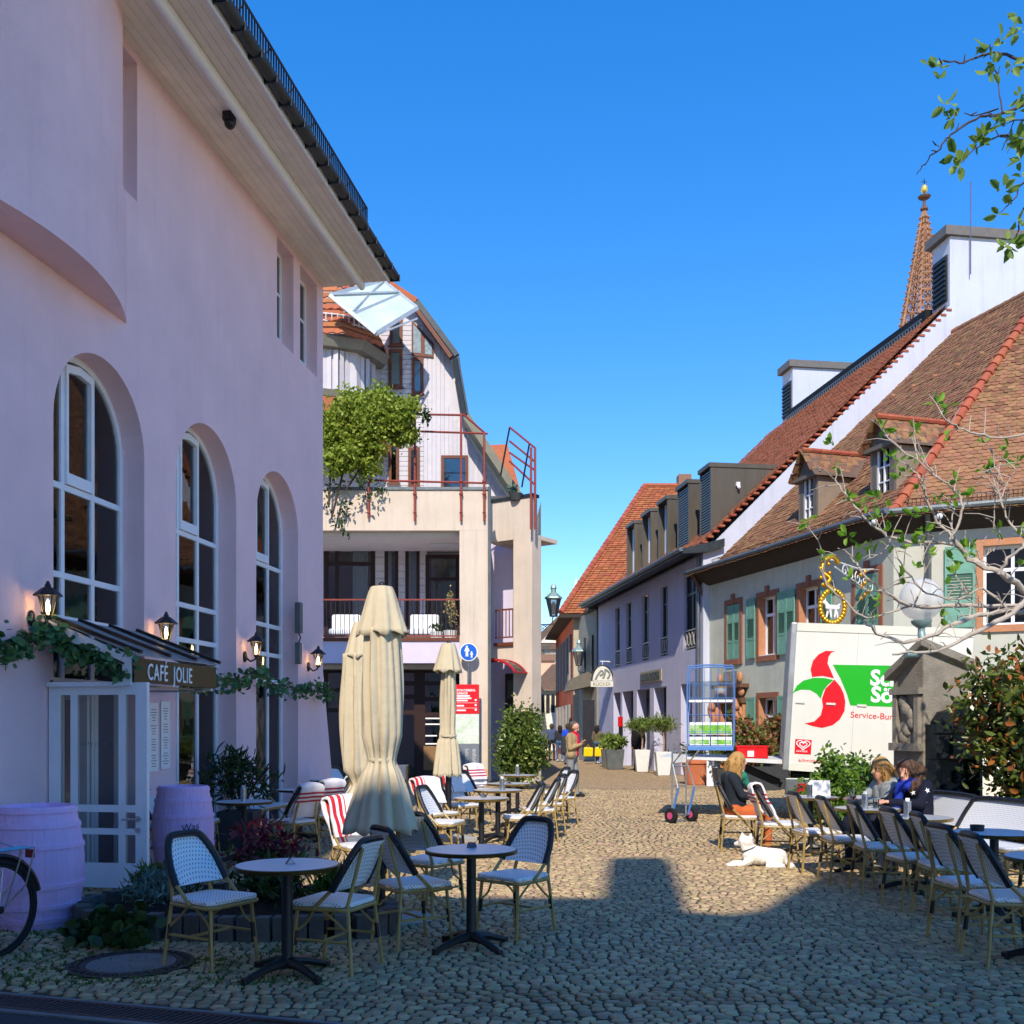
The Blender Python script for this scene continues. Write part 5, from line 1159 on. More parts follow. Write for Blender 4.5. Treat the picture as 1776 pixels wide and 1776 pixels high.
# dormers
def dormer(u0, u1, t, label):
    z0 = PIT*t; H = 1.15; um = (u0+u1)/2; fr = Matrix((h1, -n1, Vector((0,0,1)))).transposed().to_4x4()   # local x=h1,y=outward
    d = thing('roof_dormer', label, 'dormer', (HC+n1*t+Vector((0,0,EZ+.12))), math.atan2(h1.y, h1.x), 'gabled dormers on the brown roof')
    g = MB(); bk = -(H/PIT+.6)
    for a, b in ((u0, u0+.08), (u1-.08, u1)): g.yz([(0, z0-.25), (0, z0+H), (-H/PIT, z0+H), (-.0, z0-.25)] if False else [(0, z0-.3), (0, z0+H), (-H/PIT-.05, z0+H)], a, b)
    ck = g.build('cheek', M('dormer_zinc', '#8a7a68', .6, .12, 3, stain='#6f675c', stain_scale=1.5), d)
    g = MB(); f0, f1 = u0+.08, u1-.08
    g.box(f0, f0+.16, -.06, 0, z0-.1, z0+H); g.box(f1-.16, f1, -.06, 0, z0-.1, z0+H); g.box(f0, f1, -.06, .01, z0-.16, z0-.02); g.box(u0-.06, u1+.06, -.08, .14, z0+H, z0+H+.1)
    g.xz([(u0-.08, z0+H+.1), (u1+.08, z0+H+.1), (um, z0+H+.72)], -.05, .02); g.build('front', M('dormer_grey', '#6e675e', .7, .12, 6), d)
    g = MB(); a, b = f0+.16, f1-.16
    g.box(a, a+.05, -.1, -.03, z0, z0+H); g.box(b-.05, b, -.1, -.03, z0, z0+H); g.box((a+b)/2-.02, (a+b)/2+.02, -.09, -.03, z0, z0+H); g.box(a, b, -.1, -.032, z0, z0+.06); g.box(a, b, -.09, -.032, z0+H*.62, z0+H*.62+.035); g.box(a, b, -.09, -.032, z0+H*.3, z0+H*.3+.03)
    wf = g.build('casement', white_paint, d); g = MB(); g.box(a+.03, b-.03, -.075, -.07, z0, z0+H); g.build('pane', glass_dark, wf); g = MB(); g.box(a, b, -.3, -.28, z0-.1, z0+H); g.build('room_backing', dark_void, wf)
    zr = z0+H+.78
    for sgn, ue in ((-1, u0-.14), (1, u1+.14)):
        e = Vector((ue, .2, z0+H+.02)); r_ = Vector((um, .2, zr)); up = (r_-e); wl_ = up.length
        g = MB(); V = [e, r_, Vector((um, -(zr-.0)/PIT+z0/PIT-.1, zr)), Vector((ue, -(H+.1)/PIT-.1, z0+H+.02))]; g.add([v-Vector((0,0,.03)) for v in V], [(0,1,2,3)]); g.build('roof_board', roof_brown, d)
        exd = Vector((0, -1, 0)) if sgn > 0 else Vector((0, 1, 0)); o_ = e if sgn > 0 else Vector((ue, -(H+.1)/PIT-.5, z0+H+.02))
        tile_plane('dormer_tiles', d, o_, exd, up, 2.2, wl_, lambda x, y: (x < 1.2+y*.9) if sgn > 0 else (x > 1.0-y*.9-.3 and x < 2.0), .17, .3, .15, tile_bs, seed=int(u0*10))
    for k in range(7): g = MB(); g.tube([(um, .2-k*.3, zr+.02), (um, -.12-k*.3, zr+.03)], [.08, .065], 7); g.build('ridge_tile', ridge_m, d, 50)
dormer(4.2, 5.15, .8, 'gabled roof dormer with white casement, further left over the green shutters'); dormer(.95, 1.95, .8, 'gabled roof dormer with white casement, nearer the red hip tiles')

# ================================================================== FAR STREET
OH = thing('orange_roof_house', 'orange and grey street house with big orange tiled hip roof', 'building', (2.75, 50, 0))
g = MB(); g.box(.25, 1.55, 0, .3, 0, 7.1); g.build('front_wall', grey_pl, OH); g = MB(); g.box(1.55, 2.6, .02, .3, 0, 7.1); g.build('front_wall_orange', orange_pl, OH)
g = MB(); g.add([(.25,0,0),(-.05,13,0),(-.05,13,7.1),(.25,0,7.1)], [(0,1,2,3)]); g.build('street_wall', orange_pl, OH)
g = MB(); g.box(1.46, 1.56, -.06, 0, .2, 7.0); g.build('downpipe', M('pipe_red', '#a8452f', .6), OH)
for k in range(5):
    for z0, z1 in ((3.6, 6.2), (.4, 2.7)):
        y = 1.2+k*2.3; g = MB(); g.box(.06-.0225*y+.1, .16-.0225*y+.12, y, y+1.1, z0, z1); f = g.build('window', M('far_win_dark', '#2c2c33', .4, .2, 3), OH); g = MB(); g.box(.02-.0225*y+.1, .1-.0225*y+.1, y+1.1, y+1.18, z0, z1); g.box(.02-.0225*y+.1, .1-.0225*y+.1, y-.08, y, z0, z1); g.build('shutter', M('far_shutter', '#97948e', .8), f)
def strip_roof(org, ex, eu, wide_f, rows, exp, mat, parent, th=.05, name='tile_course'):
    org = Vector(org); ex = Vector(ex).normalized(); eu = Vector(eu).normalized(); en = ex.cross(eu)
    if en.z < 0: en = -en
    g = MB()
    for k in range(rows):
        a, b = wide_f(k/rows); a2, b2 = wide_f((k+1.1)/rows); y0, y1 = k*exp, (k+1.15)*exp; n = max(1, int((b-a)/.3))
        for j in range(n):
            xa, xb = a+(b-a)*j/n+.01, a+(b-a)*(j+1)/n-.01; xc, xd = a2+(b2-a2)*j/n+.01, a2+(b2-a2)*(j+1)/n-.01; h_ = th*(1+.25*((j*7+k*3) % 5-2)/2)
            g.add([org+ex*xa+eu*y0+en*h_, org+ex*xb+eu*y0+en*h_, org+ex*xd+eu*y1, org+ex*xc+eu*y1, org+ex*xa+eu*y0, org+ex*xb+eu*y0], [(0,1,2,3), (4,5,1,0)])
    o = g.build('tile_courses', mat, parent); o['kind'] = 'stuff'; return o
apx, apy, apz = 4.5, 6.0, 14.7
g = MB(); g.add([(-.4,-.5,7.0),(9,-.5,7.0),(9,apy,apz),(apx,apy,apz),(-.7,13.5,7.0)], [(0,1,2,3),(0,3,4)]); g.build('roof_deck', roof_brown, OH)
slp = math.hypot(6.5, 7.7); strip_roof((-.4, -.5, 7.05), (1, 0, 0), (0, 6.5, 7.7), lambda t: (4.9*min(1, t), 9.3), 60, slp/60, tile_os, OH)
for k in range(34): t = k/34; a = Vector((-.4, -.5, 7.1)).lerp(Vector((apx, apy, apz+.05)), t); b = Vector((-.4, -.5, 7.1)).lerp(Vector((apx, apy, apz+.05)), t+.035); g = MB(); g.tube([a, b], [.16, .13], 6); g.build('hip_tile', ridge_m, OH, 50)
g = MB(); g.tube([(apx, apy, apz+.05), (9, apy, apz+.05)], .15, 6); g.build('ridge_line', ridge_m, OH, 50)
g = MB(); g.box(-.45, 3, -.6, -.3, 6.85, 7.02); g.add([(-.45,-.6,6.95),(-.75,13.4,6.95),(-.05,13.4,6.9),(.3,0,6.9)], [(0,1,2,3)]); g.build('eaves', M('eaves_dark', '#3b332d'), OH)
g = MB(); g.box(6.3, 7.0, 5.6, 6.4, 14.4, 15.3); g.build('chimney', M('chimney_brick', '#8a6a58', .9), OH)
# narrow dark shop between
NS = thing('narrow_shop', 'narrow grey shop front with dark awning next to the orange roof house', 'building', (3.95, 46.6, 0))
g = MB(); g.box(-.1, 3, 0, .3, 0, 6.9); g.add([(-.1,0,0),(-.7,3.3,0),(-.7,3.3,6.9),(-.1,0,6.9)], [(0,1,2,3)]); g.build('wall', M('shop_grey', '#8f8c80', .9, .1, 3), NS)
for z0, z1 in ((3.4, 5.8),):
    for k in range(2): g = MB(); y = .5+k*1.4; x = -.1-.18*y; g.box(x-.1, x+.05, y, y+.8, z0, z1); g.build('window', M('far_win_dark', '#2c2c33'), NS)
g = MB(); g.xz([(-1.5, 3.2), (-.1, 3.5), (-.1, 3.9), (-.5, 4.1), (-1.3, 3.75)], .2, 2.6); g.build('awning', M('awning_grey', '#6c675c', .8, .15, 4), NS)
g = MB(); g.box(-.75, -.2, -.05, .1, .3, 2.8); g.build('shop_door', M('far_win_dark', '#2c2c33'), NS)
g = MB(); g.box(-.5, .4, -.3, 3, 6.9, 7.15); g.build('eaves', zinc, NS)
# far left houses
def far_house(name, label, px0, px1, pyt, Y, mat, roof=None, gable=None, deep=8, wins_=(), extra=None):
    x0, x1, zt = XX(px0, Y), XX(px1, Y), ZZ(pyt, Y); t = thing(name, label, 'building', ((x0+x1)/2, Y, 0)); hx = (x1-x0)/2
    g = MB(); g.box(-hx, hx, 0, deep, 0, zt); g.build('wall', mat, t)
    if roof: g = MB(); g.add([(-hx-.3, -.4, zt), (hx+.3, -.4, zt), (hx+.3, deep/2, zt+roof), (-hx-.3, deep/2, zt+roof), (-hx-.3, -.4, zt-.15), (hx+.3, -.4, zt-.15)], [(0,1,2,3),(4,5,1,0)]); g.add([(-hx-.3, deep+.3, zt), (hx+.3, deep+.3, zt), (hx+.3, deep/2, zt+roof), (-hx-.3, deep/2, zt+roof)], [(0,1,2,3)]); g.build('roof', roof_brown, t)
    for a, b, c, d in wins_:
        g = MB(); X0, X1, Z0, Z1 = XX(a, Y)-(x0+x1)/2, XX(b, Y)-(x0+x1)/2, ZZ(d, Y), ZZ(c, Y); g.box(X0-.12, X1+.12, -.05, .01, Z0-.12, Z1+.12); f = g.build('window', white_paint, t); g = MB(); g.box(X0, X1, -.07, -.052, Z0, Z1); g.build('pane', glass_dark, f)
    return t
ph = far_house('peach_house', 'peach plastered house at the end of the street', 880, 962, 1146, 82, pink_pl, None, wins_=((930, 944, 1188, 1210),))
g = MB(); zt = ZZ(1146, 82); g.box(-2, 2.0, -.2, .3, zt, zt+.5); g.build('cornice', M('cornice_brown', '#8a6a58', .8), ph)
g = MB()
for k in range(12): x = -1.0+k*.22; g.tube([(x+.1*math.cos(a), 0, zt+.9+.3*math.sin(a)) for a in [i*math.pi/4 for i in range(8)]], .03, 4, closed=True)
g.tube([(-1.2, 0, zt+1.4), (2, 0, zt+1.4)], .04, 4); g.tube([(-1.2, 0, zt+2.4), (2, 0, zt+2.4)], .03, 4); g.tube([(.8, 0, zt+.5), (.8, 0, zt+2.4)], .03, 4); g.build('terrace_rail', zinc_l, ph)
cg = thing('cream_gable_house', 'pale cream gable with brown verge at the far end of the street', 'building', (XX(945, 95), 95, 0))
def q_(px, py): return (XX(px, 95)-XX(945, 95), ZZ(py, 95))
g = MB(); g.xz([q_(900, 1260), q_(1000, 1260), q_(1000, 1000), q_(990, 1040), q_(975, 1070), q_(905, 1138)], 0, .5); g.build('gable_wall', cream2, cg)
g = MB(); a, b = q_(905, 1136), q_(985, 1058); g.beam((a[0], .3, a[1]), (b[0], .3, b[1]), .9, .5, (0,0,1)); g.build('verge', roof_brown, cg)
g = MB(); c = q_(933, 1095); g.box(c[0]-.35, c[0]+.35, 3, 4, c[1]-1, c[1]+1.2); g.build('chimney', M('chimney_brick2', '#8a5a48', .9), cg)
g = MB(); c = q_(955, 1130); g.box(c[0]-.6, c[0]+.9, -2.5, 0, c[1]-1.6, c[1]); f = g.build('dormer', M('dormer_grey2', '#9a948c', .8), cg); g = MB(); g.box(c[0]-.9, c[0]+1.1, -2.8, 0, c[1], c[1]+.6); g.build('dormer_roof', roof_brown, f)
ah = thing('arcade_house', 'low house with brown hipped roof and arched windows far down the street', 'building', (XX(945, 68), 68, 0)); z0 = ZZ(1197, 68)
g = MB(); g.box(-.75, 1.2, 0, 5, 0, z0); g.build('wall', cream2, ah); g = MB(); g.add([(-1.1,-.4,z0),(1.3,-.4,z0),(1.3,3,z0+1.9),(.6,3,z0+1.9),(-1.1,5,z0)], [(0,1,2,3),(0,3,4)]); g.build('roof', roof_brown, ah)
for k in range(5):
    g = MB(); x = -.6+k*.34; pts = [(x, z0-1.5), (x+.24, z0-1.5)]+[(x+.12+.12*math.cos(math.pi*i/6), z0-.4+.12*math.sin(math.pi*i/6)) for i in range(7)]; g.xz(pts, -.06, .01); f = g.build('window', M('far_win_dark', '#2c2c33'), ah); g = MB(); g.box(x-.04, x, -.12, -.02, z0-1.5, z0-.6); g.build('shutter', M('pale_green', '#b8c09a', .8), f)
g = MB(); g.box(.3, .75, -.6, -.5, z0-2.3, z0-1.5); g.box(.62, 1.05, -1.0, -.9, z0-1.9, z0-1.2); g.build('hanging_sign', white_sign, ah)
far_house('white_end_house', 'white fronted house closing the street behind the walkers', 900, 985, 1185, 110, cream2, 4, wins_=((925, 932, 1205, 1216), (940, 947, 1205, 1216)))
lh = thing('left_street_house', 'house with red tiled eaves peeking past the street wing', 'building', (XX(912, 60), 60, 0)); g = MB(); g.box(-3, .1, 0, 10, 0, ZZ(1075, 60)); g.build('wall', cream, lh); g = MB(); zz = ZZ(1072, 60); g.add([(-3,-.6,zz),(.7,-.6,zz),(-1,4,zz+2.6),(-3,4,zz+2.6),(.7,10,zz)], [(0,1,2,3),(1,4,2)]); g.build('roof', tile_os, lh)
# ================================================================== SPIRE
SY = 120.0; SPX = XX(1603, SY)
SP = thing('church_spire', 'openwork red sandstone church spire behind the roofs', 'spire', (SPX, SY, 0))
zA = 62.0; slope = 2.35/(zA-ZZ(540, SY)+.4)
rad = lambda z: max(.14, (zA-z)*slope+.1)
zs_ = [42.0]; 
while zs_[-1] < 60: zs_.append(zs_[-1]+max(.75, rad(zs_[-1])*.55))
for k in range(8):
    a = k*math.pi/4+.2; c, s = math.cos(a), math.sin(a); g = MB(); g.tube([(rad(z)*c, rad(z)*s, z) for z in [42, 48, 54, 58, zA]], [.24, .2, .15, .12, .1], 5)
    z = 43
    while z < 61.5: g.ball(((rad(z)+.2)*c, (rad(z)+.2)*s, z+.1), .16, 6, 4, (1, 1, .8)); z += .75
    g.build('rib', spire_m, SP)
for i, z in enumerate(zs_[:-1]):
    g = MB(); pts = [(rad(z)*math.cos(k*math.pi/4+.2), rad(z)*math.sin(k*math.pi/4+.2), z) for k in range(8)]; g.tube(pts, .1, 5, closed=True); ro = g.build('ring', spire_m, SP)
    z2 = zs_[i+1]; g = MB()
    for k in range(8):
        a, b = pts[k], pts[(k+1) % 8]; a2 = (rad(z2)*math.cos(k*math.pi/4+.2), rad(z2)*math.sin(k*math.pi/4+.2), z2); b2 = (rad(z2)*math.cos((k+1)*math.pi/4+.2), rad(z2)*math.sin((k+1)*math.pi/4+.2), z2)
        A, B, C, D = map(Vector, (a, b, b2, a2)); m_ = (A+B+C+D)/4; ex = (B-A).normalized(); wv = (B-A).length; ey = ((C+D)/2-(A+B)/2); hv = ey.length; ey.normalize(); r_ = min((C-D).length+wv, 2*hv)*.21
        if wv < .5: g.tube([(A+B)/2, (C+D)/2], .09, 4); continue
        g.tube([m_+ex*r_*math.cos(t)+ey*r_*math.sin(t) for t in [j*math.pi/4 for j in range(8)]], .085, 4, closed=True)
        for t in range(4): q = m_+ex*r_*math.cos(t*math.pi/2)+ey*r_*math.sin(t*math.pi/2); g.tube([m_+ex*r_*.2*math.cos(t*math.pi/2)+ey*r_*.2*math.sin(t*math.pi/2), q+(q-m_)*.35], .07, 4)
    g.build('tracery', spire_m, ro)
g = MB(); g.lathe([(.2, zA-1), (.22, zA), (.45, zA+.05), (.45, zA+.25), (.2, zA+.4), (.16, zA+1.3), (.6, zA+1.4), (.75, zA+1.6), (.3, zA+1.75), (.12, zA+1.95)], 10); g.build('finial', M('finial_stone', '#6f5244', .9, .2, 4), SP)
g = MB(); g.ball((0, 0, zA+2.5), .5, 12, 8, (.8, .8, 1)); g.build('gilded_star', M('gilded_ball', '#ecd06a', .35, .1, 4, metal=.6), SP, 60)
g = MB(); g.cyl((0, 0, zA+2.9), (0, 0, zA+3.7), .05, None, 5); g.box(-.3, .3, -.03, .03, zA+3.3, zA+3.38); g.build('cross', black_m, SP)
g = MB(); g.box(-3.6, 3.6, -3.6, 3.6, 0, 42); g.build('tower', spire_m, SP)
# ================================================================== FURNITURE
def bez(pts, n=8):
    pts = [Vector(p) for p in pts]; out = []
    for i in range(len(pts)-1):
        p0 = pts[max(i-1, 0)]; p1 = pts[i]; p2 = pts[i+1]; p3 = pts[min(i+2, len(pts)-1)]
        for k in range(n):
            t = k/n; out.append(.5*((2*p1)+(p2-p0)*t+(2*p0-5*p1+4*p2-p3)*t*t+(3*p1-p0-3*p2+p3)*t**3))
    out.append(pts[-1]); return out
def make_chair(w=.44, name='bistro_chair', cat='chair', weave_m=weave, wide=False):
    t = thing(name, name, cat); hw = w/2
    # seat: rounded panel
    n = 5; poly = []
    def corner(cx, cy, r, a0, a1): return [(cx+r*math.cos(a0+(a1-a0)*k/n), cy+r*math.sin(a0+(a1-a0)*k/n)) for k in range(n+1)]
    poly = corner(hw-.05, .16, .06, 0, math.pi/2)+corner(-hw+.05, .16, .06, math.pi/2, math.pi)+corner(-hw+.09, -.15, .07, math.pi, 1.5*math.pi)+corner(hw-.09, -.15, .07, 1.5*math.pi, 2*math.pi)
    g = MB(); g.xy(poly, .445, .478); g.build('seat', weave_m, t, bevel=.012)
    g = MB(); pl = [(x*1.0, y*1.0, .432) for x, y in poly]; g.tube(pl, .014, 6, closed=True); g.build('seat_rail', tan, t, 50)
    # back frame: black wrapped inverted U leaning back
    def bk(x, z): return (x, -.055-(z-.45)*.52+.10*max(0, .62-z), z)
    tw = hw-.035; U = [bk(-hw-.005, .56), bk(-hw+.005, .68), bk(-tw, .79), bk(-tw+.045, .865), bk(-tw*.5, .885), bk(0, .888), bk(tw*.5, .885), bk(tw-.045, .865), bk(tw, .79), bk(hw-.005, .68), bk(hw+.005, .56)]
    U = bez(U, 3); g = MB(); g.tube(U, .0255, 7); g.build('back_frame', black_wrap, t, 50)
    # woven back panel
    g = MB(); NX, NZ = 8, 7; V = []; Fs = []
    for j in range(NZ+1):
        z = .555+(.868-.555)*j/NZ; half = hw-.012 if z < .78 else (hw-.012)-(z-.78)*.62
        for i in range(NX+1):
            x = -half+2*half*i/NX; p = bk(x, z); V.append((p[0], p[1]-.018*(1-(x/hw)**2)-.004, p[2]))
    m0 = len(V); V += [(x, y-.012, z) for x, y, z in V]
    for j in range(NZ):
        for i in range(NX):
            a = j*(NX+1)+i; Fs.append((a, a+1, a+NX+2, a+NX+1)); Fs.append((m0+a, m0+a+NX+1, m0+a+NX+2, m0+a+1))
    for i in range(NX): Fs.append((i, m0+i, m0+i+1, i+1))
    g.add(V, Fs); g.build('backrest', weave_m, t, 60)
    for s in (-1, 1):
        g = MB(); p = bk(s*(hw+.005), .575); g.tube([p, (s*(hw+.006), .03, .437)], .0135, 6); g.build('back_post', tan, t, 50)
        # rear leg continues up behind the panel
        q = bk(s*hw*.62, .84); g = MB(); g.tube([(q[0], q[1]-.03, q[2]), (s*(hw*.8), -.2, .46), (s*(hw-.01), -.25, .0)], .014, 6); lg = g.build('leg', tan, t, 50)
        g = MB(); g.tube([(s*(hw*.9-.008), -.226, .19), (s*(hw*.86-.004), -.215, .29)], .0175, 6); g.build('binding', black_wrap, lg, 50)
        g = MB(); g.tube([(s*(hw-.035), .175, .44), (s*(hw-.01), .215, .0)], .014, 6); lg = g.build('leg', tan, t, 50)
        g = MB(); g.tube([(s*(hw-.025), .193, .18), (s*(hw-.03), .185, .28)], .0175, 6); g.build('binding', black_wrap, lg, 50)
        g = MB(); g.tube([(s*(hw-.025), .19, .22), (s*(hw-.03), -.22, .22)], .0105, 5); g.build('stretcher', tan, t, 50)
        g = MB(); g.tube(bez([(s*(hw-.025), .19, .27), (s*(hw-.05), .12, .33), (s*(hw-.02), .04, .425)], 3), .009, 5); g.tube(bez([(s*(hw-.03), -.215, .27), (s*(hw-.04), -.13, .34), (s*(hw-.02), -.02, .425)], 3), .009, 5); g.build('brace', tan, t, 50)
    g = MB(); g.tube([(-hw+.03, -.02, .22), (hw-.03, -.02, .22)], .0105, 5); g.build('cross_stretcher', tan, t, 50)
    return t
chair0 = make_chair(); chair0.location = (0, -40, 0)
used = {'c': False, 'b': False, 'tA': False}
def face(dx, dy): return math.atan2(dy, dx)-math.pi/2
def chair(x, y, f, label, group='bistro chairs'):
    if not used['c']:
        used['c'] = True; chair0.location = (x, y, .004); chair0.rotation_euler = (0, 0, face(*f)); chair0['label'] = label; chair0['group'] = group; return chair0
    return dup(chair0, (x, y, .004), face(*f), label, group)
bench0 = make_chair(1.12, 'wicker_bench', 'bench', weave_b)
def bench(x, y, f, label):
    if not used['b']:
        used['b'] = True; bench0.location = (x, y, .004); bench0.rotation_euler = (0, 0, face(*f)); bench0['label'] = label; bench0['group'] = 'white wicker benches'; return bench0
    return dup(bench0, (x, y, .004), face(*f), label, 'white wicker benches')
def make_table(topm, rimm, r=.34):
    t = thing('bistro_table', 'bistro table', 'table'); g = MB(); g.lathe([(r-.012, .715), (r-.008, .738), (0.001, .738)], 40); g.build('tabletop', topm, t, 40)
    g = MB(); pr = [(r-.012, .708), (r, .71), (r+.002, .734), (r-.008, .739)]; g.lathe(pr, 40, cap=False); g.build('rim', rimm, t, 60)
    g = MB(); g.lathe([(.045, .06), (.038, .1), (.036, .68), (.11, .706), (.11, .712)], 14); g.build('column', black_m, t, 50)
    g = MB()
    for k in range(4):
        a = k*math.pi/2+.5; c, s = math.cos(a), math.sin(a); g.tube([(.02*c, .02*s, .10), (.14*c, .14*s, .085), (.26*c, .26*s, .05), (.33*c, .33*s, .028)], [.04, .03, .024, .022], 7); g.cyl((.325*c, .325*s, .004), (.325*c, .325*s, .05), .026, None, 8)
    g.build('cross_foot', black_m, t, 50); return t
tabA = make_table(top_white, M('dark_brass', '#5a4a28', .35, .1, 10, metal=.8)); tabB = make_table(top_grey, brass, .35)
tu = {}
def table(x, y, rz, label, kind='A', group='round bistro tables'):
    src = tabA if kind == 'A' else tabB
    if kind not in tu: tu[kind] = 1; src.location = (x, y, 0); src.rotation_euler = (0, 0, rz); src['label'] = label; src['group'] = group; return src
    return dup(src, (x, y, 0), rz, label, group)
bl_x = stripe_mat('blanket_side_stripes', '#eeebe8', '#c8142c', 0, [(.06, .072), (.095, .13), (.16, .20)])
bl_z = stripe_mat('blanket_top_stripes', '#ece4e4', '#b4173a', 2, [(.70, .725), (.75, .775), (.80, .825)])
def blanket(ch, label, mat=bl_x, w=.36, front=.24, back=.36, lean=0.0):
    t = thing('blanket', label, 'blanket', ch.location, ch.rotation_euler.z, 'striped blankets over chair backs'); g = MB()
    def bky(z): return -.055-(z-.45)*.52+.10*max(0, .62-z)
    prof = []
    for k in range(8): z = .885-back+back*k/8; prof.append((bky(z)-.055-.012*math.sin(k*1.3), z))
    for k in range(5): a = math.pi*k/4; prof.append((bky(.888)-.055*math.cos(a)+.0, .900+.03*math.sin(a)))
    for k in range(1, 8): z = .885-front*k/7; prof.append((bky(z)+.042+.01*math.sin(k*1.7), z))
    NX = 12; V = []; Fs = []; rr = random.Random(sum(map(ord, label))); ph = rr.uniform(0, 6)
    for j, (y, z) in enumerate(prof):
        for i in range(NX+1):
            x = -w/2+w*i/NX; e = abs(x)/(w/2); V.append((x*(1+.05*math.sin(j*.6+ph)), y+.012*math.sin(x*22+ph+j*.25), z-.012*e*e*(2 if .86 < z else 1)+lean*x))
    m0 = len(V); cy = sum(p[0] for p in prof)/len(prof)
    for j, (y, z) in enumerate(prof):
        jn = prof[min(j+1, len(prof)-1)]; jp = prof[max(j-1, 0)]; ty, tz = jn[0]-jp[0], jn[1]-jp[1]; L_ = math.hypot(ty, tz)+1e-6
        for i in range(NX+1): v = V[j*(NX+1)+i]; V.append((v[0], v[1]-tz/L_*.022, v[2]+ty/L_*.022))
    for j in range(len(prof)-1):
        for i in range(NX):
            a = j*(NX+1)+i; Fs.append((a, a+1, a+NX+2, a+NX+1)); Fs.append((m0+a, m0+a+NX+1, m0+a+NX+2, m0+a+1))
        a = j*(NX+1); Fs.append((a, a+NX+1, m0+a+NX+1, m0+a)); a += NX; Fs.append((a, m0+a, m0+a+NX+1, a+NX+1))
    for i in range(NX): Fs.append((i, m0+i, m0+i+1, i+1)); a = (len(prof)-1)*(NX+1)+i; Fs.append((a, a+1, m0+a+1, m0+a))
    g.add(V, Fs); o = g.build('cloth', mat, t, 60); return t
# --- near left group
table(-1.475, 6.72, .35, 'white topped round table with a small card, nearest on the left')
chair(-2.06, 7.05, (.86, -.5), 'white wicker chair left of the nearest table, front turned to us'); chair(-1.20, 6.95, (-.93, .36), 'white wicker chair right of the nearest table, seen from behind')
table(-.30, 7.55, .2, 'round table in front of the parasol, dark foot on the shaded cobbles')
chair(-.74, 7.72, (.82, .55), 'dark framed chair standing against the front parasol pole'); chair(.02, 8.1, (-.66, -.75), 'white dotted chair right of the table in front of the parasol'); chair(-.72, 9.05, (.55, .83), 'chair behind the parasol table, back half in sun')
cb = chair(-1.52, 10.2, (.6, -.78), 'sunlit chair under a striped blanket left of the front parasol'); blanket(cb, 'red and white blanket on the sunlit chair left of the front parasol', bl_x, .46, .34, .42)
# --- along the cafe wall
table(-3.22, 12.3, .1, 'shaded round table with menu holder beside the second barrel', 'A'); table(-3.02, 14.6, .4, 'shaded round table by the wall, second from the barrel', 'A'); table(-3.05, 17.2, .7, 'small far table by the cafe corner', 'A')
bench(-3.98, 12.4, (1, -.16), 'wicker bench against the wall behind the second barrel'); bench(-3.68, 15.0, (1, -.16), 'wicker bench against the wall right of the oleander'); bench(-3.2, 18.3, (.9, -.5), 'wicker bench at the far corner of the cafe')
c_ = chair(-2.72, 12.75, (-.8, .58), 'shaded chair with blanket facing the wall table, nearer one'); blanket(c_, 'striped blanket on the nearer chair at the wall table', bl_z, .36)
c_ = chair(-2.6, 13.7, (-.8, .58), 'shaded chair with blanket facing the wall table, further one'); blanket(c_, 'striped blanket on the further chair at the wall table', bl_z, .36)
c_ = chair(-2.5, 15.0, (-.85, .5), 'chair with blanket half behind the rear left parasol'); blanket(c_, 'striped blanket on the chair behind the rear left parasol', bl_x, .36)
chair(-2.35, 20.5, (-.5, .8), 'lone chair by the dark shop front door')
# --- middle row in the sun
table(-.385, 12.9, .3, 'brass rimmed table nearest in the sunny middle row', 'B'); table(-.2, 14.5, .5, 'brass rimmed table second in the sunny middle row', 'B'); table(-.05, 16.1, .2, 'brass rimmed table third in the sunny middle row', 'B'); table(.1, 18.8, .9, 'brass rimmed table furthest in the middle row before the bush', 'B')
chair(.12, 13.3, (-.97, -.1), 'sunny chair on the street side of the first middle table'); chair(.38, 14.5, (-.97, -.1), 'sunny chair on the street side of the second middle table'); chair(.52, 15.6, (-.95, -.25), 'sunny chair on the street side of the third middle table'); chair(.78, 16.9, (-.93, -.35), 'sunny chair furthest out on the street side of the middle row')
c_ = chair(-1.02, 13.9, (.66, -.74), 'chair under a striped blanket left of the first middle table'); blanket(c_, 'bright striped blanket left of the first middle table', bl_x, .42, .3, .42)
c_ = chair(-.76, 15.3, (.7, -.7), 'chair under a striped blanket left of the second middle table'); blanket(c_, 'bright striped blanket left of the second middle table', bl_x, .38)
chair(-.62, 16.7, (.8, -.55), 'bare white backed chair left of the third middle table')
c_ = chair(-.52, 18.9, (.7, -.7), 'chair with blanket left of the furthest middle table'); blanket(c_, 'striped blanket in front of the information stele', bl_z, .38)
chair(-.85, 12.6, (.9, -.3), 'chair tucked under the first middle table'); chair(.72, 18.2, (-.9, -.3), 'chair right of the furthest middle table')
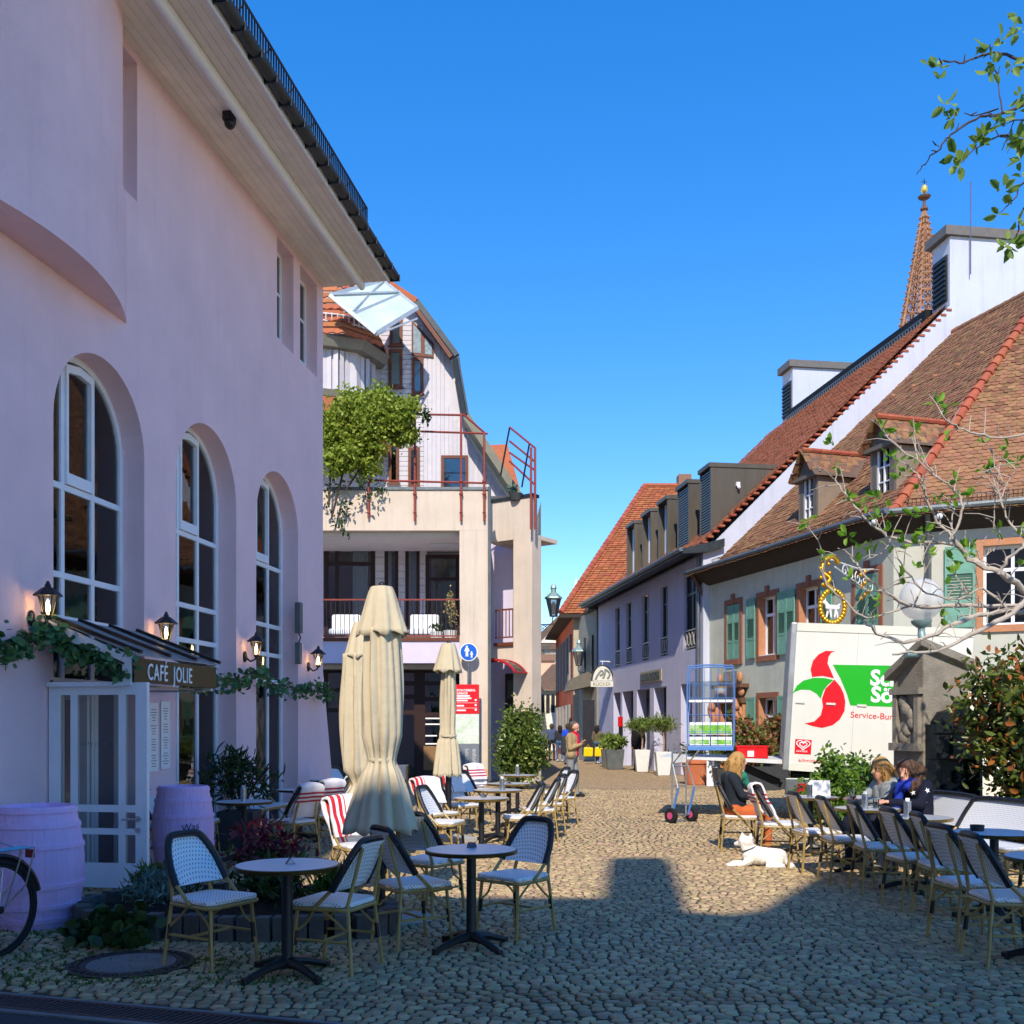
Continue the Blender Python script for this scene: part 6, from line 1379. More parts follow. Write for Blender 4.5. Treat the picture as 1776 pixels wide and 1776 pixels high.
# --- right row
RT = [(3.82, 13.1), (3.92, 11.3), (4.02, 10.2), (4.12, 8.75), (3.78, 7.1)]
rl = ['round table with menu card where the blonde woman in dark sits', 'round table with glasses before the two women', 'brass rimmed table with steel holder before the white bench', 'grey table with a black ashtray on the right', 'round table cut off by the right edge']
for (x, y), lb, k in zip(RT, rl, 'BBBAA'): table(x, y, x, lb, k)
ch_r = [(2.98, 13.45, (1, -.12), 'chair the blonde woman in the dark jacket sits on'), (3.22, 12.4, (1, -.1), 'chair with blanket above the white dog'), (3.42, 11.5, (1, .1), 'chair right of the dog, legs in the sun'), (3.52, 10.75, (1, .0), 'chair before the two women, left one of a pair'), (3.64, 10.1, (1, -.05), 'chair before the two women, right one of a pair'), (3.66, 9.25, (1, .1), 'shaded chair left of the ashtray table, further one'), (3.74, 8.75, (1, -.06), 'shaded chair left of the ashtray table, nearer one'), (3.50, 7.78, (1, .12), 'shaded chair second from the right edge'), (3.46, 7.12, (1, .0), 'shaded chair nearest on the right, cut by the edge')]
rc = [chair(*a) for a in ch_r]
blanket(rc[1], 'white blanket with dark red stripes hung over the chair above the dog', bl_z, .32, .4, .3, .25)
bench(4.66, 11.4, (-1, -.12), 'sunlit white bench behind the two women'); bench(4.78, 10.35, (-1, -.25), 'sunlit white bench right of the two women'); bench(4.95, 8.9, (-1, -.2), 'white bench by the evergreen shrub at the right edge')
# --- small things on the tables
def holder(x, y, label):
    t = thing('menu_holder', label, 'holder', (x, y, .739), 0, 'steel menu holders'); g = MB(); g.lathe([(.035, 0), (.035, .16), (.031, .16), (.031, .01)], 14, cap=False); g.lathe([(.035, 0), (.001, .002)], 14, cap=False); g.build('cup', steel, t, 50); g = MB(); g.box(-.02, .02, -.004, .004, .02, .19); g.build('card', white_sign, t)
holder(-3.22, 12.28, 'steel holder on the shaded table beside the second barrel'); holder(-.14, 14.45, 'steel holder on the second middle table'); holder(.1, 18.8, 'steel holder on the furthest middle table'); holder(3.78, 13.0, 'steel holder on the blonde woman in dark\'s table'); holder(3.86, 11.2, 'steel holder before the two women'); holder(3.92, 10.15, 'steel holder on the table before the white bench')
def card(x, y, rz, label):
    t = thing('table_card', label, 'card', (x, y, .74), rz, 'little folded table cards'); g = MB(); g.xz([(-.03, 0), (0, .04), (.03, 0), (.026, 0), (0, .035), (-.026, 0)], -.03, .03); g.build('folded_sheet', M('card_dark', '#5a6070', .6, .3, 40), t)
card(-1.46, 6.74, .3, 'little folded card on the nearest table'); card(-.30, 7.62, 1.2, 'little folded card on the table before the parasol'); card(-.36, 13.0, .8, 'little folded card on the first middle table'); card(-.05, 16.0, .6, 'little folded card on the third middle table')
t = thing('ashtray', 'round black ashtray on the grey table at the right', 'ashtray', (4.02, 8.85, .739)); g = MB(); g.lathe([(.055, 0), (.06, .05), (.05, .05), (.045, .015), (.001, .012)], 18, cap=False); g.build('bowl', black_m, t, 40)
for i, (x, y) in enumerate(((3.80, 11.42), (4.0, 11.25), (3.98, 10.3))):
    t = thing('glass', ['wine glass in front of the woman in grey', 'dark drink glass in front of the woman with the blue scarf', 'small glass jar beside the steel holder'][i], 'glass', (x, y, .739)); g = MB()
    g.lathe([(.035, 0), (.036, .004), (.006, .01), (.006, .07), (.035, .11), (.04, .16), (.036, .2)] if i == 0 else [(.03, 0), (.034, .1), (.032, .1), (.028, .005)], 14, cap=False); g.build('bowl', glass_clear, t, 50)
    g = MB(); g.lathe([(.001, .075), (.03, .105), (.033, .13), (.001, .13)] if i == 0 else [(.001, .01), (.027, .01), (.029, .07), (.001, .07)], 12, cap=False); g.build('drink', M('red_wine', '#3a0d18', .2), t, 50)
t = thing('menu_card', 'white menu card propped up behind the steel holder', 'menu', (3.98, 13.25, .739)); g = MB(); g.xz([(-.14, 0), (.14, 0), (.13, .2), (-.13, .2)], -.01, .01); g.build('sheet', white_sign, t)
# ================================================================== PARASOLS
def parasol(x, y, label, top=2.82, seed=0, tie=1.36, flare=.27, low=.76, wmid=.155, base=True, lean=0):
    t = thing('closed_parasol', label, 'parasol', (x, y, 0), seed*.7, 'closed beige parasols'); rr = random.Random(seed)
    def cloth(prof, amp, nf, name, thick=.008):
        N = 84; V = []; Fs = []; M_ = len(prof); ph = [rr.uniform(0, 6.28) for _ in range(4)]
        for j, (r_, z) in enumerate(prof):
            for i in range(N):
                a = 2*math.pi*i/N; f_ = 1+amp(j/(M_-1))*(.6*abs(math.sin(nf*a/2+ph[0]+.35*math.sin(z*3+ph[1])))-.3+.28*math.sin((nf+3)*a+ph[2]+z*1.4)+.2*math.sin(2*a+ph[3]+z*2)+.10*math.sin(5*a+ph[2]+z*4)*math.sin(z*3+ph[1])+.05*math.sin(19*a+z*3))
                dz = -.02*math.sin(nf*a+ph[0]) if j == M_-1 else 0
                V.append((r_*f_*math.cos(a)+lean*(top-z), r_*f_*math.sin(a), z+dz))
        for j in range(M_-1):
            for i in range(N): i2 = (i+1) % N; Fs.append((j*N+i, j*N+i2, (j+1)*N+i2, (j+1)*N+i))
        g = MB(); g.add(V, Fs); o = g.build(name, canvas, t, 55); so = o.modifiers.new('thickness', 'SOLIDIFY'); so.thickness = thick; return o
    zz = lambda a, b, n: [a+(b-a)*k/n for k in range(n+1)]
    body = []
    for z in zz(top-.36, low, 34):
        if z > tie+.15: r_ = wmid*(.86+.14*math.sin((z-tie)/(top-.36-tie)*math.pi)) if z < top-.5 else wmid*.9
        elif z > tie-.06: u = abs(z-tie)/.15; r_ = .10+(wmid*.86-.10)*min(1, u**1.2)
        else: u = (tie-.06-z)/(tie-.06-low); r_ = .115+(flare-.115)*u**.85
        body.append((r_, z))
    cloth(body, lambda u: .34, 9, 'canopy')
    cap = [(.02, top), (.085, top-.012), (.10, top-.05)]+[(.10+.085*((k+1)/9)**.9, top-.05-.36*(k+1)/9) for k in range(9)]
    cloth(cap, lambda u: .04+.26*u, 7, 'vent_cap')
    g = MB(); N = 24; g.lathe([(.112, tie-.015), (.118, tie), (.112, tie+.015)], N, cap=False); g.build('tie_strap', canvas, t, 60)
    g = MB(); g.cyl((0, 0, .05), (0, 0, top-.02), .024, None, 10); g.build('pole', zinc, t, 40)
    g = MB(); g.cyl((0, 0, .06), (0, 0, .42), .032, None, 12); g.cyl((0, 0, .40), (0, 0, low+.1), .04, .045, 12); g.build('pole_socket', black_m, t, 40)
    g = MB(); g.ball((0, 0, top+.01), .03, 8, 6); g.build('top_knob', black_m, t, 40)
    g = MB()
    for k in range(8): a = k*math.pi/4; g.tube([(.06*math.cos(a), .06*math.sin(a), low+.25), (flare*.7*math.cos(a), flare*.7*math.sin(a), low+.03)], .008, 4)
    g.build('rib_ends', black_m, t)
    g = MB(); g.box(-.3, .3, -.3, .3, .0, .07); b_ = g.build('base_plate', granite, t, bevel=.008)
    return t
parasol(XX(662, 8.62), 8.62, 'closed beige parasol nearest, lower half in shade, with granite base', seed=1); parasol(XX(628, 11.6), 11.6, 'closed beige parasol right behind the nearest one', seed=2, wmid=.2, tie=.98, flare=.2, low=.8); parasol(XX(778, 14.6), 14.6, 'slim closed parasol in front of the pedestrian sign', seed=3, wmid=.1, flare=.17, low=.93, tie=1.5, lean=.02)
# ================================================================== BARRELS, BED, BICYCLE
def barrel(x, y, r, h, label, script=False):
    t = thing('wine_barrel', label, 'barrel', (x, y, 0), 0, 'lilac painted barrels'); N = 26; V = []; Fs = []
    prof = [(.80*r+.2*r*math.sin(math.pi*(k/16)), h*k/16) for k in range(17)]
    for k in range(N):     # staves
        a0, a1 = 2*math.pi*k/N, 2*math.pi*(k+1)/N-.004; g = MB(); V = []
        for rr_, z in prof: V += [(rr_*math.cos(a0), rr_*math.sin(a0), z), (rr_*1.003*math.cos((a0+a1)/2), rr_*1.003*math.sin((a0+a1)/2), z), (rr_*math.cos(a1), rr_*math.sin(a1), z)]
        i0 = len(V)
        for rr_, z in (prof[-1],): V += [((rr_-.03)*math.cos(a0), (rr_-.03)*math.sin(a0), z), ((rr_-.03)*math.cos((a0+a1)/2), (rr_-.03)*math.sin((a0+a1)/2), z), ((rr_-.03)*math.cos(a1), (rr_-.03)*math.sin(a1), z), ((rr_-.03)*math.cos(a0), (rr_-.03)*math.sin(a0), z-.06), ((rr_-.03)*math.cos(a1), (rr_-.03)*math.sin(a1), z-.06)]
        Fs = []
        for j in range(16):
            for i in range(2): b = j*3+i; Fs.append((b, b+1, b+4, b+3))
        j = 48; Fs += [(j, j+1, i0+1, i0), (j+1, j+2, i0+2, i0+1), (i0, i0+2, i0+4, i0+3)]; g.add(V, Fs); g.build('stave', barrel_m, t, 50)
    g = MB(); g.lathe([(.8*r-.02, 0.02), (.8*r-.02, .05)], N); g.lathe([(.8*r-.025, h-.05), (.001, h-.052)], N, cap=False); g.build('head', barrel_m, t, 40)
    for z in (.06, .17, .34, .66, .83, .95):
        rr_ = .80*r+.2*r*math.sin(math.pi*z); z1 = z+.035; rr2 = .80*r+.2*r*math.sin(math.pi*z1); g = MB(); g.lathe([(rr_+.012, z*h), (rr2+.012, z1*h)], 40, cap=False); g.lathe([(rr2+.012, z1*h), (rr2-.004, z1*h+.001)], 40, cap=False); g.lathe([(rr_-.004, z*h-.001), (rr_+.012, z*h)], 40, cap=False); g.build('hoop', barrel_m, t, 40)
    if script:
        me = text_mesh('Was', .11, M('script_purple', '#4a1e5c', .7), .9, .002)
        for v in me.vertices: a = -1.32+v.co.x/r; zz = .52*h+v.co.y; v.co = ((r+.004)*math.cos(a), (r+.004)*math.sin(a), zz+v.co.x*.15)
        link('script_lettering', me, t)
    return t
barrel(XX(63, 8.45), 8.45, .37, .99, 'lilac painted barrel at the left edge beside the bicycle'); barrel(XX(318, 11.2), 11.2, .325, .99, 'lilac painted barrel with script behind the open door', True)
# planting bed
BD = thing('planting_bed', 'low kerbed planting bed with dark soil below the entrance door', 'flower bed', (-2.4, 8.5, 0))
outer = [(-3.62, 8.75), (-3.5, 8.3), (-3.2, 7.98), (-2.8, 7.85), (-2.3, 7.8), (-1.75, 7.78), (-1.25, 7.85), (-.98, 8.1), (-1.0, 8.5), (-1.3, 9.0), (-1.9, 9.35), (-2.6, 9.45), (-3.2, 9.35)]
loop = bez([Vector((x+2.4, y-8.5, 0)) for x, y in outer+[outer[0]]], 8)
g = MB(); n = len(loop)-1; V = [tuple(p*.93+Vector((0, 0, .10+.04*math.sin(i*1.9)))) for i, p in enumerate(loop[:-1])]; V.append((0, 0, .2)); g.add(V, [(i, (i+1) % n, n) for i in range(n)]); o = g.build('soil', soil, BD, 60)
em = MB(); em.xy([(-.058, -.05), (.058, -.05), (.055, .07), (-.055, .07)], -.05, .20); em = em.mesh('edging_stone', edge_stone)
L_ = 0; acc = 0
for i in range(n):
    a, b = loop[i], loop[i+1]; d = (b-a).length; acc += d
    if acc >= .128:
        acc = 0; ang = math.atan2((b-a).y, (b-a).x); o = link('edging_stone', em, BD, (b.x, b.y, random.uniform(-.012, .012)), (0, random.uniform(-.03, .03), ang+math.pi*0), (1, 1, 1))
def small_plant(x, y, label, lm, n, r, h, leaf, seed, name='garden_plant', up=(0, 0, .6), aspect=.3, z=.12, cat='plant'):
    t = thing(name, label, cat, (x, y, z)); rng = np.random.default_rng(seed); g = MB(); tips = []
    for k in range(9): a = rng.uniform(0, 6.28); q = Vector((r*rng.uniform(.2, .8)*math.cos(a), r*rng.uniform(.2, .8)*math.sin(a), h*rng.uniform(.5, .9))); g.tube([(0, 0, -.06), q*.5+Vector((0, 0, h*.1)), q], .006, 4)
    g.build('stem', bark, t); leaves('foliage', blob_pts(n, (0, 0, h*.55), (r, r, h*.55), seed=seed, shell=.2, clumps=16, cr=.45), leaf, lm, t, up=up, aspect=aspect, seed=seed); return t
small_plant(-2.95, 8.65, 'grey green lavender cushion in the planting bed', L_grey, 900, .24, .26, .06, 1, up=(0,0,1)); small_plant(-3.18, 9.0, 'feathery green tuft in the planting bed by the barrel', L_grass, 500, .17, .24, .1, 2, up=(0,0,1.4), aspect=.12); small_plant(-2.85, 9.15, 'tall feathery green plant below the door corner', L_olive, 500, .16, .34, .1, 3, up=(0,0,1.4), aspect=.12)
small_plant(-3.0, 7.72, 'dark ivy clump at the front kerb of the bed', L_dark, 260, .26, .2, .11, 4, aspect=.8, z=0, up=(0, 0, .3)); small_plant(-3.25, 7.85, 'dark green weed at the left kerb of the bed', L_dark, 120, .14, .14, .09, 5, aspect=.7, z=0)
t = small_plant(-2.1, 8.75, 'dark red leaved shrub behind the nearest table', L_red, 420, .34, .62, .1, 6, name='red_shrub', aspect=.35, up=(0, 0, .5), cat='shrub'); small_plant(-1.95, 8.6, 'dark green shrub at the foot of the red leaved one', L_dark, 700, .36, .5, .1, 7, name='green_shrub', aspect=.3, up=(0, 0, .5), cat='shrub'); small_plant(-1.5, 8.7, 'low grass tuft in the bed behind the nearest table', L_grass, 600, .2, .26, .14, 8, aspect=.1, up=(0, 0, 1.6))
# oleander tub
t = thing('oleander_tub', 'dark oleander in a grey square tub by the cafe wall', 'plant', (-3.62, 13.6, 0)); g = MB(); g.xy([(-.24, -.24), (.24, -.24), (.24, .24), (-.24, .24)], 0, .52); g.build('tub', pot_dark, t, bevel=.01); g = MB()
for k in range(10): a = k*.63; g.tube([(0, 0, .5), (.2*math.cos(a), .2*math.sin(a), .85), (.42*math.cos(a), .42*math.sin(a), 1.12+.1*math.sin(k*3))], .01, 4)
g.build('stem', bark, t); leaves('foliage', blob_pts(620, (0, 0, .95), (.48, .42, .34), seed=9, shell=.3, clumps=24), .17, L_dark, t, aspect=.16, up=(0, 0, .3), seed=9)
# bicycle (rear wheel in view)
BK = thing('bicycle', 'dark bicycle with rear rack parked by the barrel at the left edge', 'bicycle', (-3.66, 7.25, 0), math.atan2(-.92, -.4))
def wheel(x, nm='wheel'):
    g = MB(); g.tube([(x+.335*math.cos(a), 0, .345+.335*math.sin(a)) for a in [i*2*math.pi/40 for i in range(40)]], .022, 8, closed=True); w_ = g.build(nm, rubber, BK, 50)
    g = MB(); g.tube([(x+.31*math.cos(a), 0, .345+.31*math.sin(a)) for a in [i*2*math.pi/40 for i in range(40)]], .012, 6, closed=True); g.build('rim', black_m, w_, 50)
    g = MB()
    for k in range(28): a = k*2*math.pi/28; g.tube([(x+.03*math.cos(a+.5), .02*(-1)**k, .345+.03*math.sin(a+.5)), (x+.305*math.cos(a), 0, .345+.305*math.sin(a))], .0016, 3)
    g.build('spokes', steel, w_); g = MB(); g.cyl((x, -.06, .345), (x, .06, .345), .028, None, 10); g.build('hub', black_m, w_, 40)
wheel(0); wheel(1.05)
fm = M('bike_frame', '#1f2124', .35, .1, 8, metal=.3, spec=.6)
g = MB(); J = {'bb': (.43, 0, .29), 'st': (.30, 0, .72), 'hd': (.88, 0, .72), 'hb': (.92, 0, .60), 'r': (0, .06, .345), 'r2': (0, -.06, .345), 'fr': (1.05, .05, .345), 'fr2': (1.05, -.05, .345)}
for a, b, r_ in (('bb', 'st', .017), ('st', 'hd', .016), ('bb', 'hb', .018), ('hd', 'hb', .02), ('bb', 'r', .01), ('bb', 'r2', .01), ('st', 'r', .009), ('st', 'r2', .009), ('hb', 'fr', .011), ('hb', 'fr2', .011)): g.tube([J[a], J[b]], r_, 7)
g.build('frame', fm, BK, 50)
g = MB(); g.tube([(.30, 0, .72), (.27, 0, .90)], .013, 7); g.build('seat_post', steel, BK, 50); g = MB(); g.ball((.24, 0, .93), .1, 12, 8, (1.4, .8, .45)); g.ball((.36, 0, .93), .06, 10, 6, (1.4, .5, .4)); g.build('saddle', black_m, BK, 60)
g = MB(); g.tube([(.88, 0, .72), (.86, 0, .98), (.84, .25, 1.02), (.72, .3, 1.0)], .012, 6); g.tube([(.86, 0, .98), (.84, -.25, 1.02), (.72, -.3, 1.0)], .012, 6); g.build('handlebar', black_m, BK, 50)
g = MB(); 
for s in (-.06, -.02, .02, .06): g.tube([(.2, s, .76), (-.28, s, .76)], .006, 5)
g.tube([(-.28, -.06, .76), (-.28, .06, .76)], .006, 5); g.tube([(.2, -.06, .76), (.2, .06, .76)], .006, 5)
for s in (-.07, .07): g.tube([(-.18, s, .76), (-.02, s, .36)], .006, 5); g.tube([(-.28, s, .76), (-.20, s, .5), (-.02, s, .36)], .006, 5)
g.tube([(.1, -.04, .78), (0, 0, .83), (-.12, .04, .78)], .005, 5); g.build('rear_rack', steel, BK, 50)
g = MB()
pts = [(.355*1.06*math.cos(a), 0, .345+.375*math.sin(a)) for a in [R(d) for d in range(15, 175, 8)]]; g.tube(pts, .024, 6); g.build('mudguard', black_m, BK, 50)
g = MB(); g.box(-.31, -.285, -.035, .035, .68, .74); g.build('tail_light', M('tail_red', '#7a1016', .3), BK); g = MB(); g.tube([(.43, -.05, .29), (.43, -.08, .29), (.56, -.08, .2)], .01, 6); g.tube([(.43, .05, .29), (.43, .08, .29), (.30, .08, .38)], .01, 6); g.build('crank', black_m, BK); g = MB(); g.tube([(-.02, -.07, .345), (-.05, -.10, .1), (.05, -.14, .02)], .008, 5); g.build('kickstand', steel, BK)
# ================================================================== PEOPLE AND DOG (capsule skeleton -> one continuous skin)
def caps_mesh(name, caps, mats, voxel, smooth=4):
    """caps: (p0, r0, p1, r1, mat). Union of tapered capsules remeshed to one surface, coloured by the nearest bone."""
    g = MB()
    for p0, r0, p1, r1, mi in caps:
        p0 = Vector(p0); p1 = Vector(p1); d = p1-p0; L_ = d.length
        g.ball(p0, r0, 12, 8); 
        if L_ > 1e-4: g.ball(p1, r1, 12, 8); k = 6; g.tube([p0.lerp(p1, i/k) for i in range(k+1)], [r0+(r1-r0)*i/k for i in range(k+1)], 12)
    me = g.mesh(name+'_src', mats[0]); o = link(name+'_src', me)
    m_ = o.modifiers.new('r', 'REMESH'); m_.mode = 'VOXEL'; m_.voxel_size = voxel; s_ = o.modifiers.new('s', 'SMOOTH'); s_.iterations = smooth; s_.factor = .5
    out = evalmesh(o); bpy.data.objects.remove(o); bpy.data.meshes.remove(me)
    out.materials.clear()
    for x in mats: out.materials.append(x)
    n = len(out.polygons); C = np.empty(n*3, np.float32); out.polygons.foreach_get('center', C); C = C.reshape(-1, 3); best = np.full(n, 1e9); idx = np.zeros(n, np.int32)
    for p0, r0, p1, r1, mi in caps:
        a = np.array(p0); b = np.array(p1)-a; L2 = max(1e-9, float(b @ b)); t = np.clip(((C-a) @ b)/L2, 0, 1); dd = np.linalg.norm(C-(a+t[:, None]*b), axis=1)-(r0+(r1-r0)*t); k = dd < best; best[k] = dd[k]; idx[k] = mi
    out.polygons.foreach_set('material_index', idx); out.polygons.foreach_set('use_smooth', np.ones(n, bool)); out.name = name; out.update(); return out
def fuzz(o, m, size, sweep, out, n, aspect=.07):
    me = o.data; k = len(me.vertices); C = np.empty(k*3, np.float32); N = np.empty(k*3, np.float32); me.vertices.foreach_get('co', C); me.vertices.foreach_get('normal', N); C = C.reshape(-1, 3); N = N.reshape(-1, 3)
    i = np.random.default_rng(k).integers(0, k, n); f = leaves('strands', C[i], size, m, o.parent, aspect=aspect, seed=k, dirs=N[i]*out+np.asarray(sweep)); f['kind'] = 'stuff'; return o
def cloth(name, c, **k): return M('cloth_'+name, c, .9, .1, 14, .3, 60, spec=.15, **k)
def hand_caps(w, d, side, curl=.5, up=(0, 0, 1), mi=0, s=1.0):
    w = Vector(w); d = Vector(d).normalized(); u = Vector(up); a = d.cross(u).normalized(); n = a.cross(d); out = []; k = w+d*.085*s
    for t in (-1, 0, 1): out.append((w+a*.016*t*s, .017*s, k+a*.026*t*s, .014*s, mi))
    for i, (off, ln) in enumerate(((-.034, .062), (-.012, .075), (.011, .07), (.032, .055))):
        p0 = k+a*off*s; p1 = p0+(d*(1-.4*curl)-n*.5*curl)*ln*.55*s; p2 = p1+(d*(1-curl)-n*curl).normalized()*ln*.5*s; out += [(p0, .010*s, p1, .009*s, mi), (p1, .009*s, p2, .0075*s, mi)]
    q = w+d*.02*s-a*side*.028*s; q1 = q+(d*.6-a*side*.75-n*.1).normalized()*.045*s; q2 = q1+(d*.95-a*side*.2-n*.3).normalized()*.035*s; out += [(q, .014*s, q1, .011*s, mi), (q1, .011*s, q2, .009*s, mi)]
    return out
def head_caps(h, look, mi=0, r=.098):
    h = Vector(h); f = Vector(look).normalized(); s = f.cross(Vector((0, 0, 1))).normalized(); u = s.cross(f)
    return [(h+u*.02-f*.015, r, h+u*.03+f*.01, r*.95, mi), (h-u*.045+f*.03, r*.68, h-u*.075+f*.045, r*.5, mi), (h+f*(r*.98)+u*.01, .013, h+f*(r*1.16)-u*.022, .017, mi), (h+s*r*.95, .022, h+s*r*.97-u*.03, .018, mi), (h-s*r*.95, .022, h-s*r*.97-u*.03, .018, mi), (h-u*.085+f*.03, .05, h-u*.14, .055, mi)]
def face_bits(o, h, look, r=.098):
    h = Vector(h); f = Vector(look).normalized(); s = f.cross(Vector((0, 0, 1))).normalized(); u = s.cross(f)
    g = MB()
    for k in (-1, 1): g.ball(h+f*r*.90+s*k*.034+u*.008, .0085, 8, 6)
    g.build('eyes', M('eye_dark', '#2a2420', .3), o, 60); g = MB(); g.tube([h+f*r*.86-s*.025-u*.062, h+f*r*1.0-u*.064, h+f*r*.86+s*.025-u*.062], .006, 5); g.build('mouth', M('lips', '#a86258', .6), o, 60)
def person(name, label, loc, rz, J, mats, voxel, extra=(), hair=None, arm=0, leg=1, shoe=2, skin=3, bulk=1.0, look=(0, 1, 0), sleeve=True, hands=True, group=None):
    """J joints in local space facing +y; mats: [top, trousers, shoes, skin]"""
    t = thing('person', label, 'person', loc, rz, group); V = lambda k: Vector(J[k]); c = []; b = bulk
    pel, wai, che, nek = V('pelvis'), V('waist'), V('chest'), V('neck'); sx = (V('shR')-V('shL')).normalized()
    c += [(pel-sx*.07, .125*b, pel+sx*.07, .125*b, leg), (pel+(wai-pel)*.35-sx*.05, .125*b, wai-sx*.045, .12*b, arm), (pel+(wai-pel)*.35+sx*.05, .125*b, wai+sx*.045, .12*b, arm), (wai-sx*.05, .12*b, che-sx*.075, .125*b, arm), (wai+sx*.05, .12*b, che+sx*.075, .125*b, arm), (che, .12*b, nek-(nek-che)*.25, .075, arm), (V('shL'), .068*b, V('shR'), .068*b, arm), (nek-(nek-che)*.3, .058, nek+Vector((0, 0, .03)), .05, skin)]
    for s in 'LR':
        e, w_ = V('el'+s), V('wr'+s); c += [(V('sh'+s), .066*b, e, .05*b, arm), (e, .05*b, w_, .036*b, arm if sleeve else skin)]; hd = (V('hd'+s)-w_) if 'hd'+s in J else (w_-e)
        if hands: c += hand_caps(w_, hd, 1 if s == 'L' else -1, J.get('curl', .5), J.get('up', (0, 0, 1)), skin)
        hp, kn, an = V('hip'+s), V('kn'+s), V('an'+s); c += [(hp, .088*b, kn, .06*b, leg), (kn, .06*b, an, .043*b, leg)]; toe = V('toe'+s); c += [(an-Vector((0, 0, .02)), .043, toe, .034, shoe), (an-Vector((0, 0, .035))-(toe-an).normalized()*.05, .036, toe-Vector((0, 0, .005)), .03, shoe)]
    c += head_caps(J['head'], look, skin); c += list(extra)
    body = link('body', caps_mesh('body', c, mats, voxel), t); face_bits(body, J['head'], look)
    if hair: hc, hm = hair; fuzz(link('hair', caps_mesh('hair', hc, [hm], voxel, 3), body), hm, .055, (0, -.1, -1), .25, 1400)
    t['_'] = 0; del t['_']; return t, body
def standing(lean=0, stride=.0, armL=None, armR=None, head=(0, .02, 1.62)):
    J = dict(pelvis=(0, 0, .95), waist=(0, .01, 1.1), chest=(0, .01+lean, 1.34), neck=(0, lean, 1.5), head=head, shL=(-.18, lean, 1.41), shR=(.18, lean, 1.41), elL=(-.23, -.04+lean, 1.13), elR=(.23, -.04+lean, 1.13), wrL=(-.22, .06, .9), wrR=(.22, .06, .9), hipL=(-.09, 0, .91), hipR=(.09, 0, .91), knL=(-.1, .03+stride*.5, .5), knR=(.1, .03-stride*.4, .5), anL=(-.1, stride, .085), anR=(.1, -stride, .085), toeL=(-.12, stride+.16, .045), toeR=(.12, -stride+.16, .045))
    if armL: J['elL'], J['wrL'] = armL
    if armR: J['elR'], J['wrR'] = armR
    return J
def sitting(armL=None, armR=None, head=(0, .0, 1.14), lean=0.):
    J = dict(pelvis=(0, -.06, .55), waist=(0, -.08, .70), chest=(0, -.09+lean, .92), neck=(0, -.07+lean, 1.06), head=head, shL=(-.17, -.09+lean, .97), shR=(.17, -.09+lean, .97), elL=(-.21, .02, .74), elR=(.21, .02, .74), wrL=(-.12, .22, .70), wrR=(.12, .22, .70), hipL=(-.09, -.02, .54), hipR=(.09, -.02, .54), knL=(-.1, .38, .52), knR=(.1, .38, .52), anL=(-.1, .36, .09), anR=(.1, .36, .09), toeL=(-.11, .52, .045), toeR=(.11, .52, .045))
    if armL: J['elL'], J['wrL'] = armL
    if armR: J['elR'], J['wrR'] = armR
    return J
jeans = cloth('jeans', '#4a668c'); dark_c = cloth('navy', '#252a38'); grey_tr = cloth('grey_trousers', '#8a8c8e'); shoe_d = cloth('shoe_dark', '#2c2a2a'); shoe_w = cloth('shoe_white', '#e4e2de'); olive_j = cloth('tan_jacket', '#a58f68')
hair_gr = M('hair_grey', '#5a5048', .7, .2, 40, .3, 200); hair_bl = M('hair_blonde', '#b98f52', .55, .25, 30, .5, 160, vstretch=6); hair_br = M('hair_brown', '#5c4232', .6, .25, 30, .6, 120); hair_dk = M('hair_dark', '#2a211c', .6, .25, 30, .4, 160)
# man with phone
J = standing(0.0, .09, ((-.22, .04, 1.12), (-.07, .25, 1.24)), ((.23, .03, 1.12), (.07, .24, 1.22)), (0, .06, 1.60)); J['curl'] = .8; J['hdL'] = (-.04, .29, 1.31); J['hdR'] = (.04, .29, 1.30); J['up'] = (0, -1, .4); look = (0, 1, -.35); h = Vector(J['head'])
scarf = cloth('magenta_scarf', '#d3123f')
ex = [((-.03, .10, 1.42), .06, (.03, .13, 1.25), .055, 4), ((.03, .13, 1.25), .05, (.02, .12, .98), .045, 4), ((0, .02, 1.5), .075, (0, .06, 1.47), .07, 4), ((-.12, -.14, 1.35), .07, (-.1, -.15, 1.05), .08, 5), ((.1, -.15, 1.35), .07, (.1, -.15, 1.05), .08, 5), ((-.15, .02, .98), .1, (.15, .02, .98), .1, 0)]
man, mb_ = person('person', 'man in tan jacket and magenta scarf looking at his phone in the street', (XX(992, 23.4), 23.4, 0), face(.93, -.36), J, [olive_j, grey_tr, shoe_d, skin_m, scarf, cloth('backpack', '#3a3c40')], .014, ex, ([(h+Vector((0, -.03, .035)), .1, h+Vector((0, -.05, -.02)), .085, 0), (h+Vector((0, .0, .075)), .075, h+Vector((0, -.05, .07)), .08, 0)], hair_gr), look=look, bulk=1.05)
t = thing('phone', 'dark phone held by the man in the tan jacket', 'phone', (man.location.x, man.location.y, 0), man.rotation_euler.z); g = MB(); g.box(-.035, .035, -.005, .005, -.07, .07); o = g.build('body', black_m, t, bevel=.004); o.location = (0, .34, 1.33); o.rotation_euler = (R(-35), 0, 0)
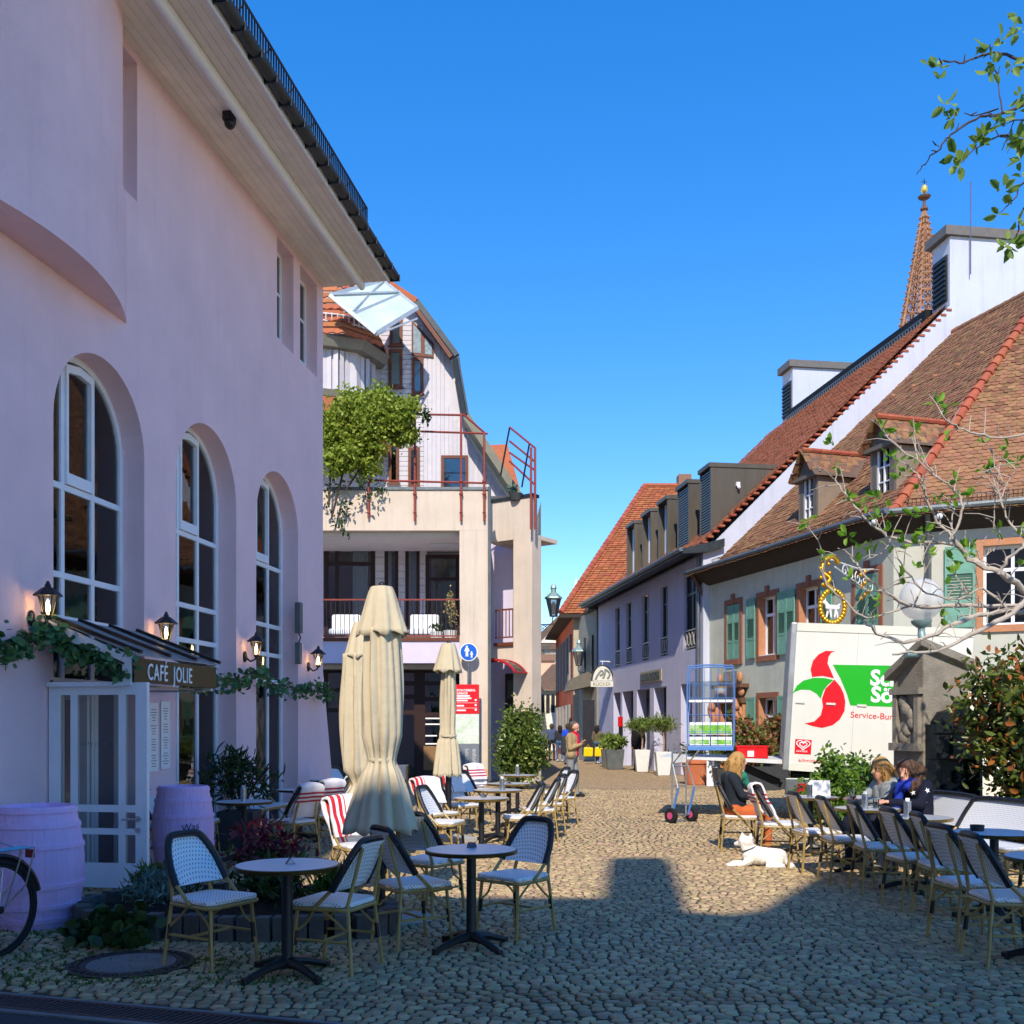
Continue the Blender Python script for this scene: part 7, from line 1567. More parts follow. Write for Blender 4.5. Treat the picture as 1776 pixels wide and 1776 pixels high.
# walkers
def walker(px, Y, lb, top, leg_, hairm, look=(0, 1, 0), rz=0, shoe=shoe_d, ex=(), longhair=False, stride=.15, h=1.0):
    J = standing(0, stride); hd = Vector(J['head']); hc = [(hd+Vector((0, -.03, .03)), .102, hd+Vector((0, -.04, -.01)), .095, 0)]
    if longhair: hc += [(hd+Vector((0, -.06, 0)), .1, hd+Vector((0, -.09, -.14)), .08, 0)]
    t, b = person('person', lb, (XX(px, Y), Y, 0), rz, J, [top, leg_, shoe, skin_m]+[e[1] for e in ex], .02, [(*e[0], 4+i) for i, e in enumerate(ex)], (hc, hairm), look=look); t.scale = (h, h, h); return t
walker(957, 48, 'walker in blue grey jacket seen from behind far down the street', cloth('blue_grey', '#4a5470'), dark_c, hair_gr, rz=0)
walker(971, 46.5, 'walker with orange bag beside the blue grey jacket', cloth('dark_coat', '#33343a'), jeans, hair_dk, rz=.1, shoe=shoe_w, ex=[(((.2, .12, 1.02), .09, (.2, .1, .92), .1), cloth('orange_bag', '#d4572a'))], longhair=True, h=.95)
walker(985, 43, 'walker in bright blue shirt half hidden behind the man with the phone', cloth('bright_blue', '#2a4fd0'), jeans, hair_br, rz=0)
wy = walker(1036, 44, 'woman in olive jacket carrying yellow bags near the shop sign', cloth('olive', '#6b6250'), jeans, hair_dk, rz=face(.5, .85), shoe=shoe_w, longhair=True, h=.95)
for i, (dx, lb) in enumerate(((-.42, 'yellow shopping bag on the left of the olive jacket woman'), (.05, 'yellow shopping bag in front of the olive jacket woman'))):
    t = thing('shopping_bag', lb, 'bag', (wy.location.x+dx, 43.7, .32)); g = MB(); g.prism([(-.2, 0), (.2, 0), (.22, .38), (-.18, .4)], lambda p, q: (p[0], q, p[1]), -.08, .08); g.build('sack', M('yellow_plastic', '#e8c80e', .4, .08, 9), t, bevel=.04); g = MB(); g.tube([(-.08, 0, .38), (0, 0, .52), (.08, 0, .38)], .008, 5); g.build('handle', M('yellow_plastic', '#e8c80e'), t)
wp = walker(1107, 37.6, 'person in black with orange scarf behind the olive pots', cloth('black_coat', '#1d1d20'), dark_c, hair_gr, rz=0, ex=[(((0, .02, 1.5), .085, (0, .04, 1.46), .08), cloth('orange_scarf', '#d0582a'))])
# seated women
def seat_person(lb, loc, rz, top, hairc, hairm, mats, extra=(), look=(0, 1, 0), **k):
    J = sitting(**k); return person('person', lb, loc, rz, J, mats, .0125, extra, (hairc, hairm), look=look)
hd = Vector((0, -.02, 1.16)); J = sitting(head=tuple(hd)); lk = (.25, 1, .1)
hair_c = [(hd+Vector((0, -.0, .05)), .102, hd+Vector((0, -.05, -.02)), .105, 0), (hd+Vector((-.05, -.07, 0)), .075, hd+Vector((-.09, -.09, -.22)), .05, 0), (hd+Vector((.04, -.07, 0)), .075, hd+Vector((.06, -.08, -.24)), .05, 0), (hd+Vector((-.08, .01, .0)), .045, hd+Vector((-.11, -.02, -.2)), .035, 0), (hd+Vector((.08, .01, .0)), .045, hd+Vector((.1, .0, -.22)), .035, 0), (hd+Vector((0, -.09, -.05)), .08, hd+Vector((-.02, -.13, -.25)), .06, 0)]
person('person', 'blonde woman in dark hooded jacket sitting with her back to the street', (2.98, 13.45, 0), face(1, -.12), J, [cloth('charcoal_jacket', '#2b3038'), cloth('orange_trousers', '#c9683a'), shoe_d, skin_m, cloth('green_scarf', '#2f7a66'), cloth('hood', '#343a42')], .0125, [((-.05, .02, 1.02), .055, (.06, .05, .98), .05, 4), ((.04, .06, 1.0), .045, (.05, .1, .88), .04, 4), ((-.09, -.14, 1.0), .06, (.09, -.14, 1.0), .06, 5), ((0, -.17, .97), .07, (0, -.15, .9), .08, 0), ((-.1, .0, .66), .09, (.1, .0, .66), .09, 0)], (hair_c, hair_bl), look=lk)
hd = Vector((0, .0, 1.13)); J = sitting(head=tuple(hd), armL=((-.24, .1, .76), (-.08, .34, .79)), armR=((.24, .08, .76), (.1, .33, .79)))
hair_c = [(hd+Vector((0, -.0, .055)), .102, hd+Vector((0, -.05, -.02)), .1, 0), (hd+Vector((-.07, -.0, .02)), .055, hd+Vector((-.09, -.03, -.14)), .04, 0), (hd+Vector((.07, -.0, .02)), .055, hd+Vector((.09, -.03, -.14)), .04, 0), (hd+Vector((0, -.09, 0)), .08, hd+Vector((0, -.1, -.13)), .07, 0)]
person('person', 'blonde woman in grey sweater and sunglasses at the table', (4.36, 12.1, 0), face(-1, -.25), J, [cloth('grey_sweater', '#9aa09f'), dark_c, shoe_d, skin_m], .0125, [((-.1, -.02, .68), .1, (.1, -.02, .68), .1, 0)], (hair_c, hair_bl), look=(.0, 1, -.1), bulk=1.05)
t = thing('sunglasses', 'dark sunglasses worn by the woman in the grey sweater', 'sunglasses', (4.36, 12.1, 0), face(-1, -.25)); g = MB(); g.ball((-.035, .093, 1.14), .024, 8, 6, (1, .35, .9)); g.ball((.035, .093, 1.14), .024, 8, 6, (1, .35, .9)); g.tube([(-.1, -.02, 1.15), (-.075, .07, 1.145), (0, .1, 1.145), (.075, .07, 1.145), (.1, -.02, 1.15)], .004, 4); g.build('frame', black_m, t)
hd = Vector((0, .07, 1.12)); J = sitting(head=tuple(hd), armL=((-.26, .12, .78), (-.06, .36, .80)), armR=((.26, .12, .78), (.07, .36, .80)), lean=.05)
rr = random.Random(4); hair_c = [(hd+Vector((0, -.005, .055)), .108, hd+Vector((0, -.06, -.02)), .11, 0)]
for k in range(34):
    a = rr.uniform(.0, 6.28); z = rr.uniform(-.16, .11); q = Vector((math.cos(a)*.125, math.sin(a)*.12-.045, z))
    if q.y > .03 and z < .05: continue
    hair_c.append((hd+q, rr.uniform(.025, .04), hd+q+Vector((rr.uniform(-.03, .03), rr.uniform(-.03, .02), -.04)), .022, 0))
star = cloth('star_jacket', '#1c1f2e'); bw_, bo = person('person', 'curly haired woman in dark star jacket and royal blue scarf', (4.52, 11.55, 0), face(-1, -.35), J, [star, dark_c, shoe_d, skin_m, cloth('blue_scarf', '#2a3fa8')], .0125, [((-.08, .05, 1.02), .07, (.08, .06, 1.0), .07, 4), ((-.06, .12, .98), .06, (.05, .13, .95), .06, 4), ((.05, .13, .95), .055, (.07, .16, .74), .05, 4), ((0, -.03, 1.05), .085, (0, .02, 1.02), .08, 4), ((-.1, -.02, .68), .105, (.1, -.02, .68), .105, 0)], (hair_c, hair_br), look=(-.25, 1, -.15), bulk=1.1)
g = MB()
for (c_, n_) in (((-.26, .03, .93), (-1, .1, .3)), ((-.275, .08, .82), (-1, .2, .1)), ((-.2, .16, .8), (-.6, .8, .2)), ((.0, -.2, .9), (0, -1, 0)), ((-.14, .11, .9), (-.3, 1, .3))):
    c_ = Vector(c_); n_ = Vector(n_).normalized(); a = n_.cross(Vector((0, 0, 1))).normalized(); b = a.cross(n_); V = [c_+n_*.012]
    for k in range(10): r_ = .035 if k % 2 == 0 else .014; V.append(c_+n_*.008+a*r_*math.cos(k*math.pi/5)+b*r_*math.sin(k*math.pi/5))
    g.add(V, [(0, 1+k, 1+(k+1) % 10) for k in range(10)])
g.build('star_print', white_sign, bo)
# dog
fur = M('white_fur', '#fbf4ea', .9, .05, 25, .3, 140); c = [((.24, 0, .13), .12, (.05, 0, .145), .12, 0), ((.05, 0, .145), .12, (-.12, 0, .165), .125, 0), ((-.12, 0, .19), .11, (-.17, .01, .29), .08, 0), ((-.17, .01, .27), .088, (-.19, .02, .33), .085, 0), ((-.165, -.02, .335), .075, (-.21, .05, .335), .078, 0), ((-.22, .05, .32), .06, (-.28, .09, .30), .04, 0), ((-.28, .09, .30), .038, (-.315, .11, .295), .028, 0), ((-.135, -.05, .385), .04, (-.125, -.065, .46), .006, 0), ((-.225, .05, .39), .04, (-.235, .055, .46), .006, 0), ((-.14, -.07, .1), .055, (-.24, -.08, .04), .036, 0), ((-.24, -.08, .04), .036, (-.40, -.09, .03), .03, 0), ((-.40, -.09, .03), .033, (-.43, -.09, .028), .03, 0), ((-.14, .08, .1), .05, (-.24, .1, .04), .035, 0), ((-.24, .1, .04), .035, (-.36, .12, .03), .03, 0), ((.22, -.09, .12), .095, (.12, -.13, .07), .06, 0), ((.12, -.14, .05), .045, (.28, -.17, .035), .032, 0), ((.28, -.17, .035), .03, (.08, -.18, .03), .03, 0), ((.22, .1, .1), .08, (.1, .15, .05), .04, 0), ((.34, 0, .08), .045, (.42, -.12, .03), .03, 0), ((.42, -.12, .03), .03, (.34, -.24, .025), .02, 0), ((-.2, .03, .3), .06, (-.17, .0, .24), .08, 0)]
DG_ = thing('dog', 'white prick eared dog with grey collar lying in the sun', 'dog', (XX(1318, 11.95), 11.95, .0), R(-8)); DG_.scale = (.86, .86, .86); db = fuzz(link('body', caps_mesh('body', c, [fur], .0105, 5), DG_), fur, .018, (.7, 0, -.3), .3, 7000, .14)
g = MB(); a = Vector((-.06, 0, .5)); N = 20; ax_ = Vector((-.35, .05, .93)).normalized(); u = ax_.cross(Vector((0, 1, 0))).normalized(); v = ax_.cross(u); g.tube([Vector((-.155, .005, .235))+u*.103*math.cos(t)+v*.103*math.sin(t) for t in [i*2*math.pi/N for i in range(N)]], .011, 6, closed=True); g.build('collar', M('collar_grey', '#5a5c60', .7), db)
g = MB(); g.ball((-.338, .12, .298), .016, 8, 6); g.ball((-.275, .045, .35), .010, 6, 5); g.ball((-.235, .11, .35), .010, 6, 5); g.build('nose_and_eyes', black_m, db)
# ================================================================== DELIVERY TRUCK
TK = thing('delivery_truck', 'white refrigerated delivery truck with red and green logo, parked across the square', 'truck', (4.62, 17.5, 0), R(-13))
TL = R(3.4); LEN = 2.9; BH = 2.52; TW = 2.15
g = MB(); g.box(.1, LEN, 0, TW, .13, BH-.14); BXO = g.build('cargo_box', truck_white, TK); BXO.location = (0, 0, .89); BXO.rotation_euler = (0, TL, 0)
def tk(g, name, mat, **k): return g.build(name, mat, BXO, **k)
g = MB(); g.box(-.0, .1, -.02, TW+.02, 0, BH); tk(g, 'rear_post', alu, bevel=.015)
g = MB(); g.box(.1, LEN, -.012, TW+.012, BH-.14, BH); tk(g, 'top_rail', M('rail_cream', '#d9d8c8', .5, .05, 3)); g = MB(); g.box(.1, LEN, -.012, TW+.012, 0, .13); tk(g, 'bottom_rail', M('rail_cream', '#d9d8c8'))
def tp(zx, zy):   # picture point on the logo side -> box-local
    px, py = 1340+zx/4.073, 1020+zy/4.073; dx, dy = px-1357, 1335-py; return (max(.0, (dx-.105*dy)*.0099), (dy+.06*dx)*.00985)
def decal(pts, mat, name, lift=.004): g = MB(); g.xz([tp(*p) for p in pts], -lift, -.001); return tk(g, name, mat)
decal([(460, 455), (400, 450), (350, 475), (310, 520), (292, 580), (300, 632), (370, 625), (445, 642), (425, 585), (408, 540), (415, 495), (435, 465)], truck_red, 'logo_upper_sweep')
decal([(448, 652), (485, 700), (505, 750), (513, 805), (505, 870), (470, 930), (420, 970), (350, 988), (290, 976), (235, 957), (300, 943), (345, 900), (363, 840), (358, 785), (385, 715)], truck_red, 'logo_lower_sweep')
decal([(160, 750), (195, 692), (240, 657), (310, 638), (380, 640), (443, 655), (400, 690), (370, 730), (350, 785), (325, 750), (280, 722), (220, 720), (180, 735)], truck_green, 'logo_leaf', .003)
decal([(442, 548), (1160, 570), (1160, 858), (545, 832), (525, 750), (490, 650)], truck_green, 'green_panel', .003)
a = tp(680, 690); lettering('Schmidt', .36, white_sign, BXO, (a[0], -.007, a[1]), (R(90), 0, 0), .95, .002, .012); a = tp(678, 805); lettering('Söhne', .36, white_sign, BXO, (a[0], -.007, a[1]), (R(90), 0, 0), .98, .002, .012)
a = tp(540, 915); lettering('Service-Bund', .145, truck_red, BXO, (a[0], -.004, a[1]), (R(90), 0, 0), 1.0, .002); a = tp(138, 1222); lettering('schmidtsoehne.de', .085, truck_red, BXO, (a[0]+.1, -.004, a[1]), (R(90), 0, 0), 1.05, .002)
o_ = tp(148, 1168); q0 = (max(o_[0], .12)+.02, o_[1])
g = MB(); g.box(q0[0], q0[0]+.27, -.004, -.001, q0[1], q0[1]+.25); sq = tk(g, 'emblem_square', truck_red)
g = MB()
def heart(s): return [(s*.0165*16*math.sin(t)**3/16*7, s*(13*math.cos(t)-5*math.cos(2*t)-2*math.cos(3*t)-math.cos(4*t))/17*.1) for t in [i*2*math.pi/28 for i in range(28)]]
for s_ in (1.0, .55): g.tube([(q0[0]+.135+x, -.006, q0[1]+.16+z) for x, z in heart(s_*.95)], .009, 5, closed=True)
g.build('emblem_heart', white_sign, sq); lettering('LANGNESE', .042, white_sign, sq, (q0[0]+.025, -.006, q0[1]+.035), (R(90), 0, 0), .9, .001)
for x in (1.1, 2.4): g = MB(); g.box(x, x+.004, -.002, 0, .13, BH-.14); tk(g, 'panel_seam', alu)
for k in range(3): z = 1.15; g = MB(); g.box(.15+k*.5, .3+k*.5, -.02, -.004, z, z+.035); tk(g, 'marker_lamp', M('marker_pale', '#d8d4c8', .3))
g = MB(); g.box(.2, 5.1, .35, .47, .62, .8); g.box(.2, 5.1, TW-.47, TW-.35, .62, .8); g.build('chassis', black_m, TK); g = MB(); g.box(.05, .7, .05, .16, .45, .75); g.build('underrun_bar', zinc_l, TK, bevel=.02); g = MB(); g.box(.25, .6, -.02, .1, .5, .66); g.build('tail_lamp', M('tail_red2', '#b0202c', .3), TK)
g = MB(); g.box(.1, .5, .3, 1.8, .35, .62); g.build('lift_gear', M('navy_box', '#1d2748', .5), TK)
for x, nm in ((1.15, 0), (4.3, 1)):
    for y in (.05, TW-.3):
        g = MB(); g.cyl((x, y, .42), (x, y+.25, .42), .42, None, 28); w_ = g.build('wheel', rubber, TK, 40, bevel=.02); g = MB(); g.cyl((x, y-.01, .42), (x, y+.02, .42), .23, None, 20); g.build('rim', alu, w_, 40)
g = MB(); g.prism([(LEN+.2, .6), (5.1, .6), (5.2, 1.4), (4.85, 2.3), (LEN+.2, 2.35)], lambda p, t: (p[0], t, p[1]), .05, TW-.05); cab = g.build('cab', truck_white, TK, bevel=.06); g = MB(); g.prism([(3.8, 1.45), (5.0, 1.45), (4.8, 2.15), (3.8, 2.15)], lambda p, t: (p[0], t, p[1]), .03, .045); g.build('side_window', glass_dark, cab)
# lift platform
g = MB(); g.add([(0, .05, .99), (-2.05, .05, 1.075), (-2.05, TW-.05, 1.075), (0, TW-.05, .99), (0, .05, 1.06), (-2.1, .05, 1.10), (-2.1, TW-.05, 1.10), (0, TW-.05, 1.06)], [(3,2,1,0),(4,5,6,7),(0,1,5,4),(1,2,6,5),(2,3,7,6),(3,0,4,7)]); g.build('lift_platform', M('platform_white', '#d8d9d4', .5, .08, 5, stain='#b5b3a8'), TK)
for y in (.5, TW-.5): g = MB(); g.beam((0, y, .6), (-.9, y, 1.0), .08, .1); g.build('lift_arm', black_m, TK)
tb = TK.matrix_basis if False else Matrix.Translation(Vector((4.62, 17.5, 0))) @ Matrix.Rotation(R(-13), 4, 'Z')
def on_lift(x, y): v = tb @ Vector((x, y, 0)); return (v.x, v.y, 1.062-.019*x)
# roll cage
RC = thing('roll_container', 'blue wire roll container loaded with produce boxes on the lift platform', 'roll container', on_lift(-1.22, .75), R(-13))
W2, D2, H2 = .40, .34, 1.62
g = MB(); g.box(-W2, W2, -D2, D2, .12, .2); g.build('floor_tray', blue_st, RC, bevel=.01)
for sx, sy in ((-1, -1), (1, -1), (1, 1), (-1, 1)): g = MB(); g.cyl((sx*.32, sy*.26-.015, .05), (sx*.32, sy*.26+.015, .05), .05, None, 12); g.build('caster', rubber, RC, 40)
for s in (-1, 1):
    g = MB(); g.tube(bez([(-W2, s*D2, .2), (-W2, s*D2, H2-.15), (-W2+.12, s*D2, H2), (W2-.12, s*D2, H2), (W2, s*D2, H2-.15), (W2, s*D2, .2)], 5), .014, 6); 
    for k in range(5): x = -W2+.13+k*.133; g.tube([(x, s*D2, .2), (x, s*D2, H2-.01)], .005, 4)
    for z in (.45, .75, 1.05, 1.3): g.tube([(-W2, s*D2, z), (W2, s*D2, z)], .005, 4)
    g.build('wire_side', blue_st, RC, 50)
for s in (-1, 1):
    g = MB()
    for z in (.45, 1.05): g.tube([(s*W2, -D2, z), (s*W2, D2, z)], .005, 4)
    g.build('end_rail', blue_st, RC, 50)
g = MB(); g.box(-W2+.02, W2-.02, -D2+.02, D2-.02, .98, 1.02); g.build('shelf', white_paint, RC)
film = glass_mat('plastic_film', (.9, .93, .93), .22, .15); g = MB(); g.box(-W2+.03, W2-.03, -D2+.03, -D2+.034, 1.02, 1.35); g.box(W2-.034, W2-.03, -D2+.03, D2-.03, .5, 1.35); g.build('plastic_wrap', film, RC)
gbx = M('produce_green', '#6fb02c', .6, .3, 9, stain='#e8e4dc', stain_scale=6, stain_amt=.8)
for i, (x0, x1, z0, z1) in enumerate(((-.37, -.01, .21, .36), (.01, .37, .21, .36), (-.37, .37, .40, .62), )):
    t = thing('produce_box', ['printed green produce box low left in the roll container', 'printed green produce box low right in the roll container', 'wide produce box on the second layer of the roll container'][i], 'box', RC.location, R(-13), 'boxes in the roll container'); g = MB(); g.box(x0, x1, -.3, .3, z0, z1); o = g.build('carton', white_paint, t); g = MB(); g.box(x0+.01, x1-.01, -.304, -.301, z0+.02, z1-.05); g.build('label_print', gbx, t)
t = thing('bucket', 'white bucket with yellow lid on the upper shelf of the roll container', 'bucket', RC.location+Vector((.17, 0, 0)), 0); t.location.z += 1.02; g = MB(); g.lathe([(.1, 0), (.115, .22)], 20); g.build('tub', white_paint, t, 40); g = MB(); g.lathe([(.12, .22), (.12, .245), (.001, .25)], 20, cap=False); g.build('lid', M('lid_yellow', '#e0a51c', .5), t, 40); g = MB(); g.lathe([(.1075, .04), (.113, .15)], 20, cap=False); g.build('print', M('bucket_print', '#d8b0a0', .5, .5, 20, stain='#b8203a', stain_scale=9, stain_amt=.9), t)
CR = thing('red_crate', 'red plastic crate with white label on the lift platform', 'crate', on_lift(-.50, .6), R(-13))
g = MB(); a, b, h = .27, .19, .22; g.box(-a, a, -b, -b+.015, 0, h); g.box(-a, a, b-.015, b, 0, h); g.box(-a, -a+.015, -b, b, 0, h); g.box(a-.015, a, -b, b, 0, h); g.box(-a, a, -b, b, 0, .012); g.box(-a-.012, a+.012, -b-.012, b+.012, h-.03, h); g.build('shell', red_pl, CR)
g = MB()
for k in range(9): x = -a+.03+k*.06; g.box(x-.006, x+.006, -b-.008, -b, .01, h-.03)
g.build('ribs', red_pl, CR); g = MB(); g.box(-.08, .03, -b-.011, -b-.009, .03, .13); g.build('label', white_sign, CR)
# hand truck
HT = thing('hand_truck', 'aluminium and blue stair climbing hand truck standing alone on the cobbles', 'hand truck', (XX(1178, 17.4), 17.4, 0), R(38))
for s in (-1, 1):
    g = MB(); g.tube([(s*.17, 0, .1), (s*.17, .0, 1.22), (s*.17, -.03, 1.30)], .016, 7); g.build('upright', alu, HT, 50)
    g = MB(); g.tube(bez([(s*.2, -.02, .12), (s*.2, -.12, .45), (s*.2, -.16, .6)], 4), .022, 7); g.build('blue_skid', blue_st, HT, 50)
    g = MB(); g.tube([(s*.2, -.16, .6), (s*.18, -.02, 1.0), (s*.2, -.22, 1.18)], .013, 7); g.build('handle', alu, HT, 50); g = MB(); g.tube([(s*.2, -.17, 1.13), (s*.2, -.26, 1.22)], .018, 7); g.build('grip', M('grip_grey', '#8a8478', .7), HT, 50)
    g = MB(); g.cyl((s*.25-.035, -.05, .13), (s*.25+.035, -.05, .13), .13, None, 24); w_ = g.build('wheel', rubber, HT, 40, bevel=.015); g = MB(); g.cyl((s*.25-.04, -.05, .13), (s*.25+.04, -.05, .13), .06, None, 16); g.build('hub', M('hub_pink', '#c84a78', .5), w_, 40)
for z in (.3, .62, .95, 1.2): g = MB(); g.tube([(-.17, 0, z), (0, .02, z+.01), (.17, 0, z)], .013, 6); g.build('crossbar', alu, HT, 50)
g = MB(); g.box(-.17, .17, -.01, .01, 1.02, 1.15); g.build('plate', M('plate_pale', '#d8d8d2', .5), HT); g = MB(); g.box(-.2, .2, .0, .22, .015, .03); g.build('toe_plate', alu, HT); g = MB(); g.tube([(-.25, -.05, .13), (.25, -.05, .13)], .014, 6); g.build('axle', steel, HT)
# pots and tubs along the far facade
def olive(px, Y, h, label, seed):
    t = thing('olive_tree', label, 'tree', (XX(px, Y), Y, 0), 0, 'olive trees in white planters'); g = MB(); g.add([(-.19,-.19,0),(.19,-.19,0),(.19,.19,0),(-.19,.19,0),(-.27,-.27,.78),(.27,-.27,.78),(.27,.27,.78),(-.27,.27,.78)], [(3,2,1,0),(0,1,5,4),(1,2,6,5),(2,3,7,6),(3,0,4,7),(4,5,6,7)]); g.build('planter', pot_white, t, bevel=.01)
    g = MB(); g.tube([(0, 0, .75), (.03, 0, 1.1), (0, .02, 1.35)], .03, 6)
    for k in range(7): a = k*.9; g.tube([(0, .02, 1.3), (.2*math.cos(a), .2*math.sin(a), 1.5), (.42*math.cos(a), .42*math.sin(a), 1.68)], .012, 4)
    g.build('trunk', M('olive_bark', '#a58c78', .9, .2, 20), t); leaves('crown', blob_pts(1300, (0, 0, 1.68), (.58, .5, .3), seed=seed, shell=.2, clumps=30, cr=.3), .13, L_olive, t, aspect=.22, seed=seed, up=(0, 0, .4))
olive(1113, 36.4, 1.5, 'clipped olive tree in a white planter, left one of the pair', 1); olive(1150, 33.8, 1.5, 'clipped olive tree in a white planter, right one of the pair', 2)
def tub(px, Y, label, r, h, ph, lm, mat, n=500, leaf=.14, seed=1, aspect=.4, square=True):
    t = thing('planted_tub', label, 'plant', (XX(px, Y), Y, 0)); g = MB()
    if square: g.add([(-r*.8,-r*.8,0),(r*.8,-r*.8,0),(r*.8,r*.8,0),(-r*.8,r*.8,0),(-r,-r,h),(r,-r,h),(r,r,h),(-r,r,h)], [(3,2,1,0),(0,1,5,4),(1,2,6,5),(2,3,7,6),(3,0,4,7),(4,5,6,7)])
    else: g.lathe([(r*.7, 0), (r*.92, h*.8), (r, h*.82), (r, h), (r*.9, h), (r*.85, h*.9)], 24)
    g.build('pot', mat, t, 40); g = MB()
    for k in range(6): a = k*1.05; g.tube([(0, 0, h*.8), (r*.5*math.cos(a), r*.5*math.sin(a), h+ph*.5), (r*.9*math.cos(a), r*.9*math.sin(a), h+ph*.8)], .015, 4)
    g.build('stem', bark, t); leaves('foliage', blob_pts(n, (0, 0, h+ph*.5), (r*1.25, r*1.1, ph*.55), seed=seed, shell=.2, clumps=20), leaf, lm, t, aspect=aspect, seed=seed, up=(0, 0, .3)); return t
tub(1057, 40.5, 'grey square tub with pale spreading plant, left of the olives', .32, .7, .55, L_olive, zinc_l, 350, .2, 3); tub(1066, 38.6, 'grey square tub with drooping plant next to the person in black', .34, .75, .5, L_olive, zinc_l, 350, .2, 4)
tub(1210, 28.8, 'big terracotta pot under the lift platform', .48, .72, .5, L_dark, terracotta, 200, .14, 5, square=False); tub(1262, 27.4, 'dark tub with variegated shrub under the lift platform', .36, .5, .8, L_bush, pot_dark, 700, .15, 6); tub(1320, 26.2, 'dark tub with coppery leaved shrub behind the lift platform', .5, .6, 1.15, L_red2, pot_dark, 1100, .17, 7); tub(1335, 27.2, 'tall coppery shrub against the sage wall behind the red crate', .45, .7, 1.2, L_red2, pot_dark, 900, .17, 8)
tub(1283, 29.8, 'coppery shrub beside the carved portal', .4, .8, 1.2, L_red2, pot_dark, 600, .17, 9)
t = thing('a_board', 'white folding board under the lift platform', 'sign', (XX(1237, 27.8), 27.8, 0)); g = MB(); g.box(-.18, .18, -.02, .02, 0, .8); g.build('panel', white_sign, t)
bush('light green leafy bush behind the women in front of the truck', (XX(1442, 14.9), 14.9, .68), (.46, .42, .62), 2600, leaf_mat('fresh_leaf', '#3f6420', '#7fa03c', .4, .3), .09, 12, clumps=40)
bush('light green leafy bush between the women and the fountain', (XX(1500, 15.2), 15.2, .72), (.4, .35, .62), 1500, MC['fresh_leaf'], .09, 13, clumps=30)
# ================================================================== FOUNTAIN STELE
FN = thing('fountain_stele', 'carved grey stone fountain stele with dark bronze niche and gabled top', 'fountain', (XX(1602, 13.0), 13.0, 0), R(17))
FWd, FD = .70, .6
g = MB(); g.add([(0,0,0),(FWd,0,0),(FWd,FD,0),(0,FD,0),(0,0,2.62),(FWd,0,2.36),(FWd,FD,2.2),(0,FD,2.25)], [(3,2,1,0),(4,5,6,7),(0,1,5,4),(1,2,6,5),(2,3,7,6),(3,0,4,7)]); g.build('stone_body', stone_b, FN, bevel=.02)
g = MB(); V = [(-.1,-.08,2.66),(FWd+.06,-.08,2.38),(FWd+.06,FD+.06,2.22),(-.1,FD+.06,2.24)]; g.add(V+[(x,y,z+.11) for x,y,z in V], [(3,2,1,0),(4,5,6,7),(0,1,5,4),(1,2,6,5),(2,3,7,6),(3,0,4,7)]); g.build('gable_coping', stone_b, FN, bevel=.01)
g = MB()
for y0 in (.04, .46): g.box(-.06, 0, y0, y0+.08, 1.42, 2.05)
g.box(-.09, 0, .0, .58, 1.32, 1.42); g.box(-.08, 0, .0, .58, 2.05, 2.13)
for k in range(6): g.ball((-.01, .29+.09*math.cos(k*1.3), 1.5+.09*k), .09, 8, 6, (.6, 1, 1.1))
g.build('carved_shrine', stone_b, FN, 50)
g = MB()
for k in range(7): a = k*.9; g.tube([(-.015, .29+.19*math.cos(a+t)*(1-t/8), .98+.22*math.sin(a+t*1.3)*(1-t/9)) for t in [i*.5 for i in range(7)]], .02, 4)
g.build('carved_arms', stone_b, FN, 50); g = MB(); g.prism([(.12, .0), (.45, 0), (.45, .42), (.285, .72), (.12, .42)], lambda p, t: (t, p[0], p[1]), -.012, .0); g.build('pointed_recess', black_m, FN)
g = MB(); x0, x1 = .02, .72
g.box(x0, x1, -.22, -.002, 0, .55); g.box(x0, x1, -.22, -.002, 1.22, 1.66); g.box(x0, x0+.05, -.22, -.002, .55, 1.22); g.box(x1-.05, x1, -.22, -.002, .55, 1.22); g.box(x0+.05, x1-.05, -.04, -.002, .55, 1.22); nb = g.build('bronze_niche', bronze_dark, FN, bevel=.008)
g = MB(); g.box(x0-.02, x1+.02, -.25, -.221, 1.56, 1.68); g.box(.24, .50, -.25, -.221, 1.26, 1.54); g.box(.2, .54, -.26, -.221, .08, .5); g.box(.24, .5, -.27, -.261, .32, .46)
for cx in (.2, .5):
    for k in range(7): g.ball((cx+.07*math.cos(k*2.1), -.06, .86+.18*math.sin(k*1.7)), .05, 8, 6, (1.2, .8, .8))
g.build('relief', bronze_dark, nb, 50, kind='stuff'); lettering('BERTHOLD', .085, M('bronze_letter', '#454c4e', .5, .1, 9, metal=.6), nb, (x0+.06, -.252, 1.59), (R(90), 0, 0), 1.1, .006)
g = MB(); pts = [(.05, 1.68), (.70, 1.68), (.66, 1.80), (.52, 1.84), (.42, 1.96), (.34, 1.86), (.16, 1.82)]; g.prism(pts, lambda p, t: (p[0], t, p[1]), -.2, -.05); g.build('crest', bronze_dark, nb)
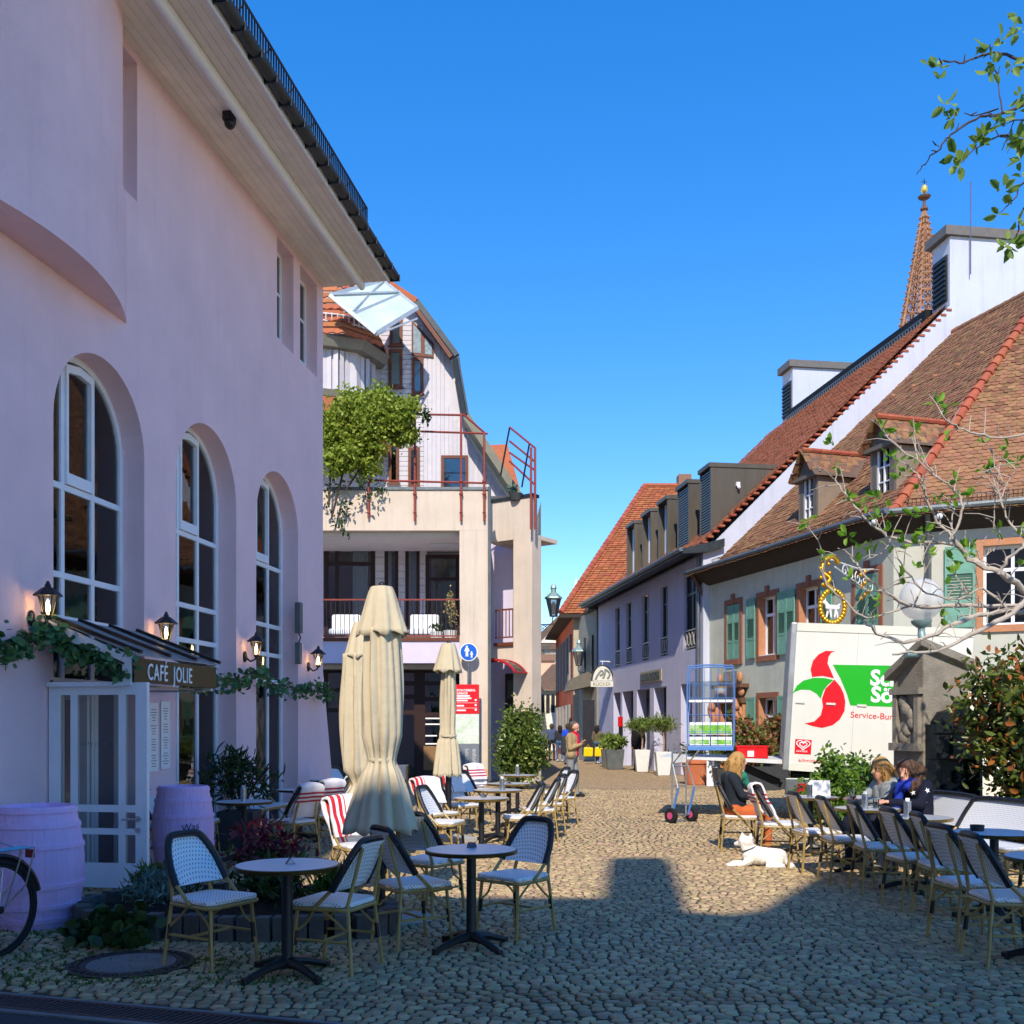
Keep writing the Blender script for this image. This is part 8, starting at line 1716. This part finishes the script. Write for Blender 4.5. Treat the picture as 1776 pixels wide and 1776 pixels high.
# ball lamp post
BLP = thing('globe_lamp', 'pale globe lamp on a short grey green post on top of the fountain stele', 'street lamp', (XX(1598, 13.2), 13.2, 0)); z0 = ZZ(1040, 13.2)
g = MB(); g.cyl((0, 0, 2.45), (0, 0, z0-.28), .045, None, 12); g.build('post', teal_metal, BLP, 40); g = MB(); g.lathe([(.06, z0-.36), (.12, z0-.31), (.13, z0-.27)], 16); g.build('collar', teal_metal, BLP, 40); g = MB(); g.ball((0, 0, z0), .275, 28, 18); g.build('globe', frost, BLP, 60)
zc2 = 2.56; g = MB(); g.tube([(-.24, -.12, zc2), (.26, -.12, zc2)], .05, 10); g.tube([(0, -.12, zc2), (0, -.0, zc2+.28)], .05, 10); g.build('cross_arm', teal_metal, BLP, 50); g = MB(); g.tube([(0, -.1, zc2-.06), (0, .2, zc2-.06)], .025, 6); g.build('strut', black_m, BLP)
# garden wall behind the shrub
GWL = thing('garden_wall', 'pale plastered garden wall beside the fountain at the right', 'wall', (XX(1740, 15.2), 15.2, 0), R(-18)); g = MB(); g.box(-.55, 3.2, 0, .3, 0, 2.35); g.build('wall', cream2, GWL); g = MB(); g.box(-.6, 3.25, -.05, .35, 2.352, 2.45); g.build('coping', stone_b, GWL)
# ================================================================== HANGING SIGNS AND LANTERNS
def street_lantern(loc, wall, label, s=1.0):
    t = thing('street_lantern', label, 'street lamp', loc); w = Vector(wall)-Vector(loc)
    g = MB(); g.lathe([(.13*s, -.05*s), (.15*s, 0), (.28*s, .62*s), (.30*s, .64*s)], 6, cap=False); f = g.build('glazing', glass_mat('lamp_glass', (.85, .87, .85), .3, .2) if 'lamp_glass' not in MC else MC['lamp_glass'], t)
    g = MB(); g.lathe([(.36*s, .62*s), (.34*s, .68*s), (.16*s, .84*s), (.1*s, .88*s), (.1*s, 1.0*s), (.13*s, 1.04*s), (.06*s, 1.2*s)], 6); g.build('hood', teal_metal, t)
    g = MB()
    for k in range(6): a = k*math.pi/3; g.cyl((.14*s*math.cos(a), .14*s*math.sin(a), -.05*s), (.29*s*math.cos(a), .29*s*math.sin(a), .63*s), .018*s, None, 5)
    g.lathe([(.16*s, -.08*s), (.16*s, -.04*s)], 6); g.build('frame', zinc, t); g = MB(); g.lathe([(.07*s, .02*s), (.12*s, .3*s), (.05*s, .5*s)], 8); g.build('mantle', white_paint, t, 50)
    g = MB(); z = -.38*s; g.tube(bez([(0, 0, -.06*s), (-.05*s, 0, -.2*s), (0, 0, z)], 4), .022*s, 5); g.tube([(0, 0, z), (w.x, w.y, z)], .022*s, 5)
    for k in range(3):
        c = Vector((w.x*(.35+.22*k), w.y*(.35+.22*k), z-.14*s)); d = Vector((w.x, w.y, 0)).normalized(); g.tube([c+d*(.13*s*(1-u/9)*math.cos(u))+Vector((0, 0, .13*s*(1-u/9)*math.sin(u))) for u in [i*.6 for i in range(14)]], .014*s, 4)
    g.tube([(w.x, w.y, z-.5*s), (w.x*.5, w.y*.5, z-.22*s), (w.x*.2, w.y*.2, z)], .016*s, 5); g.build('scroll_bracket', zinc, t)
    return t
p = P(960, 1066, 33); street_lantern(p, (.48, 33.2, 0), 'old street lantern on a scroll bracket of the left street wing', .82); p = P(1004, 1152, 48); street_lantern(p, (4.4, 49.9, 0), 'old street lantern on a scroll bracket of the orange roof house', .95)
# arched shop sign
p = P(1045, 1188, 43.5); SS = thing('arched_shop_sign', 'arched white shop sign with carved emblem hanging over the street', 'sign', p)
g = MB(); pts = [(-.42, .18), (.42, .18)]+[(.42*math.cos(math.pi*k/14), .18+.62*math.sin(math.pi*k/14)) for k in range(15)]; g.xz(pts, -.03, .03); g.build('arch_panel', M('sign_stone', '#d5d5cc', .7, .1, 6), SS)
g = MB(); g.tube([(.46*math.cos(math.pi*k/14), 0, .16+.68*math.sin(math.pi*k/14)) for k in range(15)], .03, 6); g.build('arch_frame', zinc, SS)
g = MB(); g.tube(bez([(.22, -.04, .28), (.3, -.04, .5), (.12, -.04, .66), (.1, -.04, .5), (.02, -.04, .3)], 5), .045, 6); g.tube(bez([(-.3, -.04, .25), (-.2, -.04, .45), (-.05, -.04, .62), (.02, -.04, .5), (-.12, -.04, .4)], 5), .04, 6); g.build('emblem', M('emblem_grey', '#8f938e', .7), SS, 50)
g = MB(); g.box(-.5, .5, -.04, .04, -.08, .16); nb = g.build('name_board', M('sign_stone', '#d5d5cc'), SS); lettering('RÜCKER', .2, M('letter_tan', '#8a8060', .7), nb, (-.42, -.045, -.03), (R(90), 0, 0), 1.02, .005)
g = MB(); g.tube([(0, 0, .82), (0, 0, 1.0)], .015, 5); g.tube([(-.1, 0, 1.0), (1.0, .3, 1.0)], .025, 5); g.tube(bez([(.25, .1, 1.0), (.6, .2, .85), (.9, .3, .5)], 4), .025, 5); g.build('bracket', white_paint, SS)
t = thing('stop_post', 'red and black parking post in front of the grey lilac shop doors', 'post', P(1076, 1320, 41.5)); t.location.z = 0; g = MB(); g.cyl((0, 0, 0), (0, 0, 1.6), .07, None, 8); g.build('post', black_m, t); g = MB(); g.cyl((0, 0, 1.6), (0, 0, 2.0), .1, None, 8); g.build('red_head', red_pl, t)
# gilded inn sign on the sage house
IS = thing('inn_sign', 'gilded wreath inn sign with white animal on a wrought iron bracket', 'sign', P(1444, 1052, 22.6)); 
g = MB(); N = 28
for k in range(N): a = 2*math.pi*k/N; g.ball((.27*math.cos(a), 0, .36*math.sin(a)), .062, 6, 5, (1, .7, 1))
g.build('gold_wreath', gold, IS, 60)
c = [((-.1, 0, -.02), .065, (.1, 0, -.03), .06, 0), ((-.1, 0, 0), .05, (-.17, 0, .10), .04, 0), ((-.17, 0, .11), .035, (-.23, 0, .09), .022, 0), ((-.16, 0, .14), .012, (-.15, 0, .19), .008, 0), ((.1, 0, .0), .025, (.17, 0, .06), .012, 0)]+[((x, y, -.05), .028, (x+dx, y, -.24), .018, 0) for x, y, dx in ((-.09, .02, -.04), (-.06, -.02, .02), (.09, .02, .03), (.07, -.02, -.03))]
link('white_animal', caps_mesh('white_animal', c, [white_sign], .009, 3), IS)
g = MB(); g.tube(bez([(0, 0, .40), (-.12, 0, .5), (-.06, 0, .62), (-.2, .05, .78), (-.16, .1, 1.02), (.05, .15, 1.12), (.2, .2, .98)], 5), [.05]*31, 7)
for k in range(9): a = k*.7; g.ball((-.15+.2*math.cos(a)*.5, .05, .75+.3*math.sin(a)), .05, 6, 5)
g.build('gold_scroll', gold, IS, 60)
g = MB(); w = Vector((1.55, 1.5, .75)); g.tube([(0, .1, 1.05), w*.6+Vector((0, 0, .5)), w+Vector((0, 0, .3))], .02, 5); g.tube([(.1, .15, .9), w*.7, w-Vector((0, 0, .5))], .018, 5)
for k in range(5): c_ = Vector((.4+.22*k, .4+.22*k, .85-.05*k)); d = Vector((.7, .7, 0)); g.tube([c_+d*(.16*(1-u/9)*math.cos(u+k))+Vector((0, 0, .16*(1-u/9)*math.sin(u+k))) for u in [i*.6 for i in range(14)]], .013, 4)
g.build('iron_bracket', M('white_iron', '#d8d8d0', .5), IS); g = MB()
for k in range(8): g.ball((.95+.12*(k % 3), .95+.1*(k % 3), .3+.09*k), .06, 6, 5)
g.build('gold_leafwork', gold, IS, 60)
# ================================================================== TREES AT THE RIGHT
def twig_tree(name, label, root, branches, mat, clusters, lm, leaf, per, aspect, up, seed, trunk=None, rad=1.0, twigs=False):
    t = thing(name, label, 'tree', root); o0 = Vector(root); rng = random.Random(seed); g = MB(); pts = []; tips = []
    for (pl, r0, r1) in branches:
        q = bez([Vector(p)-o0+Vector((rng.uniform(-.015, .015), rng.uniform(-.05, .05), rng.uniform(-.015, .015))) for p in pl], 5); n = len(q); kk = min(.018, r0*.5); q = [v+Vector((rng.uniform(-kk, kk), rng.uniform(-kk, kk), rng.uniform(-kk, kk))) if 0 < i < n-1 else v for i, v in enumerate(q)]; g.tube(q, [(r0+(r1-r0)*i/(n-1))*rng.uniform(.8, 1.1)*rad for i in range(n)], 6)
        if twigs:
            for i in range(2, n-1, 2):
                d = Vector((rng.uniform(-1, .5), rng.uniform(-.6, .6), rng.uniform(-.2, 1))).normalized(); L_ = rng.uniform(.1, .32); e = q[i]+d*L_; g.tube([q[i], q[i]+d*L_*.5+Vector((0, 0, .02)), e], [.0065, .005, .0035], 4)
                if rng.random() < .16: tips.append(e+o0)
        for i in range(3, n-1, 4):      # spur buds
            if rng.random() < .6: d = Vector((rng.uniform(-1, 1), rng.uniform(-1, 1), rng.uniform(0, 1))).normalized(); g.tube([q[i], q[i]+d*.05], [.006, .003], 4)
    g.build('branches', mat, t, 60)
    if trunk: g = MB(); q = bez([Vector(p)-o0 for p in trunk[0]], 5); g.tube(q, [trunk[1]+(trunk[2]-trunk[1])*i/(len(q)-1) for i in range(len(q))], 10); g.build('trunk', mat, t, 60)
    nr = np.random.default_rng(seed)
    for c, k in list(clusters)+[(e, .45) for e in tips]:
        c = Vector(c)-o0; m_ = max(3, int(per*k)); pts += [c+Vector(nr.normal(0, .012*k, 3)) for _ in range(m_)]
    leaves('crown', pts, leaf, lm, t, aspect=aspect, up=up, seed=seed, bend=.5); return t
def z6(x, y, Y): return P(1200+x/3.083, 680+y/3.083, Y)
FY = 10.2; B = []
def fb(pl, r0, r1, dy=0): B.append(([z6(x, y, FY+dy+i*.0) for i, (x, y) in enumerate(pl)], r0, r1))
hub = (1776, 1130)
fb([(1850, 1100), (1640, 980), (1480, 890), (1390, 780)], .062, .035); fb([(1390, 780), (1310, 690), (1250, 560), (1215, 470), (1190, 400)], .026, .010); fb([(1390, 780), (1440, 640), (1400, 530), (1280, 430), (1200, 360), (1060, 290), (1020, 190)], .022, .008, -.2)
fb([(1480, 890), (1380, 805), (1110, 800), (950, 710), (850, 590), (790, 480), (765, 390)], .03, .009, .2); fb([(1850, 1150), (1500, 1130), (1180, 1150), (1000, 1060), (880, 920), (860, 880)], .045, .012, .1); fb([(1180, 1150), (930, 1210), (800, 1110), (720, 1000), (705, 850), (620, 720)], .02, .008, .1)
fb([(1850, 1180), (1600, 1170), (1400, 1250), (1180, 1330), (1000, 1290), (930, 1210)], .05, .02, -.2); fb([(1850, 1080), (1700, 1180), (1480, 1290), (1300, 1380), (1060, 1400)], .05, .018, -.3); fb([(1700, 1180), (1560, 1060), (1420, 1100), (1250, 1080), (1130, 930), (1110, 830)], .022, .009, -.1)
fb([(1640, 980), (1700, 880), (1776, 800), (1700, 700), (1650, 580), (1640, 420), (1590, 290)], .03, .008, -.3); fb([(1650, 580), (1700, 480), (1740, 390)], .012, .006, -.3); fb([(1850, 200), (1690, 240), (1480, 215), (1360, 170), (1310, 100)], .022, .008, -.4); fb([(1640, 540), (1570, 450), (1560, 420)], .01, .006, -.3); fb([(1390, 780), (1390, 690), (1410, 600), (1460, 560)], .016, .007); fb([(1280, 430), (1220, 330), (1190, 220)], .012, .006, -.2); fb([(1480, 890), (1560, 880), (1640, 800), (1600, 700)], .014, .006); fb([(950, 710), (1060, 790), (1020, 860), (930, 900)], .012, .006, .2); fb([(1180, 1150), (1250, 980), (1240, 860), (1300, 780)], .014, .006); fb([(850, 1010), (960, 1060), (1100, 1030), (1150, 960)], .01, .006); fb([(1400, 1250), (1480, 1200), (1500, 1120), (1420, 1000), (1390, 970)], .014, .006); fb([(1620, 730), (1630, 560), (1700, 470)], .01, .005, -.2)
cl = [((1020, 190), 1), ((1050, 220), .8), ((1190, 200), 1.3), ((1200, 340), .8), ((1040, 340), .7), ((1310, 60), 1.1), ((1370, 80), .8), ((745, 275), 1), ((775, 395), .6), ((620, 690), 1.1), ((825, 560), 1), ((830, 770), 1.5), ((920, 600), 1), ((990, 550), .8), ((1000, 670), 1), ((1060, 740), 1), ((1130, 810), 1.1), ((1150, 430), .7), ((1230, 640), 1), ((1240, 740), 1.6), ((1310, 590), .9), ((1470, 560), 1.1), ((1400, 570), .8), ((1560, 410), 1.2), ((1570, 270), 1), ((1740, 370), 1), ((1480, 840), 1.2), ((1390, 970), 1), ((1130, 980), 1), ((1210, 940), .8), ((900, 840), 1), ((1330, 1200), 1.2), ((1050, 860), .6), ((1640, 740), .8), ((1690, 300), .6), ((1060, 620), .6), ((840, 1000), .7), ((1010, 1110), .6)]
twig_tree('fig_tree', 'bare branched fig tree with small fresh leaves reaching in from the right', (5.75, 10.4, 0), B, bark_fig, [(z6(x, y, FY-.05), k) for (x, y), k in cl], L_fig, .1, 6, .5, (0, 0, .5), 21, ([(5.75, 10.4, 0), (5.7, 10.35, .9), (5.55, 10.3, 1.8), (5.45, 10.2, 2.6)], .12, .07), .62, True)
def z8(x, y, Y): return P(1540+x/3.86, y/3.86, Y)
AY = 6.8; B = []
def ab(pl, r0, r1): B.append(([z8(x, y, AY+.1*math.sin(i)) for i, (x, y) in enumerate(pl)], r0, r1))
ab([(1250, 560), (911, 430), (700, 375), (540, 383), (390, 385), (350, 420)], .012, .004); ab([(1250, 560), (911, 680), (740, 745), (600, 820), (440, 905), (340, 990), (270, 1090), (165, 1195)], .013, .003); ab([(755, 740), (745, 560), (740, 470)], .006, .003); ab([(740, 745), (620, 748), (500, 748)], .006, .003); ab([(1250, 900), (911, 940), (760, 920), (600, 995), (510, 1060)], .01, .003); ab([(1250, 900), (911, 780), (760, 850)], .007, .003); ab([(1250, 1000), (911, 1230), (840, 1330), (740, 1440)], .009, .003); ab([(1250, 1100), (911, 1400), (840, 1580), (800, 1640)], .009, .003); ab([(911, 790), (880, 880), (820, 1010)], .005, .002); ab([(700, 375), (690, 300)], .004, .002); ab([(340, 990), (290, 988)], .004, .002); ab([(850, 800), (790, 950), (755, 1015)], .004, .002)
cl = [((620, 300), .5), ((690, 310), .6), ((760, 270), .7), ((270, 440), .4), ((340, 450), .8), ((330, 530), .4), ((690, 480), .6), ((720, 430), .8), ((830, 440), .9), ((380, 700), .7), ((450, 720), 1), ((430, 790), .6), ((640, 900), 1.2), ((740, 820), .9), ((600, 960), 1), ((450, 1040), .8), ((480, 1100), .8), ((870, 930), .9), ((860, 740), .9), ((885, 640), .7), ((760, 1290), 1.2), ((740, 1440), .5), ((800, 1640), 1.5), ((840, 1660), .8), ((870, 100), .8), ((880, 210), .7), ((860, 1480), .6), ((890, 1070), .7), ((900, 950), .8), ((905, 1190), .5), ((800, 950), .5)]
twig_tree('apple_tree', 'thin apple tree branches with fresh leaves hanging in at the top right', (6.4, 6.4, 0), B, M('apple_bark', '#4a4450', .8, .2, 20), [(z8(x, y, AY), k) for (x, y), k in cl], L_apple, .082, 8, .55, (-.2, 0, .05), 22, ([(6.4, 6.4, 0), (6.3, 6.5, 1.6), (6.0, 6.6, 3.0), (5.4, 6.7, 4.2), (z8(1250, 560, AY))], .09, .02))
# evergreen shrub at the right edge
EV = thing('evergreen_shrub', 'tall glossy evergreen shrub with coppery young leaves at the right edge', 'shrub', (5.95, 11.7, 0)); g = MB()
for k in range(7): a = k*.9; g.tube([(.1*math.cos(a), .1*math.sin(a), 0), (.3*math.cos(a), .3*math.sin(a), 1.2), (.6*math.cos(a), .6*math.sin(a), 2.3)], [.04, .03, .012], 6)
g.build('trunk', bark, EV); leaves('crown', np.concatenate([blob_pts(5600, (0, 0, 1.6), (.78, .7, 1.15), seed=31, shell=.3, clumps=60, cr=.26), blob_pts(1500, (.1, 0, .5), (.6, .5, .45), seed=32, clumps=16)]), .12, L_phot, EV, aspect=.42, seed=31)
# ================================================================== HOUSE BEHIND THE VIEWER (casts the foreground shade)
def sil(Xs, Ys, Yb=-8.0):
    L_ = (Ys-Yb)/math.cos(SUN_AZ); return (Xs-L_*math.sin(SUN_AZ), L_*math.tan(SUN_EL))
SH = thing('rear_house', 'tall house with chimney behind the viewer that shades the foreground', 'building', (0, -8, 0))
out = [sil(-5, 16), sil(-2.35, 16), sil(-2.2, 9.8), sil(1.0, 9.75), sil(1.02, 9.2), sil(1.9, 8.9), sil(2.2, 9.1), sil(2.9, 10.4), sil(3.5, 11.5), sil(4.0, 10.6), sil(5.6, 9.9)]
g = MB(); g.xz([(out[0][0], 0), (out[-1][0], 0)]+[(x, z) for x, z in reversed(out)], -8, 0); g.build('wall', M('rear_plaster', '#e2dccf', .9, .08, 1), SH)
a, b = sil(1.55, 13.1); g = MB(); g.box(a-.36, a+.36, -1.0, -.4, b-5, b); ch_ = g.build('chimney', M('rear_brick', '#8a5a48', .9, .15, 4), SH)
